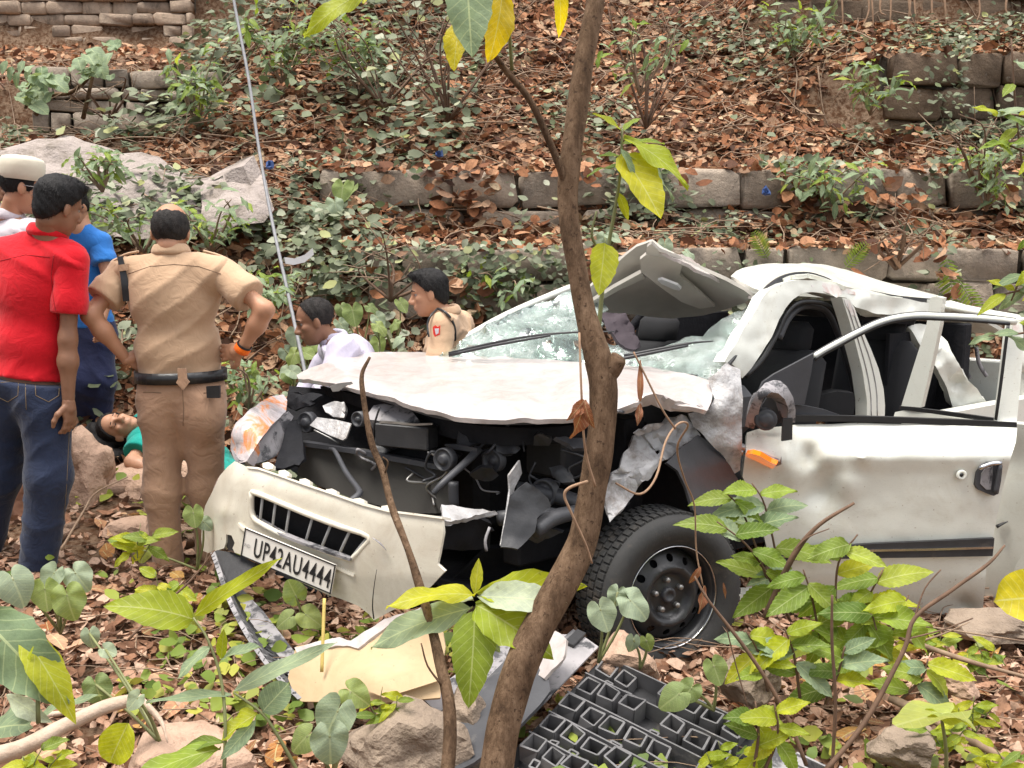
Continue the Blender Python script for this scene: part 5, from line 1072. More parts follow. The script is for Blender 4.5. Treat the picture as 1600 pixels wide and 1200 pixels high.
def head_prims(c, fwd, up, s=1.0):
    f, l, u = frame(fwd, up); c = Vector(c)
    q = lambda x, y, z: c + (f * x + l * y + u * z) * s
    E = lambda p, r: ell(q(*p), [v * s for v in r], f, l, u)
    pr = [E((-.008, 0, .035), (.097, .076, .088)), E((.028, 0, -.045), (.066, .060, .082)), E((.062, 0, -.098), (.026, .03, .022)), E((.004, 0, -.035), (.07, .062, .065)),
          E((.08, 0, .022), (.018, .05, .014)), cap(q(.088, 0, .006), q(.112, 0, -.03), .009 * s, .0135 * s), E((.10, .011, -.036), (.012, .010, .009)), E((.10, -.011, -.036), (.012, .010, .009)),
          E((.089, 0, -.062), (.012, .024, .0065)), E((.086, 0, -.073), (.012, .021, .0075)), E((.058, .042, -.02), (.026, .018, .02)), E((.058, -.042, -.02), (.026, .018, .02))]
    for sd in (1, -1): pr += [ell(q(-.004, .076 * sd, -.012), [.019 * s, .009 * s, .031 * s], f * .92 + l * (-.35 * sd), l * .92 + f * (.35 * sd), u)]
    sub = [E((.099, .031, .006), (.018, .019, .0105)), E((.099, -.031, .006), (.018, .019, .0105))]
    return pr, sub, q, (f, l, u)
def hair_sdf(q, fr, s, mat, parent, style, vox=.006, name='hair'):
    f, l, u = fr; E = lambda p, r: ell(q(*p), [v * s for v in r], f, l, u)
    dn = lambda G: .0016 * np.sin(G[..., 0] * 210) * np.sin(G[..., 1] * 190 + 1) + .0012 * np.sin(G[..., 2] * 130 + G[..., 0] * 160)
    if style == 'bald':
        pr = [E((-.016, 0, .02), (.100, .084, .088))]; cuts = [(q(-.02, 0, .082), (u * .9 + f * .5)), (q(.035, 0, 0), f * .9 + u * .25), (q(-.02, 0, -.062), -u + f * .2)]
    elif style == 'short':
        pr = [E((-.010, 0, .045), (.108, .087, .094)), E((.05, 0, .105), (.055, .06, .03)), E((-.045, 0, -.025), (.06, .066, .066))]; cuts = [(q(.066, 0, .075), f * .75 - u * .65), (q(-.02, 0, -.085), -u + f * .55)]
        sub_ = None
    elif style == 'receding':
        pr = [E((-.014, 0, .038), (.102, .084, .091))]; cuts = [(q(.04, 0, .07), f * .9 - u * .35), (q(-.02, 0, -.06), -u + f * .35)]
    elif style == 'undercap':
        pr = [E((-.012, 0, .03), (.103, .083, .09))]; cuts = [(q(.045, 0, 0), f), (q(-.02, 0, -.07), -u + f * .5), (q(0, 0, .05), u)]
    elif style == 'long':
        pr = [E((-.015, 0, .04), (.110, .09, .098)), E((-.06, .01, -.05), (.07, .1, .14)), E((-.07, .04, -.16), (.05, .08, .1))]; cuts = [(q(.045, 0, .06), f * .85 - u * .5)]
    sub = [E((.085, 0, -.02), (.06, .072, .095))] if style in ('short', 'long', 'receding') else []
    V, F = sdf(pr, vox, .03, cuts, dn, sub); rg = np.random.default_rng(len(V)); n = 2600 if style != 'bald' else 1500
    P = V[rg.integers(0, len(V), n)]; c = a3(q(-.01, 0, .02)); nr = P - c; nr /= np.linalg.norm(nr, axis=1, keepdims=True); t = (a3(-u) * .8 + a3(-f) * .35 + rg.normal(0, .45, (n, 3))); t -= nr * (t * nr).sum(1, keepdims=True); t /= np.linalg.norm(t, axis=1, keepdims=True); sd = np.cross(nr, t); L = rg.uniform(.008, .022, (n, 1)) * s
    if style in ('short',): t = np.where((P - c) @ a3(u)[:, None] > .05 * s, t + a3(f) * .9, t)
    a, b, e = P - sd * .0011 - nr * .002, P + sd * .0011 - nr * .002, P + t * L + nr * rg.uniform(.002, .007, (n, 1)); k = len(V)
    return obj(name, np.concatenate([V, a, b, e]), F.tolist() + [(k + i, k + n + i, k + 2 * n + i) for i in range(n)], mat, parent)
def eyes(q, fr, s, parent):
    for sd in (1, -1):
        e = lathe('eye', q(.0715, .031 * sd, .006), fr[0], [(0, -.011 * s), (.0105 * s, -.004 * s), (.0125 * s, .001 * s), (.0095 * s, .007 * s), (.005 * s, .0105 * s), (0, .011 * s)], M_EYE, parent, 14)
        lathe('iris', q(.0822, .031 * sd, .006), fr[0], [(.0068 * s, -.003 * s), (.005 * s, .0012 * s), (0, .0018 * s)], M_IRIS, e, 10)
        tube('eyebrow', [q(.094, .012 * sd, .024), q(.0935, .03 * sd, .031), q(.078, .052 * sd, .024)], [.0028 * s, .0045 * s, .002 * s], M_HAIR, parent, 6, 4)
def hand_prims(w, d, pn, s=1.0, curl=.35, thumb=1, spread=1.0):
    """wrist w, direction d of the palm, palm normal pn, thumb side +1/-1"""
    d = Vector(d).normalized(); pn = Vector(pn); pn = (pn - d * pn.dot(d)).normalized(); sd = d.cross(pn) * thumb; w = Vector(w); P = []
    P += [cap(w, w + d * .03 * s, .027 * s, .03 * s), ell(w + d * .052 * s, [.05 * s, .041 * s, .017 * s], d, sd, pn)]
    for i, (o, L, r) in enumerate(((.03, .068, .0092), (.010, .076, .0095), (-.011, .071, .0091), (-.031, .056, .008))):
        b = w + d * .085 * s + sd * o * s; a = curl * .6; p = b; dirn = (d + sd * o * 2.2 * spread).normalized(); 
        for j, fr_ in enumerate((.45, .32, .23)):
            dv = (dirn * math.cos(a) + pn * math.sin(a)).normalized(); e = p + dv * (L * fr_ * s); P.append(cap(p, e, r * s * (1 - .08 * j), r * s * (.93 - .08 * j))); p = e; a += curl
    t0 = w + d * .02 * s + sd * .026 * s; t1 = t0 + (d * .6 + sd * .75 + pn * .25).normalized() * .042 * s; t2 = t1 + (d * .85 + sd * .35 + pn * .35).normalized() * .034 * s; t3 = t2 + (d * .95 + pn * .3).normalized() * .026 * s
    P += [cap(t0, t1, .014 * s, .0125 * s), cap(t1, t2, .012 * s, .0105 * s), cap(t2, t3, .0105 * s, .0085 * s)]
    return P
def merge(*VF):
    V = []; F = []; n = 0
    for v, f in VF: V.append(v); F += (f + n).tolist(); n += len(v)
    return np.concatenate(V), F
def person(label, base, J, skin, look, seed=0, s=1.0):
    """J: joints in world space; look: clothing and hair"""
    root = empty('person', base, label, 'person'); V3 = Vector
    hp, hsub, q, fr = head_prims(J['head'], J['face'], J['headup'], look.get('hs', 1.0))
    tf, tl, tu = frame(J['fwd'], J['chest'] - J['pelvis'])
    C, Pv = J['chest'], J['pelvis']; wst = C.lerp(Pv, .55); gir = look.get('girth', 1.0)
    def torso(g, extra=0):
        return [ell(C + tu * .02, [(.108 + extra) * g, (.162 + extra) * g, .19 + extra], tf, tl, tu), ell(wst, [(.106 + extra) * g, (.152 + extra) * g, .18], tf, tl, tu), ell(Pv, [(.118 + extra) * g, (.165 + extra) * g, .125 + extra], tf, tl, tu),
                cap(J['shL'], J['shR'], .048 + extra, .048 + extra), cap(J['shL'].lerp(J['neck'], .25), J['neck'] - tu * .01, .052 + extra, .05), cap(J['shR'].lerp(J['neck'], .25), J['neck'] - tu * .01, .052 + extra, .05)]
    nk = q(-.03, 0, -.075)
    body = torso(gir * .93) + [cap(J['neck'] - tu * .03, nk, .056, .046)]
    for S in 'LR':
        body += [cap(J['sh' + S], J['el' + S], .045, .034), cap(J['el' + S], J['el' + S].lerp(J['wr' + S], .35), .034, .038), cap(J['el' + S].lerp(J['wr' + S], .35), J['wr' + S], .038, .0255)]
        body += [cap(J['hip' + S], J['kn' + S], .08, .054), cap(J['kn' + S], J['an' + S], .052, .036), cap(J['an' + S], J['to' + S], .035, .03)]
    parts = [sdf(body, .014, .04), sdf(hp + [cap(nk, J['neck'], .046, .054)], .0045, .014, (), None, hsub)]
    for S in 'LR':
        h = J.get('hand' + S)
        if h: parts.append(sdf(hand_prims(J['wr' + S], *h), .0045, .008))
    V, F = merge(*parts); obj('body', V, F, skin, root)
    if look.get('eyes', True): eyes(q, fr, look.get('hs', 1.0), root)
    else:
        for sd in (1, -1):
            tube('eyelash', [q(.083, .018 * sd, .003), q(.0885, .031 * sd, -.001), q(.078, .045 * sd, .003)], [.0016, .0026, .0016], M_HAIR, root, 5, 4); tube('eyebrow', [q(.094, .012 * sd, .022), q(.0925, .03 * sd, .027), q(.078, .05 * sd, .021)], [.002, .0035, .002], M_HAIR, root, 6, 4)
    if look.get('hair'): hair_sdf(q, fr, look.get('hs', 1.0), look['hair'][1], root, look['hair'][0])
    sc = look.get('shirt')
    if sc:
        mat, ex, sleeve, hem = sc; sh = torso(gir, .012 + ex); cuts = [(Pv + tu * hem, -tu)]
        if hem < -.1: sh += [cap(Pv, Pv - Vector((0, 0, 1)) * (-hem), .15 * gir, .19 * gir), cap(Pv + tl * .08, Pv + tl * .1 + Vector((0, 0, hem)), .13, .15), cap(Pv - tl * .08, Pv - tl * .1 + Vector((0, 0, hem)), .13, .15)]; cuts = [(Pv + Vector((0, 0, hem)), (0, 0, -1))]
        vf = [sdf(sh, .011, .05, cuts + [(J['neck'] + tu * .012, tu + tf * .25)], folds(seed, .011))]
        for S in 'LR':
            a, b = J['sh' + S], J['el' + S]; e = a.lerp(b, min(sleeve, 1.0)); d = (b - a).normalized(); pr = [cap(a - d * .015, a.lerp(b, .5), .067 + ex, .062 + ex), cap(a.lerp(b, .5), b, .062 + ex, .063 + ex)]
            cu = [(e, d)] if sleeve < 1 else []
            if sleeve > 1: w_ = J['wr' + S]; pr.append(cap(b, b.lerp(w_, sleeve - 1), .058 + ex, .045 + ex)); cu = [(b.lerp(w_, sleeve - 1), (w_ - b))]
            vf.append(sdf(pr, .009, .04, cu, folds(seed + 3 + ord(S), .007)))
        V, F = merge(*vf); shirt = obj('shirt', V, F, mat, root)
        if look.get('collar', True):
            nb = J['neck'] + tu * .005; ring = [nb + (tf * math.cos(a) * .072 + tl * math.sin(a) * .07) + tu * (.022 - .03 * max(0, math.cos(a))) for a in np.linspace(.5, 2 * math.pi - .5, 18)]
            pr = [cap(ring[i], ring[i + 1], .012) for i in range(17)] + [cap(ring[i] + tu * .022 - (ring[i] - nb) * .12, ring[i + 1] + tu * .022 - (ring[i + 1] - nb) * .12, .009) for i in range(17)]
            V, F = sdf(pr, .006, .02); obj('collar', V, F.tolist(), mat, shirt)
    tc = look.get('trousers')
    if tc:
        mat, ex, top = tc; vf = []; pr = [ell(Pv, [(.128 + ex) * gir, (.175 + ex) * gir, .14], tf, tl, tu), cap(Pv + tu * .1 + tl * .05, Pv + tu * .1 - tl * .05, .1 * gir)]
        for S in 'LR':
            hp_, k_, an_ = J['hip' + S], J['kn' + S], J['an' + S]; pr += [ell(hp_ - tf * .03 + Vector((0, 0, .0)), [.085 * gir, .088 * gir, .13]), cap(hp_, k_, .096 + ex, .08 + ex), cap(k_, an_ + (an_ - k_).normalized() * .05, .08 + ex, .068 + ex)]
        cu = [(Pv + tu * top, tu)]
        zc = min(J['anL'].z, J['anR'].z)
        if not look.get('lying'): cu.append((Vector((0, 0, zc - .02)), (0, 0, -1)))
        V, F = sdf(pr, .011, .055, cu, folds(seed + 9, .008, .16)); obj('trousers', V, F.tolist(), mat, root)
    if look.get('shoes', True):
        for S in 'LR':
            d = (J['to' + S] - J['an' + S]); d.z = 0; d.normalize(); a = J['an' + S]; b = J['to' + S]
            V, F = sdf([cap(a + Vector((0, 0, -.03)) - d * .03, b + Vector((0, 0, -.015)), .045, .036), cap(a, a - Vector((0, 0, .03)), .045)], .009, .02, [(Vector((0, 0, min(a.z, b.z) - .055)), (0, 0, -1))]); obj('shoe', V, F.tolist(), M_SOLE, root)
    return root, q, fr, (tf, tl, tu)
def D(px, py, Y): return dep(px, py, Y)

from mathutils.bvhtree import BVHTree
def surf(root, part):
    o = [c for c in root.children if c.name.split('.')[0] == part][0]; w = wloc(o); t = BVHTree.FromPolygons([v.co + w for v in o.data.vertices], [tuple(p.vertices) for p in o.data.polygons])
    def hit(px, py, off=.001):
        h = t.ray_cast(CAMP, ray(px, py).normalized()); return None if h[0] is None else h[0] - ray(px, py).normalized() * off
    return o, hit
def seam(name, root, part, pts, r, mat, off=.0006):
    o, hit = surf(root, part); P = []
    for a, b in zip(pts[:-1], pts[1:]):
        for k in range(6):
            q = hit(a[0] + (b[0] - a[0]) * k / 6, a[1] + (b[1] - a[1]) * k / 6, off)
            if q: P.append(q)
    q = hit(*pts[-1], off)
    if q: P.append(q)
    if len(P) > 2: return tube(name, P, r, mat, o, 5, 1)
M_STITCH = pmat('tan_stitching', (.22, .15, .08), None, .8, 9, bs=0); M_SEAMK = pmat('khaki_seam', (.22, .14, .085), None, .9, 9, bs=0); M_SEAMR = pmat('dark_red_seam', (.30, .004, .01), None, .9, 9, bs=0)
# --- policeman in khaki, hands on hips, seen from behind
J = dict(head=D(267, 362, 4.56), face=(-.12, 1, -.28), headup=(0, .25, 1), fwd=(-.1, 1, 0), neck=D(268, 402, 4.55), chest=D(272, 468, 4.56), pelvis=D(284, 606, 4.6),
    shL=D(192, 432, 4.58), shR=D(352, 432, 4.54), elL=D(140, 492, 4.46), elR=D(415, 484, 4.44), wrL=D(198, 562, 4.55), wrR=D(377, 548, 4.5),
    hipL=D(254, 640, 4.6), hipR=D(318, 640, 4.58), knL=D(253, 768, 4.6), knR=D(324, 760, 4.66), anL=D(263, 890, 4.62), anR=D(330, 880, 4.75), toL=D(258, 900, 4.78), toR=D(332, 885, 4.9))
J['handL'] = (Vector((.6, .35, .12)), Vector((.1, 1, -.1)), 1.0, .25, -1); J['handR'] = (Vector((-.62, .35, -.1)), Vector((-.1, 1, -.1)), 1.0, .25, 1)
cop, q, fr, tfm = person('heavy policeman in khaki uniform seen from behind, hands on his hips', (J['anL'] + J['anR']) / 2 - Vector((0, 0, .08)), J, SK1, dict(shirt=(KHAKI, .012, .62, .04), trousers=(KHAKI2, .0, .075), hair=('bald', M_HAIRG), girth=1.12, hs=1.0), 1)
def ring(name, c, rx, ry, tf, tl, tu, r, mat, parent, sq=1, a0=0, a1=2 * math.pi, n=32):
    return tube(name, [Vector(c) + tf * math.cos(a) * rx + tl * math.sin(a) * ry for a in np.linspace(a0, a1, n)], r, mat, parent, 6, 1, sq=sq)
tf, tl, tu = tfm
bc = D(283, 586, 4.6)
bl = MB()
for i in range(40):
    a, b = 2 * math.pi * i / 40, 2 * math.pi * (i + 1) / 40; P = [bc + tf * math.cos(t) * .152 + tl * math.sin(t) * .198 + tu * h for t in (a, b) for h in (-.026, .026)]; P2 = [bc + tf * math.cos(t) * .163 + tl * math.sin(t) * .209 + tu * h for t in (a, b) for h in (-.026, .026)]
    bl.add(P2 + P, [(0, 2, 3, 1), (4, 5, 7, 6), (1, 3, 7, 5), (0, 4, 6, 2)])
belt = fixn(bl.build('belt', M_LEATHER, cop))
cpy = bc.y - .168
sheet('belt_loop', [(277, 576), (291, 576), (292, 592), (296, 597), (286, 610), (275, 598), (278, 592)], cpy, KHAKI2, cop, th=.008, step=4)
sheet('wallet', [(322, 604), (343, 603), (343, 622), (323, 622)], bc.y - .145, M_LEATHER, cop, th=.02, step=5)
wR = J['wrR'] + (J['elR'] - J['wrR']).normalized() * .0; ad = (J['elR'] - J['wrR']).normalized(); o1 = ad.orthogonal().normalized(); o2 = ad.cross(o1)
V, F = lathe_geo(wR + ad * .01, ad, [(.031, -.016), (.037, -.012), (.038, .0), (.037, .013), (.033, .018)], 18); fixn(obj('orange_wristband', V, F, M_ORANGE, cop))
V, F = lathe_geo(wR + ad * .032, ad, [(.034, -.006), (.037, .0), (.034, .006)], 18); fixn(obj('black_wristband', V, F, M_LEATHER, cop))
strip('shoulder_strap', [(183, 401), (189, 440), (192, 471)], [(191, 400), (200, 440), (203, 470)], [4.5, 4.47, 4.47], M_LEATHER, cop, .008); strip('strap_loop', [(184, 414), (201, 412)], [(186, 424), (200, 422)], [4.475, 4.47], KHAKI, cop, .008, 1)
for p in ([(178, 409), (195, 398), (216, 393)], [(318, 392), (345, 400), (362, 410)]): tube('epaulette', [D(x, y, 4.55) for x, y in p], [.012, .012], KHAKI, cop, 6, 3, sq=.5)
seam('yoke_seam', cop, 'shirt', [(200, 428), (235, 416), (272, 413), (310, 416), (345, 428)], .0016, M_SEAMK)
seam('centre_seam', cop, 'trousers', [(285, 604), (287, 640), (286, 665)], .0018, M_SEAMK); seam('pocket_slit', cop, 'trousers', [(318, 614), (334, 613), (348, 614)], .002, M_SEAMK); seam('pocket_slit', cop, 'trousers', [(224, 613), (238, 613), (252, 614)], .002, M_SEAMK)

# --- man in red shirt and jeans, from behind
J = dict(head=D(91, 322, 4.40), face=(.5, .85, -.3), headup=(.2, .1, 1), fwd=(.15, 1, 0), neck=D(74, 372, 4.42), chest=D(52, 455, 4.43), pelvis=D(44, 598, 4.45),
    shL=D(-28, 405, 4.46), shR=D(112, 412, 4.38), elL=D(-62, 520, 4.48), elR=D(106, 530, 4.36), wrL=D(-60, 620, 4.35), wrR=D(107, 628, 4.36),
    hipL=D(12, 630, 4.47), hipR=D(72, 630, 4.42), knL=D(-2, 745, 4.52), knR=D(76, 745, 4.4), anL=D(-28, 862, 4.6), anR=D(62, 862, 4.42), toL=D(-34, 880, 4.75), toR=D(52, 884, 4.56))
J['handR'] = (Vector((.0, .06, -1)), Vector((-.9, .3, 0)), 1.0, .45, -1); J['handL'] = (Vector((0, .2, -1)), Vector((.9, .3, 0)), 1.0, .4, 1)
redm, q, fr, tfm = person('young man in bright red polo shirt and dark jeans seen from behind', D(20, 890, 4.5), J, SK2, dict(shirt=(REDC, .008, .66, .035), trousers=(JEAN, .014, .02), hair=('short', M_HAIR), girth=1.02), 2)
for cx_ in (74, 10):
    seam('pocket_seam', redm, 'trousers', [(cx_ - 19, 598), (cx_ + 19, 596), (cx_ + 18, 618), (cx_ + 2, 628), (cx_ - 18, 618), (cx_ - 19, 598)], .0016, M_STITCH)
seam('centre_seam', redm, 'trousers', [(40, 588), (40, 615), (41, 640)], .0016, M_STITCH); seam('waist_seam', redm, 'trousers', [(0, 590), (40, 591), (85, 588)], .0014, M_STITCH)
seam('side_seam', redm, 'trousers', [(112, 600), (108, 680), (104, 760), (98, 840)], .0014, M_STITCH); seam('shoulder_seam', redm, 'shirt', [(84, 400), (80, 430), (84, 470), (90, 500)], .0016, M_SEAMR); seam('yoke_seam', redm, 'shirt', [(-10, 410), (40, 398), (78, 402)], .0014, M_SEAMR)

# --- man in white skullcap with glasses
J = dict(head=D(36, 292, 5.0), face=(.86, .42, -.22), headup=(.12, .05, 1), fwd=(.6, .8, 0), neck=D(14, 345, 5.02), chest=D(0, 430, 5.03), pelvis=D(2, 580, 5.05),
    shL=D(-45, 372, 5.12), shR=D(48, 372, 4.96), elL=D(-70, 470, 5.2), elR=D(64, 468, 4.92), wrL=D(-40, 540, 5.2), wrR=D(72, 555, 4.95),
    hipL=D(-16, 610, 5.1), hipR=D(32, 610, 5.0), knL=D(-10, 720, 5.12), knR=D(42, 720, 5.0), anL=D(-10, 815, 5.14), anR=D(42, 815, 5.0), toL=D(5, 830, 5.24), toR=D(58, 830, 5.1))
J['handR'] = (Vector((.1, .1, -1)), Vector((-.9, .3, 0)), 1.0, .35, -1); J['handL'] = (Vector((.1, .1, -1)), Vector((.9, .3, 0)), 1.0, .35, 1)
capm, q, fr, tfm = person('man in white skullcap and glasses wearing a long white shirt and brown trousers', D(16, 835, 5.06), J, SK1, dict(shirt=(WHITEC, .02, 1.9, -.3), trousers=(BROWNC, .014, .05), hair=('undercap', M_HAIR)), 3)
f, l, u = fr
lathe('skullcap', q(-.012, 0, .03), u + f * -.12, [(.094, .0), (.1, .012), (.104, .03), (.106, .06), (.104, .092), (.092, .108), (.06, .118), (.0, .122)], M_CAP, capm, 32)
for sd in (1, -1):
    ring('spectacle_rim', q(.102, .033 * sd, .002), .0, .022, f, l, u, .0016, M_STEEL, capm)
    P = [q(.102, .033 * sd + .022 * math.cos(a), .002 + .017 * math.sin(a)) for a in np.linspace(0, 2 * math.pi, 18)]; tube('spectacle_rim', P, .0018, M_STEEL, capm, 5, 1)
    tube('spectacle_arm', [q(.102, .056 * sd, .006), q(.05, .078 * sd, .008), q(-.01, .082 * sd, .004)], .0018, M_STEEL, capm, 5, 3)

# --- bending youth in blue shirt, facing the camera
J = dict(head=D(112, 322, 5.95), face=(-.3, -.8, -.6), headup=(-.1, -.5, 1), fwd=(.1, -1, 0), neck=D(122, 350, 6.0), chest=D(132, 425, 6.05), pelvis=D(142, 512, 6.1),
    shL=D(158, 384, 6.0), shR=D(102, 378, 6.05), elL=D(170, 440, 5.95), elR=D(88, 450, 6.0), wrL=D(160, 500, 5.85), wrR=D(84, 520, 5.9),
    hipL=D(154, 530, 6.1), hipR=D(122, 530, 6.1), knL=D(156, 595, 6.05), knR=D(120, 595, 6.0), anL=D(157, 652, 6.1), anR=D(118, 652, 6.1), toL=D(158, 664, 5.95), toR=D(114, 664, 5.95))
J['handL'] = (Vector((-.1, -.2, -1)), Vector((-1, 0, 0)), .9, .4, 1); J['handR'] = (Vector((0, -.2, -1)), Vector((1, 0, 0)), .9, .4, -1)
blue, q, fr, tfm = person('youth in sky blue T-shirt and navy jeans bending down behind the men', D(140, 668, 6.05), J, SK1, dict(shirt=(BLUEC, .002, .5, .0), trousers=(NAVY, .004, .04), hair=('short', M_HAIR), collar=False, girth=.82), 4)
lathe('printed_ring', D(119, 398, 5.90), (0, -1, .1), [(.018, 0), (.021, .002), (.028, .002), (.03, 0)], JEAN, blue, 18); lathe('printed_ring', D(134, 403, 5.90), (0, -1, .1), [(.018, 0), (.021, .002), (.028, .002), (.03, 0)], JEAN, blue, 18)

# --- woman lying on the ground
J = dict(head=D(187, 668, 5.72), face=(.12, -.72, .62), headup=(-.95, -.1, .12), fwd=(.05, -.45, .85), neck=D(216, 676, 5.76), chest=D(252, 697, 5.76), pelvis=D(318, 730, 5.62),
    shL=D(226, 690, 5.66), shR=D(228, 664, 5.92), elL=D(206, 722, 5.5), elR=D(262, 668, 6.05), wrL=D(243, 737, 5.42), wrR=D(300, 680, 5.95),
    hipL=D(332, 748, 5.48), hipR=D(338, 738, 5.66), knL=D(398, 776, 5.2), knR=D(405, 768, 5.35), anL=D(470, 802, 5.0), anR=D(478, 796, 5.12), toL=D(485, 790, 4.96), toR=D(492, 784, 5.08))
J['handL'] = (Vector((1, .1, -.05)), Vector((0, .2, -1)), .9, .4, 1); J['handR'] = (Vector((1, -.2, -.1)), Vector((0, 0, -1)), .9, .4, -1)
wom, q, fr, tfm = person('woman in teal printed dress lying on her back on the bare earth', D(260, 745, 5.75), J, SK3, dict(shirt=(TEAL, .012, .62, -.05), trousers=(TEAL, .01, .05), hair=('long', M_HAIR), collar=False, girth=.95, lying=True, hs=.98, eyes=False), 5)

V, F = sdf([ell(D(163, 690, 5.74), [.1, .1, .05]), ell(D(172, 712, 5.66), [.09, .06, .045]), ell(D(150, 672, 5.8), [.06, .08, .05])], .008, .04, (), lambda G: .006 * np.sin(G[..., 0] * 90 + G[..., 2] * 60) * np.sin(G[..., 1] * 50)); obj('hair', V, F.tolist(), M_HAIR, wom)
# --- man in pale shirt stooping at the bonnet
J = dict(head=D(492, 502, 5.45), face=(-.92, -.25, -.28), headup=(-.25, 0, 1), fwd=(-.9, -.1, 0), neck=D(520, 534, 5.5), chest=D(552, 590, 5.52), pelvis=D(600, 700, 5.6),
    shL=D(535, 552, 5.32), shR=D(525, 548, 5.68), elL=D(520, 620, 5.22), elR=D(490, 610, 5.75), wrL=D(468, 620, 5.15), wrR=D(450, 640, 5.6),
    hipL=D(600, 720, 5.5), hipR=D(595, 715, 5.7), knL=D(575, 800, 5.5), knR=D(570, 800, 5.7), anL=D(600, 890, 5.55), anR=D(600, 890, 5.75), toL=D(565, 900, 5.55), toR=D(565, 900, 5.75))
J['handL'] = (Vector((-.9, -.2, -.2)), Vector((0, .1, -1)), 1.0, .3, 1); J['handR'] = (Vector((-1, 0, -.2)), Vector((0, 0, -1)), 1.0, .3, -1)
whm, q, fr, tfm = person('man with thinning hair in pale lilac shirt stooping beside the bonnet', D(585, 905, 5.6), J, SK2, dict(shirt=(LILAC, .022, 1.6, .0), trousers=(JEAN, .012, .06), hair=('receding', M_HAIRG), hs=1.0), 6)

# --- younger policeman behind the car, side view
J = dict(head=D(671, 458, 5.55), face=(-.97, -.1, -.18), headup=(-.15, 0, 1), fwd=(-.75, .5, 0), neck=D(697, 494, 5.58), chest=D(703, 560, 5.6), pelvis=D(718, 700, 5.65),
    shL=D(690, 512, 5.40), shR=D(722, 508, 5.75), elL=D(684, 600, 5.32), elR=D(740, 600, 5.85), wrL=D(650, 650, 5.3), wrR=D(700, 660, 5.8),
    hipL=D(708, 730, 5.55), hipR=D(732, 730, 5.75), knL=D(705, 830, 5.55), knR=D(735, 830, 5.75), anL=D(710, 940, 5.55), anR=D(740, 940, 5.75), toL=D(680, 955, 5.55), toR=D(710, 955, 5.75))
J['handL'] = (Vector((-.8, .1, -.4)), Vector((0, .2, -1)), 1.0, .35, 1); J['handR'] = (Vector((-.8, .1, -.4)), Vector((0, 0, -1)), 1.0, .35, -1)
off, q, fr, tfm = person('younger policeman with black hair and khaki shirt standing behind the windscreen', D(722, 962, 5.65), J, SK1, dict(shirt=(KHAKI, .004, .8, .02), trousers=(KHAKI2, .012, .06), hair=('short', M_HAIR)), 7)
M_BADGE = pmat('red_badge', (.7, .03, .02), None, .7, 5, bs=0)
bd = sheet('sleeve_badge', [(676, 511), (680, 508), (684, 511), (688, 508), (687, 524), (680, 527), (677, 522)], 5.318, M_BADGE, off, th=.004, step=3); sheet('badge_shield', [(679, 513.5), (686, 513), (685, 521), (681, 523)], 5.313, WHITEC, bd, th=.002, step=3)
tube('lanyard', [D(x, y, Y) for x, y, Y in [(684, 482, 5.42), (696, 488, 5.36), (706, 500, 5.36), (711, 515, 5.4), (711, 532, 5.42)]], .007, M_LEATHER, off, 6, 4)
tube('lanyard', [D(x, y, Y) for x, y, Y in [(684, 482, 5.42), (674, 492, 5.36), (668, 506, 5.34), (670, 526, 5.3)]], .006, M_LEATHER, off, 6, 4)
tube('epaulette', [D(x, y, Y) for x, y, Y in [(692, 487, 5.42), (702, 492, 5.37), (708, 500, 5.36)]], [.016, .016], KHAKI, off, 6, 3, sq=.5)

# --- bystander half out of the frame
J = dict(head=D(-22, 285, 5.6), face=(.9, .2, -.2), headup=(0, 0, 1), fwd=(.8, .4, 0), neck=D(-42, 325, 5.6), chest=D(-50, 400, 5.6), pelvis=D(-50, 540, 5.6), shL=D(-90, 345, 5.7), shR=D(-30, 345, 5.5), elL=D(-110, 430, 5.75), elR=D(-30, 440, 5.45), wrL=D(-90, 500, 5.7), wrR=D(-25, 520, 5.5),
    hipL=D(-70, 560, 5.65), hipR=D(-40, 560, 5.55), knL=D(-70, 660, 5.65), knR=D(-38, 660, 5.55), anL=D(-70, 745, 5.65), anR=D(-38, 745, 5.55), toL=D(-50, 757, 5.7), toR=D(-18, 757, 5.6))
person('bystander in pink shirt beside the man in the skullcap', D(-50, 765, 5.6), J, SK2, dict(shirt=(PINKC, .016, 1.5, -.2), trousers=(BROWNC, .012, .05), hair=('short', M_HAIR)), 8)

# ================================================================ LIVING PLANTS
G_YEL = [(0, (.38, .44, .02)), (.4, (.48, .53, .025)), (.7, (.29, .38, .02)), (1, (.56, .55, .03))]
G_MID = [(0, (.17, .27, .03)), (.4, (.27, .37, .045)), (.7, (.11, .19, .03)), (1, (.37, .44, .05))]
G_GREY = [(0, (.20, .28, .17)), (.5, (.28, .36, .235)), (1, (.16, .235, .13))]
M_LY = leaf_mat('sunlit_yellow_green_leaf', G_YEL, (.42, .47, .2), .5, .5, 9, .35); M_LM = leaf_mat('mid_green_leaf', G_MID, (.34, .4, .2), .42, .55, 9, .3); M_LG = leaf_mat('grey_green_leaf', G_GREY, (.40, .46, .34), .32, .6, 8, .25); M_LP = leaf_mat('pale_leaf_underside', [(0, (.42, .48, .36)), (1, (.52, .56, .44))], (.5, .55, .45), .25, .6)
M_LD = leaf_mat('withered_brown_leaf', [(0, (.30, .10, .04)), (1, (.22, .08, .04))], (.3, .14, .07), .2, .7); M_LYB = leaf_mat('bright_yellow_leaf', [(0, (.62, .55, .01)), (1, (.68, .52, .02))], (.6, .55, .1), .5)
M_STEMG = pmat('green_stem', (.20, .22, .08), (.14, .14, .06), .6, 10, bs=.2); M_STEMB = pmat('brown_stem', (.15, .085, .05), (.09, .05, .03), .8, 20, bs=.4)
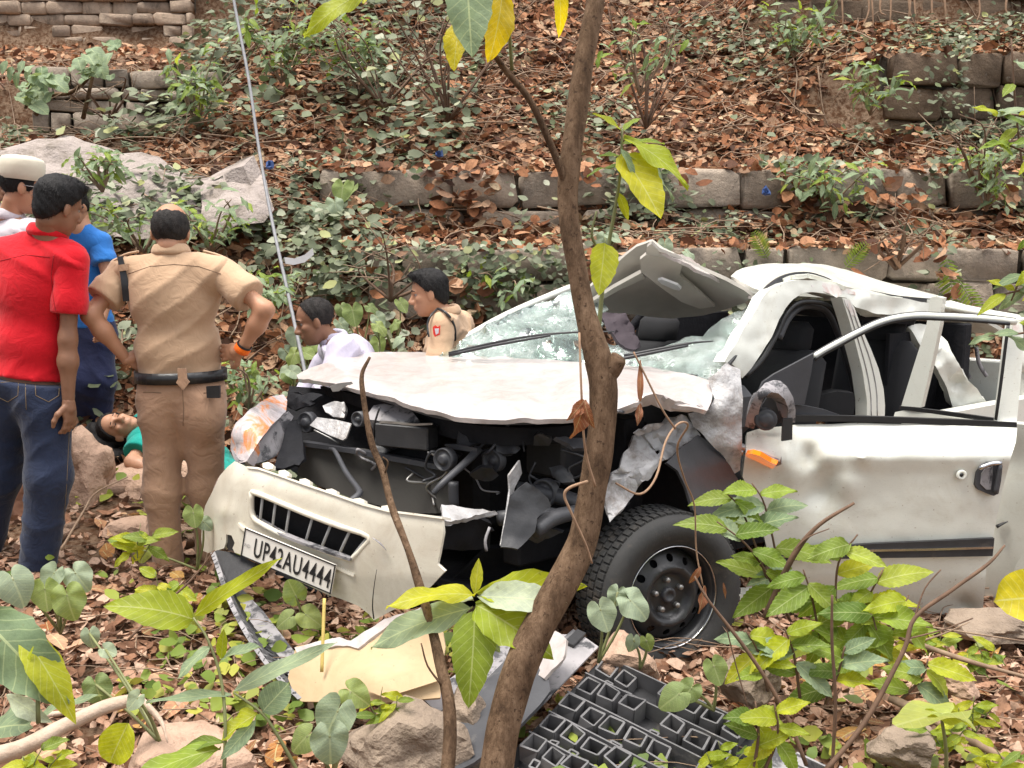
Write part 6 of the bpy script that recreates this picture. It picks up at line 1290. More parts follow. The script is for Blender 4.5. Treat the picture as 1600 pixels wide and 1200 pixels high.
def leaf_mesh(kind, droop=.25, fold=.25, wave=.0, seed=0):
    rr = random.Random(seed); V, F, U = [], [], []
    if kind == 'heart':
        nR, nA = 5, 30; V.append((0, 0, 0)); U.append((.5, .25))
        def out(a):   # a measured from the tip direction
            t = abs(a) / math.pi; r = .78 * (1 - .45 * t ** 1.1) if t < .86 else .78 * (1 - .45 * t ** 1.1) * (1 - (t - .86) / .14 * .72)
            return r * (1 + .22 * max(0, 1 - t * 5) ** 1.5)
        for i in range(1, nR + 1):
            for j in range(nA):
                a = -math.pi + 2 * math.pi * (j + .5) / nA; r = out(a) * i / nR * (1 + rr.uniform(-.02, .02) * (i == nR)); x, y = math.sin(a) * r * .92, math.cos(a) * r
                z = -droop * (x * x + y * y) * .9 + fold * abs(x) * .6 + wave * math.sin(a * 5 + seed) * (i / nR) ** 2 * .09; V.append((x, y, z)); U.append((.5 + x * .6, .3 + y * .7))
        for j in range(nA): F.append((0, 1 + j, 1 + (j + 1) % nA)) if j < nA - 1 else None
        for i in range(nR - 1):
            for j in range(nA - 1): b = 1 + i * nA; F.append((b + j, b + nA + j, b + nA + j + 1, b + j + 1))
        return V, F, U
    n, m = {'serr': (26, 4), 'ellip': (14, 4), 'lance': (12, 2), 'round': (14, 4), 'broad': (16, 4)}[kind]; w = {'serr': .225, 'ellip': .165, 'lance': .07, 'round': .40, 'broad': .26}[kind]
    for i in range(n + 1):
        t = i / n
        pr = {'serr': lambda t: math.sin(math.pi * t ** .8) ** .9 * (1 - .12 * t), 'ellip': lambda t: math.sin(math.pi * t ** .92) ** .95, 'lance': lambda t: math.sin(math.pi * t ** .7) ** .8, 'round': lambda t: math.sqrt(max(0, 1 - (2 * t - 1) ** 2)), 'broad': lambda t: math.sin(math.pi * t ** .75) ** .7 * (1 - .1 * t)}[kind](t)
        hw = w * pr + .004
        if kind == 'serr': hw *= 1 + .10 * ((i % 2) - .5)
        if kind in ('ellip', 'broad'): hw *= 1 + .05 * math.sin(i * 2.1 + seed)
        for j in range(m + 1):
            s = 2 * j / m - 1; x = s * hw; z = -droop * t * t + fold * abs(x) + wave * math.sin(t * 11 + s * 2 + seed) * abs(s) * .05
            if kind == 'serr': z += .012 * math.sin(t * 40 - abs(s) * 4) * abs(s)
            y = t * (1 - .12 * droop * t); V.append((x, y, z)); U.append((.5 + s * .5 * (.25 + .75 * pr), t))
    for i in range(n):
        for j in range(m): a = i * (m + 1) + j; F.append((a, a + 1, a + m + 2, a + m + 1))
    return V, F, U
_lc = {}
def leaf_data(kind, mat, var):
    k = (kind, mat.name, var)
    if k not in _lc:
        V, F, U = leaf_mesh(kind, [.12, .32, .55, .2][var % 4], [.35, .12, .22, .5][var % 4], [.5, 1, .3, 1.4][var % 4], var * 3 + 1)
        me = bpy.data.meshes.new('leaf'); me.from_pydata(V, [], F); me.polygons.foreach_set('use_smooth', [True] * len(F)); l = me.uv_layers.new(name='uv')
        for lp in me.loops: l.data[lp.index].uv = U[lp.vertex_index]
        me.materials.append(mat); _lc[k] = me
    return _lc[k]
def leaf(parent, base, tip, kind, mat, var=0, up=(0, -.35, 1), wf=1.0, name='leaf'):
    b, t = Vector(base), Vector(tip); y = t - b; L = y.length; y = y / L; u = Vector(up); u = u - y * u.dot(y)
    if u.length < .05: u = y.orthogonal()
    u.normalize(); x = y.cross(u); s = L if kind != 'heart' else L / .95
    M = Matrix((( x.x * s * wf, y.x * s, u.x * s, b.x), (x.y * s * wf, y.y * s, u.y * s, b.y), (x.z * s * wf, y.z * s, u.z * s, b.z), (0, 0, 0, 1)))
    return inst(leaf_data(kind, mat, var), name, M, None, parent)
def plant(label, stems, leaves, cat='plant', group=None, base=None, name='plant', stem_mat=None, srad=.005):
    """stems: lists of (px,py,Y); leaves: (bx,by,bY, tx,ty,tY, kind, mat, var[, up])"""
    b0 = base or dep(*stems[0][0]); root = empty(name, b0, label, cat, group)
    for st in stems:
        r = srad; pts = st
        if isinstance(st, tuple): pts, r = st
        tube('stem', [dep(*p) for p in pts], [r, r * .55], stem_mat or M_STEMG, root, 6, 4, .1)
    for L in leaves:
        up = L[9] if len(L) > 9 else (0, -.35, 1); leaf(root, dep(*L[0:3]), dep(*L[3:6]), L[6], L[7], L[8], up)
    return root
# --- seedling in front of the wreck
plant('yellow green seedling with broad wavy leaves in front of the torn bumper', [[(742, 1075, 2.62), (741, 1000, 2.6), (744, 945, 2.58)]],
  [(742, 930, 2.58, 612, 912, 2.5, 'ellip', M_LY, 1), (742, 930, 2.58, 748, 872, 2.6, 'ellip', M_LY, 0, (0, -1, .3)), (746, 928, 2.58, 906, 906, 2.5, 'ellip', M_LY, 1, (0, -.9, .5)), (746, 932, 2.58, 880, 934, 2.45, 'ellip', M_LP, 0, (0, -.7, .6)), (744, 945, 2.57, 858, 1003, 2.42, 'broad', M_LY, 1, (.2, -.8, .6)),
   (742, 955, 2.57, 738, 1086, 2.4, 'broad', M_LM, 2, (.1, -1, .25)), (738, 950, 2.58, 572, 984, 2.5, 'ellip', M_LG, 1, (0, -.6, .8)), (740, 938, 2.58, 690, 920, 2.66, 'ellip', M_LP, 1), (745, 965, 2.58, 782, 1030, 2.55, 'ellip', M_LG, 2, (0, -1, .2))])
# --- leafy shoot lower left
plant('tall weedy shoot with arching yellow green leaves before the number plate', [[(350, 1215, 2.3), (352, 1130, 2.32), (345, 1060, 2.36), (325, 1000, 2.38), (302, 965, 2.4)], [(470, 1215, 2.35), (440, 1160, 2.34), (410, 1115, 2.34), (365, 1082, 2.35)]],
  [(302, 968, 2.4, 190, 925, 2.3, 'broad', M_LY, 2, (0, -.7, .7)), (304, 962, 2.4, 426, 870, 2.32, 'lance', M_LY, 0, (-.5, -.8, .3)), (330, 1010, 2.38, 272, 1046, 2.3, 'ellip', M_LG, 1), (345, 1030, 2.36, 402, 1003, 2.3, 'ellip', M_LG, 0), (346, 1030, 2.36, 348, 985, 2.34, 'ellip', M_LY, 0, (0, -1, .3)),
   (362, 1085, 2.35, 226, 1088, 2.3, 'lance', M_LG, 0, (0, -.5, 1)), (365, 1080, 2.35, 530, 995, 2.5, 'lance', M_LG, 0, (0, -.8, .6)), (410, 1112, 2.34, 450, 1068, 2.36, 'round', M_LG, 0, (0, -1, .4)), (402, 1115, 2.34, 340, 1150, 2.3, 'broad', M_LY, 3), (400, 1125, 2.33, 345, 1188, 2.25, 'ellip', M_LG, 0, (.2, -1, .2)), (345, 1170, 2.31, 190, 1196, 2.2, 'ellip', M_LM, 1), (350, 1160, 2.31, 268, 1150, 2.3, 'ellip', M_LM, 2), (200, 1130, 2.3, 168, 1195, 2.28, 'round', M_LY, 0, (0, -1, .2))])
plant('large arching grey green leaves with yellow tips', [[(60, 1130, 2.0), (55, 1040, 2.02), (30, 985, 2.05)], [(-20, 1040, 2.0), (0, 1000, 2.0)]],
  [(-30, 960, 2.05, 90, 1095, 1.95, 'broad', M_LG, 1, (.4, -1, .3)), (30, 985, 2.05, 118, 1095, 1.95, 'ellip', M_LY, 2, (.6, -.7, .3)), (-15, 955, 2.1, 60, 990, 2.05, 'ellip', M_LY, 0), (52, 1010, 2.02, 38, 1050, 2.0, 'lance', M_LY, 0), (10, 1085, 2.1, 75, 1130, 2.05, 'ellip', M_LP, 0, (0, -1, .3)), (60, 1120, 2.2, 150, 1075, 2.15, 'lance', M_LG, 0), (-30, 1150, 2.1, 25, 1110, 2.05, 'round', M_LG, 1)])
# --- heart leaved taro plants
def taro(label, bx, by, Y, Ls, group=None):
    root = empty('taro_plant', dep(bx, by, Y), label, 'plant', group)
    for (cx, cy, cY, ln, ang, mat, var, upv) in Ls:
        c = dep(cx, cy, cY); tube('leaf_stalk', [dep(bx, by, Y), dep((bx + cx) / 2 + 4, (by + cy) / 2, (Y + cY) / 2), c], [.006, .004], M_STEMG, root, 6, 4)
        k = ln * .64 * cY / FPX; d = Vector((math.sin(R(ang)) * k, -.25 * k, -math.cos(R(ang)) * k)); leaf(root, c, c + d, 'heart', mat, var, upv)
U1 = (0, -.75, .6)
taro('pair of heart shaped leaves in front of the front wheel', 935, 1035, 3.3, [(938, 952, 3.22, 62, 20, M_LG, 0, U1), (985, 938, 3.28, 66, 50, M_LG, 1, (.3, -.8, .6)), (965, 925, 3.3, 40, -20, M_LG, 1, U1)])
taro('cluster of heart shaped leaves at the feet of the red shirted man', 95, 990, 3.7, [(85, 895, 3.6, 55, -30, M_LG, 0, U1), (118, 895, 3.6, 58, 40, M_LG, 1, U1), (70, 920, 3.55, 60, 10, M_LM, 0, U1), (20, 905, 3.5, 75, 30, M_LG, 2, (.4, -.7, .5)), (105, 930, 3.5, 70, 15, M_LM, 1, U1)])
taro('heart shaped leaves beside the boulder under the bumper piece', 520, 1215, 2.7, [(528, 1110, 2.65, 88, -25, M_LG, 0, U1), (548, 1080, 2.75, 60, 60, M_LM, 1, U1), (480, 1150, 2.6, 60, -50, M_LM, 2, U1), (515, 1150, 2.55, 80, 5, M_LG, 1, (.3, -1, .3))])
taro('big heart shaped leaf by the khaki policeman\'s leg', 308, 890, 4.35, [(302, 800, 4.3, 42, 10, M_LM, 0, U1), (318, 815, 4.32, 30, 50, M_LG, 1, U1), (225, 860, 4.3, 34, -10, M_LY, 0, (.3, -1, .4))])
taro('dark heart shaped leaves in the shade under the bumper', 470, 985, 3.9, [(462, 930, 3.85, 50, -160, M_LM, 0, U1), (478, 960, 3.85, 50, 60, M_LM, 1, U1), (452, 965, 3.85, 42, -60, M_LM, 2, U1)])
taro('round leaves on a thin stalk among the lower left litter', 250, 1160, 2.9, [(215, 1090, 2.85, 40, -40, M_LG, 0, U1), (150, 1070, 2.95, 60, 20, M_LM, 1, U1), (140, 990, 3.2, 40, 10, M_LG, 2, U1), (165, 1015, 3.1, 34, 70, M_LG, 0, U1)])
taro('broad green leaves beside the grey stone right of the trunk', 1115, 1110, 3.1, [(1115, 1040, 3.05, 55, 20, M_LM, 0, (.3, -1, .3)), (1080, 1075, 3.0, 50, -40, M_LM, 1, U1), (1060, 1085, 2.95, 60, -60, M_LM, 2, U1)])
taro('wide yellow green leaf held flat on a single stalk at the lower right', 1478, 1225, 2.6, [(1470, 1116, 2.55, 140, -86, M_LY, 0, (0, .22, 1)), (1470, 1114, 2.56, 90, 86, M_LY, 1, (0, .2, 1))])
taro('withered leaves hanging beside the front tyre', 1000, 1045, 3.35, [(990, 1000, 3.3, 34, -10, M_LG, 2, (.3, -1, .1)), (1010, 1000, 3.32, 32, 20, M_LM, 2, (0, -1, .1))])
for i, (x, y, Y, n) in enumerate([(480, 530, 6.3, 5), (560, 500, 6.5, 5), (615, 500, 6.4, 4), (590, 535, 6.2, 5), (455, 575, 6.0, 4), (420, 610, 5.9, 4), (520, 300, 7.6, 4), (1050, 385, 6.8, 3), (950, 390, 6.9, 3)]):
    rr = random.Random(i + 40); taro(['broad leaved weed on the bank left of the stooping man', 'broad leaved weed behind the stooping man\'s back', 'broad leaved weed between the stooping man and the younger policeman', 'low broad leaved weed just behind the bonnet', 'broad leaved weed beside the policeman\'s wristband', 'broad leaved weed above the headlamp', 'pale rosette of leaves on the slope above the low wall', 'round leaved weed just behind the folded roof', 'round leaved weed left of the folded roof'][i], x, y + 55, Y,
       [(x + rr.uniform(-38, 38), y + rr.uniform(-28, 28), Y + rr.uniform(-.1, .1), rr.uniform(26, 44), rr.uniform(-70, 70), rr.choice((M_LG, M_LG, M_LM)), k % 3, (rr.uniform(-.4, .4), -.5, .8)) for k in range(n)], 'broad leaved weeds on the bank')

# --- shrub with toothed leaves beside the front door
def shoots(label, stems, n, seed, mats, kind='serr', lmin=54, lmax=92, name='shrub', cat='shrub', group=None, smat=None, hang=.5, srad=.006):
    rr = random.Random(seed); root = empty(name, dep(*stems[0][0]), label, cat, group)
    for st in stems:
        P = catmull([dep(*p) for p in st], 8); V, F = tube_geo([dep(*p) for p in st], [srad, srad * .45], 6, 5); obj('stem', V, F, smat or M_STEMB, root)
        for k in range(n):
            t = .25 + .75 * (k + rr.random() * .6) / n; p = P[min(len(P) - 1, int(t * (len(P) - 1)))]; Ln = rr.uniform(lmin, lmax) * p.y / FPX; sd = 1 if k % 2 else -1
            d = Vector((sd * rr.uniform(.5, 1), rr.uniform(-.6, .25), rr.uniform(-hang, .55))).normalized()
            leaf(root, p, p + d * Ln, kind, rr.choice(mats), rr.randrange(4), (rr.uniform(-.3, .3), -.7, .7))
    return root
MS = (M_LM, M_LM, M_LY, M_LM)
shoots('leafy shrub with toothed leaves growing between the front wheel and the open door', [[(1215, 960, 3.62), (1190, 880, 3.6), (1160, 800, 3.58), (1135, 770, 3.55)], [(1225, 960, 3.65), (1215, 880, 3.62), (1195, 790, 3.6), (1175, 755, 3.6)], [(1235, 970, 3.6), (1200, 900, 3.55), (1165, 850, 3.5), (1120, 815, 3.5)]], 7, 5, (M_LG, M_LM, M_LM))
shoots('dense bright green shrub with toothed leaves in front of the open door', [[(1300, 1060, 3.4), (1305, 960, 3.4), (1310, 880, 3.4), (1340, 835, 3.4)], [(1320, 1050, 3.45), (1350, 950, 3.45), (1380, 890, 3.45)], [(1290, 1050, 3.4), (1270, 940, 3.4), (1255, 890, 3.4)], [(1330, 1060, 3.38), (1385, 1000, 3.35), (1420, 930, 3.35)], [(1340, 1060, 3.4), (1345, 1000, 3.35), (1360, 960, 3.33), (1370, 985, 3.3)]], 7, 6, MS, hang=.8)
shoots('sprawling light green seedlings at the foot of the shrub', [[(1200, 1080, 3.2), (1185, 1020, 3.2), (1165, 985, 3.2)], [(1250, 1090, 3.2), (1240, 1020, 3.2), (1225, 980, 3.2)], [(1290, 1100, 3.2), (1310, 1050, 3.2), (1320, 1010, 3.2)], [(1400, 1100, 3.2), (1440, 1060, 3.2), (1450, 1030, 3.2)]], 6, 7, (M_LY, M_LM, M_LG))
shoots('yellow green shoot with drooping toothed leaves at the lower edge', [[(1175, 1215, 2.7), (1185, 1150, 2.7), (1180, 1095, 2.72)], [(1190, 1215, 2.7), (1215, 1150, 2.7), (1210, 1100, 2.7)]], 6, 8, (M_LY, M_LY, M_LM), hang=1.0, lmin=50, lmax=75)
shoots('slender branch with pale green leaves against the terrace walls', [[(1650, 480, 3.6), (1610, 330, 3.6), (1590, 200, 3.6), (1580, 60, 3.6)], [(1640, 200, 3.6), (1590, 180, 3.55), (1545, 185, 3.5)], [(1640, 260, 3.5), (1590, 232, 3.5), (1550, 222, 3.5)]], 8, 9, (M_LG, M_LY, M_LM), 'ellip', 28, 46, name='branch', cat='branch')
shoots('pale leafy spray hanging over the open rear door', [[(1660, 500, 3.9), (1600, 520, 3.9), (1545, 525, 3.9)], [(1660, 440, 3.7), (1610, 450, 3.7), (1560, 462, 3.7)], [(1650, 400, 3.7), (1600, 430, 3.7), (1580, 470, 3.7)]], 5, 10, (M_LG, M_LY, M_LG), 'ellip', 36, 60, name='branch', cat='branch')
plant('single bright yellow green leaf beside the rear door', [[(1680, 960, 3.0), (1640, 945, 3.0), (1615, 935, 3.0)]], [(1650, 932, 3.0, 1560, 936, 2.95, 'round', M_LYB, 0, (0, -.8, .5))])
for i, (lab, x, y, Y, n, sd) in enumerate([('small yellow green seedling beside the clod at the lower right', 1520, 1120, 3.1, 5, 1), ('small seedling among dead leaves below the pale fallen branch', 1560, 1190, 2.8, 5, 2), ('low seedling between the absorber and the slanting dark stem', 1130, 1190, 2.85, 4, 3), ('bright seedling left of the policeman\'s trouser leg', 215, 850, 4.2, 4, 4), ('bright weed in front of the policeman\'s shoes', 250, 925, 3.9, 5, 5), ('small bright seedling under the torn cream bumper corner', 600, 1105, 3.0, 4, 6), ('small seedling beside the pale barkless branch', 60, 1195, 2.6, 4, 7), ('weedy tuft right of the cobble at the lower right', 1480, 1150, 2.95, 5, 8), ('small leafy weed under the open door', 1450, 1000, 3.7, 5, 9), ('small leafy weed beside the rock under the door', 1530, 1030, 3.5, 5, 10)]):
    rr = random.Random(sd + 60); shoots(lab, [[(x, y + 25, Y), (x + rr.uniform(-8, 8), y, Y), (x + rr.uniform(-18, 18), y - 32, Y)], [(x + 4, y + 25, Y), (x + 18, y + 2, Y), (x + rr.uniform(15, 38), y - 18, Y)], [(x - 4, y + 25, Y), (x - 18, y + 4, Y), (x - rr.uniform(15, 38), y - 14, Y)]], n, sd + 80, (M_LY, M_LY, M_LM), rr.choice(('serr', 'ellip', 'broad')), 22, 46, name='seedling', cat='plant', group='small seedlings in the litter', smat=M_STEMG, srad=.003)
# --- bare sticks on the right
def stick(label, pts, r, mat=M_STEMB, extra=(), group=None):
    root = empty('stick', dep(*pts[0]), label, 'stick', group); tube('stalk', [dep(*p) for p in pts], r, mat, root, 7, 5, .25)
    for e in extra: tube('twig', [dep(*p) for p in e], [r[-1] * .8 if hasattr(r, '__len__') else r, .002], mat, root, 6, 4, .2)
    return root
stick('thick brown stick leaning against the door below the indicator', [(1195, 965, 3.5), (1222, 905, 3.48), (1245, 860, 3.46), (1280, 820, 3.45), (1335, 786, 3.44)], [.013, .011, .005], extra=[[(1240, 862, 3.46), (1262, 840, 3.44), (1296, 826, 3.42)]])
stick('long thin dark twig slanting across in front of the door moulding', [(1285, 1210, 2.75), (1350, 1130, 2.8), (1410, 1020, 2.85), (1430, 965, 2.88), (1490, 920, 2.9), (1545, 880, 2.92), (1570, 852, 2.94)], [.008, .0075, .006, .0035], extra=[[(1428, 968, 2.88), (1445, 920, 2.9), (1470, 890, 2.9)], [(1410, 1000, 2.86), (1470, 985, 2.88), (1520, 966, 2.9)]])
stick('upright thin brown stem in front of the dense shrub', [(1300, 1205, 2.85), (1305, 1100, 2.85), (1300, 1000, 2.85), (1300, 930, 2.85)], [.006, .004])
stick('slanting dark stem left of the drooping yellow green shoot', [(1260, 1195, 2.85), (1225, 1110, 2.88), (1170, 1020, 2.92), (1108, 940, 2.95), (1085, 900, 2.98)], [.007, .006, .003], extra=[[(1135, 980, 2.94), (1150, 1040, 2.94), (1170, 1110, 2.92)]])
stick('pale fallen branch lying across the ground below the open door', [(1385, 985, 3.55), (1440, 1008, 3.5), (1520, 1035, 3.4), (1620, 1062, 3.3)], [.012, .01, .006], M_TWIG, [[(1430, 1005, 3.5), (1475, 990, 3.5), (1515, 972, 3.5)]])
stick('grey fallen stick half buried in the litter at the lower right', [(1390, 1090, 3.2), (1450, 1120, 3.1), (1540, 1170, 2.95), (1620, 1210, 2.85)], [.014, .015, .011], M_TWIG)
stick('long pale horizontal twig on the ground behind the dense shrub', [(1190, 945, 3.75), (1300, 960, 3.7), (1420, 975, 3.65), (1600, 1002, 3.6)], [.005, .005, .003], M_TWIG)
stick('thick barkless fallen branch lying at the lower left', [(-30, 1190, 2.75), (40, 1165, 2.78), (110, 1130, 2.82), (165, 1105, 2.86), (215, 1092, 2.9)], [.027, .026, .024, .022, .018], pmat('pale_barkless_wood', (.50, .385, .30), (.36, .26, .19), .8, 14, bs=.5, bsc=40, bd=.01), [[(0, 1128, 2.9), (90, 1115, 2.95), (180, 1100, 2.98)], [(215, 1090, 2.9), (250, 1125, 2.85), (262, 1160, 2.8)]])
stick('thin tan twig lying beside the khaki policeman\'s foot', [(95, 860, 4.2), (130, 800, 4.3), (150, 770, 4.35), (200, 745, 4.4)], [.006, .003], M_TWIG)
stick('thin dark twig reaching up beside the broken bumper corner', [(200, 1000, 3.1), (250, 950, 3.15), (300, 905, 3.2), (335, 860, 3.2)], [.005, .004, .002])
stick('straight yellow stem standing under the number plate', [(503, 1050, 3.35), (505, 990, 3.4), (507, 935, 3.45)], [.006, .006], pmat('yellow_cane', (.55, .42, .12), None, .6, 10, bs=.1))

# ---------------------------------------------------------------- foreground tree
def bark_mat():
    m, nt, b, out = nodes('mottled_tree_bark'); co = coords(nt, 'Object', (1, 1, .45))
    a = ramp(nt, [(.32, (.04, .024, .015)), (.48, (.15, .092, .055)), (.62, (.27, .175, .11)), (.75, (.42, .29, .19))], noise(nt, co, 17, 10, .78)); lent = ramp(nt, [(.62, (0, 0, 0)), (.68, (1, 1, 1))], noise(nt, coords(nt), 75, 2)); col = mixc(nt, mixc(nt, .8, (0, 0, 0), lent.outputs[0]), a.outputs[0], (.06, .035, .022))
    nt.links.new(col, b.inputs['Base Color']); b.inputs['Roughness'].default_value = .9; b.inputs['Specular IOR Level'].default_value = .15
    nt2 = noise(nt, coords(nt, 'Object', (1, 1, .25)), 38, 8, .75); bump(nt, b, nt2, 1, .02); return m
M_BARK = bark_mat()
tree = empty('tree', dep(765, 1330, 2.35), 'slender crooked tree trunk rising in front of the wrecked car', 'tree')
tp = [(755, 1300, 2.38, 55), (775, 1200, 2.42, 52), (790, 1120, 2.45, 50), (822, 1020, 2.48, 54), (868, 930, 2.5, 50), (908, 850, 2.52, 46), (925, 770, 2.53, 43), (938, 690, 2.54, 41), (943, 610, 2.55, 43), (935, 560, 2.56, 41), (915, 490, 2.58, 31), (900, 410, 2.6, 29), (888, 330, 2.62, 30), (890, 260, 2.63, 31), (902, 170, 2.65, 30), (915, 80, 2.67, 28), (930, 0, 2.7, 27), (945, -120, 2.75, 25), (965, -300, 2.8, 20)]
V, F = tube_geo([dep(x, y, Y) for x, y, Y, r in tp], [r * .53 * Y / FPX for x, y, Y, r in tp], 20, 6, .10); obj('trunk', V, F, M_BARK, tree)
V, F = tube_geo([dep(938, 590, 2.56), dep(955, 575, 2.55), dep(967, 558, 2.54)], [.034, .028, .022], 12, 4, .15); obj('branch_stub', V, F, M_BARK, tree)
tube('branch', [dep(*p) for p in [(888, 300, 2.62), (868, 245, 2.6), (830, 160, 2.57), (790, 110, 2.55), (765, 70, 2.52), (740, 0, 2.5), (720, -60, 2.48)]], [.010, .008, .005], M_BARK, tree, 8, 5, .1)
tube('branch', [dep(*p) for p in [(800, 110, 2.55), (795, 40, 2.5), (788, -40, 2.45)]], [.005, .003], M_STEMG, tree, 6, 4)
for L in [(728, -50, 2.42, 738, 82, 2.34, 'broad', M_LG, 0, (.1, -1, .1)), (718, 35, 2.45, 706, 108, 2.42, 'broad', M_LYB, 0, (-.3, -1, .1)), (785, -10, 2.45, 775, 90, 2.42, 'broad', M_LYB, 1, (.4, -1, .1)), (575, -15, 2.3, 465, 32, 2.25, 'ellip', M_LY, 1, (0, -.8, .4)), (868, -30, 2.5, 895, 50, 2.5, 'ellip', M_LYB, 2, (.5, -1, .1)), (640, -60, 2.35, 560, -5, 2.3, 'ellip', M_LY, 0)]:
    leaf(tree, dep(*L[0:3]), dep(*L[3:6]), *L[6:])
tube('twig', [dep(*p) for p in [(760, -60, 2.45), (660, -50, 2.35), (575, -15, 2.3)]], [.006, .003], M_STEMG, tree, 6, 4)
# leafy side shoot on the trunk
for pts, r in (([(935, 520, 2.7), (945, 420, 2.72), (962, 320, 2.72), (970, 260, 2.72), (972, 200, 2.72)], .007), ([(945, 400, 2.72), (925, 370, 2.7), (932, 330, 2.7)], .005)):
    tube('shoot', [dep(*p) for p in pts], [r, r * .5], M_STEMG, tree, 6, 5)
for L in [(972, 205, 2.72, 930, 172, 2.68, 'ellip', M_LY, 0, (0, -.6, .8)), (972, 205, 2.72, 1000, 180, 2.75, 'ellip', M_LM, 0), (974, 215, 2.72, 1090, 262, 2.65, 'ellip', M_LY, 1, (.2, -.7, .7)), (972, 240, 2.72, 1038, 334, 2.62, 'broad', M_LY, 0, (.35, -1, .3)), (970, 238, 2.72, 1075, 285, 2.74, 'ellip', M_LG, 1, (.2, -.6, .8)), (970, 245, 2.72, 935, 240, 2.7, 'broad', M_LM, 0), (968, 260, 2.72, 915, 258, 2.75, 'ellip', M_LM, 1), (965, 300, 2.72, 985, 340, 2.7, 'ellip', M_LY, 2, (0, -1, .2)), (945, 380, 2.7, 938, 458, 2.62, 'broad', M_LY, 0, (.15, -1, .1)), (972, 225, 2.73, 1040, 215, 2.8, 'ellip', M_LM, 0), (970, 232, 2.7, 995, 275, 2.68, 'ellip', M_LG, 0)]:
    leaf(tree, dep(*L[0:3]), dep(*L[3:6]), *L[6:])
# vines and withered leaves hanging round the trunk
M_VINE = pmat('dry_vine', (.36, .23, .14), (.24, .14, .085), .8, 20, bs=.3)
def vine(label, pts, r, lv=()):
    root = empty('vine', dep(*pts[-1]), label, 'vine', 'dry vines around the tree'); tube('vine_stem', [dep(*p) for p in pts], r, M_VINE, root, 6, 5, .2)
    for L in lv: leaf(root, dep(*L[0:3]), dep(*L[3:6]), *L[6:])
vine('thin hanging vine with a torn withered leaf left of the trunk', [(905, 520, 2.5), (908, 600, 2.45), (912, 680, 2.45), (918, 720, 2.47), (930, 760, 2.48)], [.003, .004], [(914, 625, 2.44, 890, 656, 2.40, 'serr', M_LD, 3, (.4, -1, .3)), (914, 628, 2.43, 918, 668, 2.40, 'serr', M_LD, 2, (-.6, -1, 0)), (912, 632, 2.44, 899, 688, 2.42, 'broad', M_LD, 3, (.8, -1, 0)), (916, 626, 2.45, 928, 648, 2.42, 'ellip', M_LD, 2, (.9, -.6, 0))])
vine('thin hanging vine with a small withered leaf right of the trunk', [(990, 550, 2.5), (1010, 590, 2.5), (1035, 640, 2.5), (1055, 670, 2.52)], [.0025, .003], [(1000, 630, 2.48, 997, 665, 2.46, 'ellip', M_LD, 3, (0, -1, 0)), (1000, 628, 2.48, 1001, 560, 2.5, 'lance', M_LD, 0)])
vine('twisted vine looping over the front tyre beside the trunk', [(962, 755, 2.55), (1000, 772, 2.6), (1025, 745, 2.7), (1040, 690, 2.8), (1060, 662, 2.9), (1075, 665, 3.0), (1058, 700, 3.1), (1070, 750, 3.2), (1085, 790, 3.3), (1088, 860, 3.35), (1098, 915, 3.35)], [.003, .0036, .0034, .0025], [(1095, 885, 3.34, 1080, 915, 3.32, 'ellip', M_LD, 2, (0, -1, .1)), (1100, 915, 3.34, 1096, 960, 3.3, 'ellip', M_LD, 3, (.3, -1, .1)), (1130, 910, 3.34, 1136, 940, 3.34, 'lance', M_LD, 1, (0, -1, 0))])
vine('curled pale vine clinging to the left side of the trunk', [(918, 752, 2.46), (890, 762, 2.44), (882, 775, 2.44), (892, 800, 2.44), (915, 850, 2.45), (925, 880, 2.46)], [.004, .0035, .003])
stick('bare broken sapling leaning in front of the radiator', [(690, 1260, 2.35), (702, 1180, 2.4), (700, 1090, 2.45), (676, 985, 2.55), (645, 880, 2.65), (612, 790, 2.75), (598, 735, 2.8), (580, 690, 2.83), (568, 620, 2.86), (566, 585, 2.88), (578, 558, 2.9)], [.019, .019, .017, .014, .011, .010, .010, .009, .0075, .006, .004], M_BARK, [[(602, 738, 2.79), (606, 722, 2.78), (598, 714, 2.78)], [(690, 1070, 2.46), (668, 1040, 2.46), (658, 1005, 2.46)]])

# ---------------------------------------------------------------- shrubs on the slope
_r = random.Random(9); CUTB = [(*_r.choice([(145 + _r.gauss(0, 16), 85 + _r.gauss(0, 16)), (115 + _r.gauss(0, 18), 112 + _r.gauss(0, 9)), (75 + _r.gauss(0, 14), 118 + _r.gauss(0, 9)), (45 + _r.gauss(0, 9), 145 + _r.gauss(0, 14))]), _r.uniform(-.3, .2), _r.uniform(-18, 18), _r.uniform(-8, 16)) for _ in range(60)]
plant('cut branch with round grey green leaves lying below the coursed wall', [[(55, 180, 9.0), (75, 150, 9.0), (110, 145, 9.0), (140, 120, 8.9), (160, 90, 8.9)], [(130, 185, 9.0), (140, 140, 8.9), (150, 100, 8.9)], [(75, 150, 9), (50, 130, 8.9), (40, 170, 8.9)]],
   [(x_, y_, 8.8 + z_, x_ + dx_, y_ + dy_, 8.7 + z_, 'round', M_LG, i % 4, (dx_ * .03, -1, .7)) for i, (x_, y_, z_, dx_, dy_) in enumerate(CUTB)] + [(10 + i * 9, 95 + (i % 3) * 9, 8.8, 2 + i * 9, 115 + (i % 3) * 9, 8.75, 'broad', M_LG, i % 3, (0, -1, .5)) for i in range(5)] + [(20 + i * 8, 205, 8.6, 12 + i * 8, 222, 8.55, 'broad', M_LG, i % 3) for i in range(3)], name='branch', cat='branch', stem_mat=M_BARK, srad=.022)
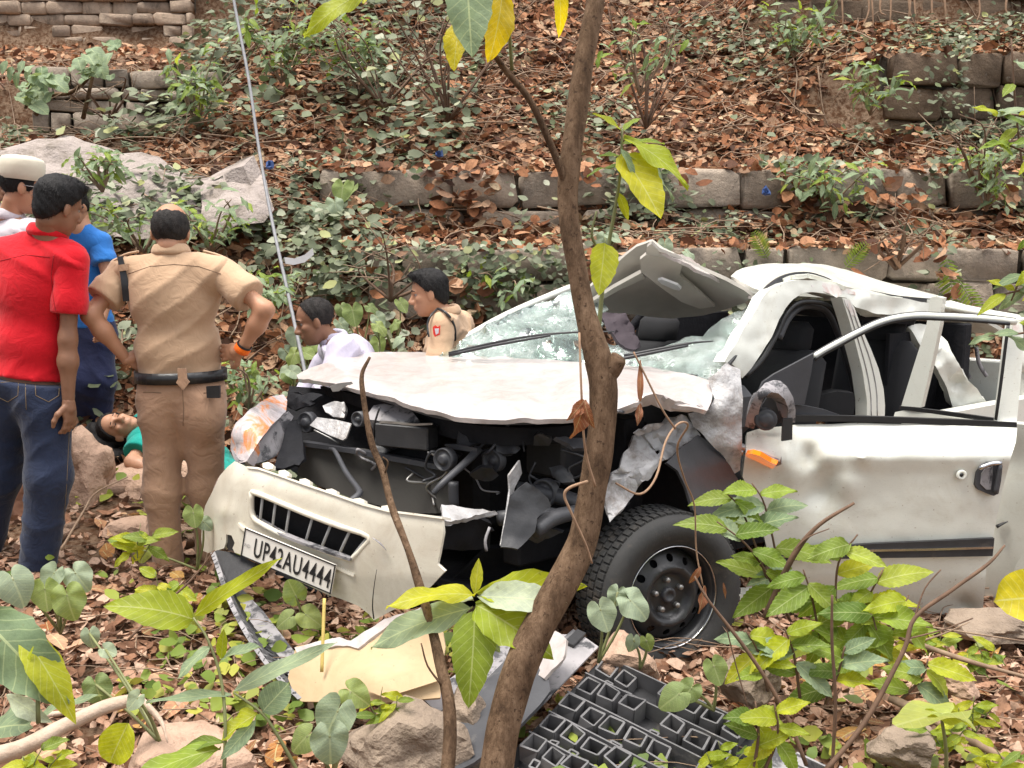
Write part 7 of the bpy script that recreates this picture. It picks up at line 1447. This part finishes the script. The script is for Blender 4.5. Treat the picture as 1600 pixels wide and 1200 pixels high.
def bush(label, px, py, Y, n, w, h, seed, mats=(M_LG, M_LG, M_LM), ll=(16, 30), kind='ellip', group='bushes on the slope'):
    rr = random.Random(seed); b = dep(px, py, Y); root = empty('bush', b, label, 'bush', group); k = Y / FPX
    for s in range(7):
        tip = b + Vector((rr.uniform(-1, 1) * w * k, rr.uniform(-.3, .1), rr.uniform(.4, 1) * h * k)); mid = b.lerp(tip, .5) + Vector((rr.uniform(-.1, .1), 0, .08)); P = catmull([b, mid, tip], 6); tube('stem', [b, mid, tip], [.009, .003], M_TWIG, root, 5, 4)
        for j in range(n // 7):
            p = P[rr.randrange(3, len(P))] + Vector((rr.gauss(0, .05), rr.gauss(0, .05), rr.gauss(0, .05))); L = rr.uniform(*ll) * k; d = Vector((rr.gauss(0, 1), rr.gauss(-.3, .5), rr.gauss(-.1, .5))).normalized(); leaf(root, p, p + d * L, kind, rr.choice(mats), rr.randrange(4), (rr.uniform(-.4, .4), -.5, .8))
for i, a in enumerate([('thorny grey green bush left of the thin grey pipe', 310, 205, 8.6, 100, 55, 130, 1), ('tall weedy bush in front of the long concrete slab', 225, 395, 7.0, 110, 90, 90, 2), ('weedy bush in front of the stepped concrete block', 330, 395, 6.9, 90, 60, 80, 3), ('grey green bush on the upper slope right of the thin grey pipe', 440, 130, 9.2, 120, 80, 130, 4), ('drooping bush at the top of the slope above the low wall', 560, 150, 9.2, 120, 90, 120, 5), ('sparse pale bush on the upper slope right of the trunk', 1000, 150, 7.5, 60, 90, 110, 6),
     ('small bush growing over the dark terrace wall', 1360, 180, 8.6, 70, 50, 90, 7), ('creeping bush above the crushed roof', 1290, 330, 7.7, 110, 80, 90, 8), ('low bush right of the policeman\'s elbow', 400, 500, 6.5, 90, 60, 80, 9), ('ferny bush at the right end of the terrace wall', 1540, 330, 7.6, 90, 60, 90, 10), ('weedy bush between the policeman and the headlamp', 390, 640, 5.7, 70, 35, 80, 11), ('low leafy bush under the terrace wall behind the younger policeman', 780, 470, 6.9, 60, 60, 50, 12), ('leafy tuft between the skullcap and the slab', 160, 300, 6.6, 70, 40, 60, 13), ('climbing bush on the topmost wall', 1240, 90, 9.3, 70, 60, 70, 14)]): bush(*a)
def deadbush(label, px, py, Y, w, h, n, seed):
    rr = random.Random(seed); b = dep(px, py, Y); k = Y / FPX; root = empty('dead_bush', b, label, 'bush', 'leafless bushes on the slope')
    for s in range(n):
        tip = b + Vector((rr.uniform(-1, 1) * w * k, rr.uniform(-.4, .1), rr.uniform(.3, 1) * h * k)); mid = b.lerp(tip, .5) + Vector((rr.uniform(-.15, .15), rr.uniform(-.1, .1), rr.uniform(.0, .2))); tube('stem', [b, mid, tip], [rr.uniform(.008, .018), .003], M_STEMB, root, 5, 5, .2)
        for j in range(3): q = mid.lerp(tip, rr.random()); tube('twig', [q, q + Vector((rr.uniform(-.25, .25), rr.uniform(-.1, .1), rr.uniform(-.15, .25)))], [.004, .002], M_TWIG, root, 4, 1)
for i, a in enumerate([('tangle of bare brown stems on the upper slope left of the trunk', 700, 190, 8.6, 130, 190, 14), ('bare arching stems behind the leaves at the top of the tree', 600, 170, 8.8, 120, 170, 10), ('bare twiggy stems right of the trunk on the upper slope', 1010, 200, 8.3, 90, 180, 9), ('dry twiggy stems at the right end of the second terrace', 1530, 300, 7.6, 90, 120, 10), ('bare stems over the fallen stones in the gully', 170, 190, 9.2, 120, 60, 8), ('dry stems behind the younger policeman', 610, 470, 6.5, 50, 110, 7), ('dry stems sprouting behind the crushed roof', 1400, 420, 6.9, 70, 90, 8)]): deadbush(*a, i + 3)
# fern fronds
def fern(label, px, py, Y, L, ang, seed):
    root = empty('fern', dep(px, py, Y), label, 'fern', 'ferns on the low wall'); k = Y / FPX; b = dep(px, py, Y); d = Vector((math.sin(R(ang)), -.2, math.cos(R(ang)))); n = 12; P = [b + d * (L * k * i / n) + Vector((0, 0, -.0004 * L * k * i * i)) for i in range(n + 1)]; tube('stem', P, [.004, .002], M_STEMG, root, 5, 1)
    sd = Vector((d.z, 0, -d.x))
    for i in range(1, n + 1):
        for s in (-1, 1): q = .34 * L * k * math.sin(math.pi * (.15 + .8 * i / (n + 1))); leaf(root, P[i], P[i] + (sd * s + d * .5).normalized() * q, 'lance', M_LM, 0, (0, -1, .3), 1.4)
fern('small fern on the litter above the crushed roof', 1320, 420, 6.9, 50, 35, 1); fern('fern hanging on the low wall behind the roof', 1478, 400, 6.9, 70, 170, 2); fern('fern growing from the litter left of the roof peak', 1200, 405, 6.95, 50, -30, 3); fern('fern at the foot of the wall above the rear roof', 1500, 440, 6.8, 60, 150, 4)
# roots hanging over the top wall
for i in range(12):
    rr = random.Random(i + 5); x = 1280 + rr.uniform(0, 310); tag(tube('hanging_root', [dep(x, -30, 9.95), dep(x + rr.uniform(-8, 8), 15, 9.9), dep(x + rr.uniform(-14, 14), rr.uniform(20, 75), 9.88)], [rr.uniform(.008, .018), .009, .003], M_VINE, None, 5, 5, .3), 'brown root hanging down over the topmost dark wall', 'root', 'roots hanging over the top wall')
# --- thin grey pipe
M_PIPE = pmat('grey_metal_pipe', (.24, .24, .25), (.16, .16, .17), .65, 20, metal=.0, bs=.1)
tag(tube('pipe', [dep(352, -80, 7.9), dep(367, 10, 7.7), dep(388, 120, 7.4), (dep(405, 235, 7.1)), dep(425, 345, 6.7), dep(447, 445, 6.3), dep(472, 560, 5.9), dep(478, 590, 5.8)], [.011, .011], M_PIPE, None, 8, 5), 'long thin grey pipe running down the slope to the bonnet', 'pipe')
tag(sheet('plastic_shard', [(444, 402), (460, 404), (476, 398), (488, 388), (490, 398), (476, 410), (458, 414), (446, 412)], 6.4, pmat('white_plastic', (.7, .69, .7), (.5, .48, .47), .5, 8, bs=.1), None, th=.012, step=4), 'curved white plastic shard caught on the grey pipe', 'debris')
for (px, py, Y, lab) in [(420, 257, 7.4, 'scrap of blue plastic among dead leaves beside the grey pipe'), (685, 240, 8.3, 'scrap of blue plastic below the dark bush on the upper slope'), (1197, 298, 7.6, 'scrap of blue cloth tucked under the terrace wall')]:
    tag(sheet('plastic_scrap', [(px - 5, py - 2), (px - 1, py - 5), (px + 4, py - 3), (px + 5, py + 3), (px, py + 4), (px - 4, py + 3)], Y - .15, pmat('blue_plastic', (.05, .10, .28), None, .4, 8, bs=.2), None, th=.02, step=3, rough=.03, rs=40), lab, 'debris')

# ================================================================ DEBRIS
M_BEIGEB = paint_mat('tan_bumper_inside', (.52, .385, .235), (.34, .22, .12), .44, .75, 6, .55)
_b = M_BEIGEB.node_tree.nodes['Principled BSDF']; _b.inputs['Coat Weight'].default_value = 0; _b.inputs['Specular IOR Level'].default_value = .15
frag = empty('bumper_fragment', dep(575, 1090, 3.4), 'torn cream bumper corner lying on edge in front of the car', 'bumper piece')
FC = [(463, 1010, 3.5), (530, 1000, 3.46), (593, 983, 3.4), (657, 955, 3.34), (693, 987, 3.3), (690, 1060, 3.22), (470, 1092, 3.36), (580, 1050, 3.24), (575, 1010, 3.36)]
sheet('fragment_skin', [(463, 1010), (500, 1003), (530, 999), (545, 1006), (556, 1006), (578, 984), (593, 982), (610, 968), (640, 960), (657, 953), (672, 968), (692, 988), (696, 1010), (690, 1047), (688, 1090), (600, 1098), (470, 1096), (458, 1080), (450, 1060), (456, 1030)], FC, M_BEIGEB, frag, th=.014, step=8)
sheet('fragment_torn_edge', [(460, 1012), (500, 1000), (530, 996), (548, 1002), (574, 984), (600, 968), (640, 956), (658, 950), (650, 960), (612, 974), (594, 986), (560, 1012), (530, 1008), (500, 1012), (466, 1022)], lambda P: TPS(FC)(P) - .012, M_HOOD, frag, th=.02, step=6, rough=.008, rs=20)
sheet('fragment_lip', [(565, 1075), (620, 1060), (690, 1040), (690, 1062), (640, 1078), (600, 1090)], lambda P: TPS(FC)(P) - .03, M_BEIGEB, frag, th=.012, step=8)
# lower grille strip, fallen in an arc
arc = empty('grille_strip', dep(400, 1010, 3.6), 'curved black lower grille strip hanging from the bumper corner to the ground', 'grille')
OR = zz6([(86, 492), (110, 560), (150, 680), (210, 810), (300, 960), (400, 1085), (495, 1178)]); IR = zz6([(150, 600), (190, 680), (250, 790), (330, 900), (420, 1000), (470, 1060), (520, 1120)])
YO = [4.22, 4.12, 3.95, 3.78, 3.6, 3.45, 3.36]; YI = [4.16, 4.08, 3.93, 3.78, 3.62, 3.5, 3.42]
def rail_(name, P, Y, w, mat): strip(name, P, [(x + w, y - w * .35) for x, y in P], Y, mat, arc, .03)
rail_('outer_rail', OR, YO, 7, M_DUSTPL); rail_('inner_rail', [(x - 6, y + 2) for x, y in IR], YI, 5, M_DUSTPL); rail_('middle_rail', [((a[0] * 2 + b[0]) / 3, (a[1] * 2 + b[1]) / 3) for a, b in zip(OR, IR)], [(a * 2 + b) / 3 for a, b in zip(YO, YI)], 6, M_BLACK)
PO = catmull([dep(x + 3, y, Y) for (x, y), Y in zip(OR, YO)], 4); PI_ = catmull([dep(x, y, Y + .03) for (x, y), Y in zip(IR, YI)], 4)
for i in range(1, len(PO) - 1): tube('rib', [PO[i], PI_[min(i + 1, len(PI_) - 1)] + (PI_[min(i + 1, len(PI_) - 1)] - PO[i]) * .45], [.010, .008], M_BLACK, arc, 5, 1)
sheet('backing_panel', zz6([(160, 610), (215, 640), (330, 760), (440, 900), (485, 960), (520, 1110), (440, 1010), (330, 890), (230, 760)]), [(355, 905, 4.22), (460, 1020, 3.7), (400, 980, 3.88)], M_DUSTPL, arc, th=.012, step=9)
sheet('valance_end', zz6([(90, 490), (120, 478), (200, 492), (300, 540), (260, 600), (170, 640), (120, 570)]), [(330, 862, 4.25), (400, 880, 4.1), (345, 905, 4.1)], M_BLACK, arc, th=.02, step=8)

# honeycomb absorber tray
tray = empty('bumper_absorber', hor(930, 1150, .05), 'grey plastic bumper absorber with open box cells lying on the ground by the trunk', 'plastic tray')
P0 = hor(938, 1042, .16); P1 = hor(1145, 1140, .06); P2 = hor(800, 1200, .02); EA = (P1 - P0); EB = (P2 - P0); NN = EA.cross(EB).normalized(); NN = NN if NN.z > 0 else -NN
LA, LB = EA.length, EB.length; EA.normalize(); EBo = (EB - EA * EB.dot(EA)).normalized(); LBo = EB.dot(EBo)
def tp_(a, b, h=0): return P0 + EA * a + EBo * b + NN * h
M_TRAY = pmat('grey_black_tray_plastic', (.15, .145, .15), (.08, .078, .08), .5, 5, bs=.3, bsc=40, dirt=(.3, .27, .25), dirt_lo=.55, dirt_hi=.75, dsc=9)
nA, nB, cw, cd, hgt = 7, 5, .072, .074, .065
wallg = .0035
def cell(a, b, ca, cb, h0, h1):
    mb = MB()
    for (da, db, wa_, wb2) in ((0, cb / 2, ca / 2, wallg), (0, -cb / 2, ca / 2, wallg), (ca / 2, 0, wallg, cb / 2), (-ca / 2, 0, wallg, cb / 2)):
        Vb, Fb = box_geo(tp_(a + da, b + db, (h0 + h1) / 2), EA * wa_, EBo * wb2, NN * ((h1 - h0) / 2)); mb.add([p + Vector((mnoise.noise(p * 9), mnoise.noise(p * 9 + Vector((5, 1, 2))), mnoise.noise(p * 9 + Vector((1, 7, 2))))) * .016 for p in Vb], Fb)
    return fixn(mb.build('cell', M_TRAY, tray, False))
rr = random.Random(4)
for j in range(nB):
    for i in range(nA):
        if rr.random() < .1: continue
        cell(.05 + i * (cw + .012), .05 + j * (cd + .045), cw - .012, cd - .01, 0, hgt + rr.uniform(-.012, .012))
    box('cell_rail', tp_(.05 + (nA - 1) * .042, .05 + j * (cd + .045) - cd * .58, hgt * .5), EA * (nA * .042), EBo * .003, NN * hgt * .52, M_TRAY, tray, .05)
    for i in [k for k in range(nA - 1) if rr.random() < .45]: cell(.05 + (i + .5) * (cw + .012), .05 + j * (cd + .045) + .062, cw * .42, .03, 0, hgt * .75)
def slabp(name, pts, h, th, mat):
    V = [tp_(a, b, h) for a, b in pts] + [tp_(a, b, h - th) for a, b in pts]; n = len(pts); F = [tuple(range(n)), tuple(range(2 * n - 1, n - 1, -1))] + [(i, (i + 1) % n, n + (i + 1) % n, n + i) for i in range(n)]; return fixn(obj(name, V, F, mat, tray, False))
slabp('base_plate', [(-.02, -.02), (nA * .1, -.02), (nA * .1 + .02, .62), (-.02, .62)], .0, .012, M_BLACK)
slabp('flange', [(-.16, -.06), (-.03, -.03), (-.03, .62), (-.2, .6)], .06, .008, M_DUSTPL); slabp('outer_flange', [(-.34, .06), (-.17, -.05), (-.21, .6), (-.4, .55)], .035, .008, M_DUSTPL)
slabp('end_plate', [(nA * .1 - .01, .0), (nA * .1 + .1, .02), (nA * .1 + .09, .4), (nA * .1 - .01, .42)], .04, .01, M_DUSTPL)
V, F = box_geo(tp_(-.12, -.01, .06), EA * .02, EBo * .045, NN * .015, .1); fixn(obj('mounting_bracket', V, F, M_BLACK, tray, False))
slabp('green_sticker', [(-.26, .3), (-.235, .29), (-.225, .315), (-.25, .325)], .0395, .003, pmat('green_sticker', (.02, .55, .12), None, .5, 5, bs=0))
for i in range(9):
    a = nA * .1 + .03; box('vent_bar', tp_(a + .1 + .0, .02 + i * .045, .03), EA * .07, EBo * .004, NN * .02, M_DUSTPL, tray, .1)
box('vent_frame', tp_(nA * .1 + .2, .2, .03), EA * .006, EBo * .21, NN * .02, M_DUSTPL, tray, .1)
# flat black undertray with pale edges, partly behind the trunk
tag(sheet('undertray', [(570, 1215), (620, 1160), (690, 1110), (760, 1060), (790, 1030), (815, 1000), (850, 1010), (860, 1080), (800, 1150), (740, 1190), (690, 1215)], [(570, 1215, 2.95), (800, 1010, 3.45), (860, 1080, 3.2), (700, 1210, 2.9)], M_GREYPL, None, th=.012, step=12, rough=.01, rs=8), 'flat dark grey undertray panel lying behind the trunk beside the boulder', 'plastic panel')
tag(sheet('undertray', [(800, 1010), (868, 985), (885, 1000), (880, 1030), (850, 1060), (815, 1040)], [(800, 1020, 3.5), (885, 1000, 3.35), (850, 1060, 3.25)], M_HOOD, None, th=.012, step=8, rough=.02, rs=12), 'pale crumpled panel scrap wedged between the trunk and the absorber', 'debris')
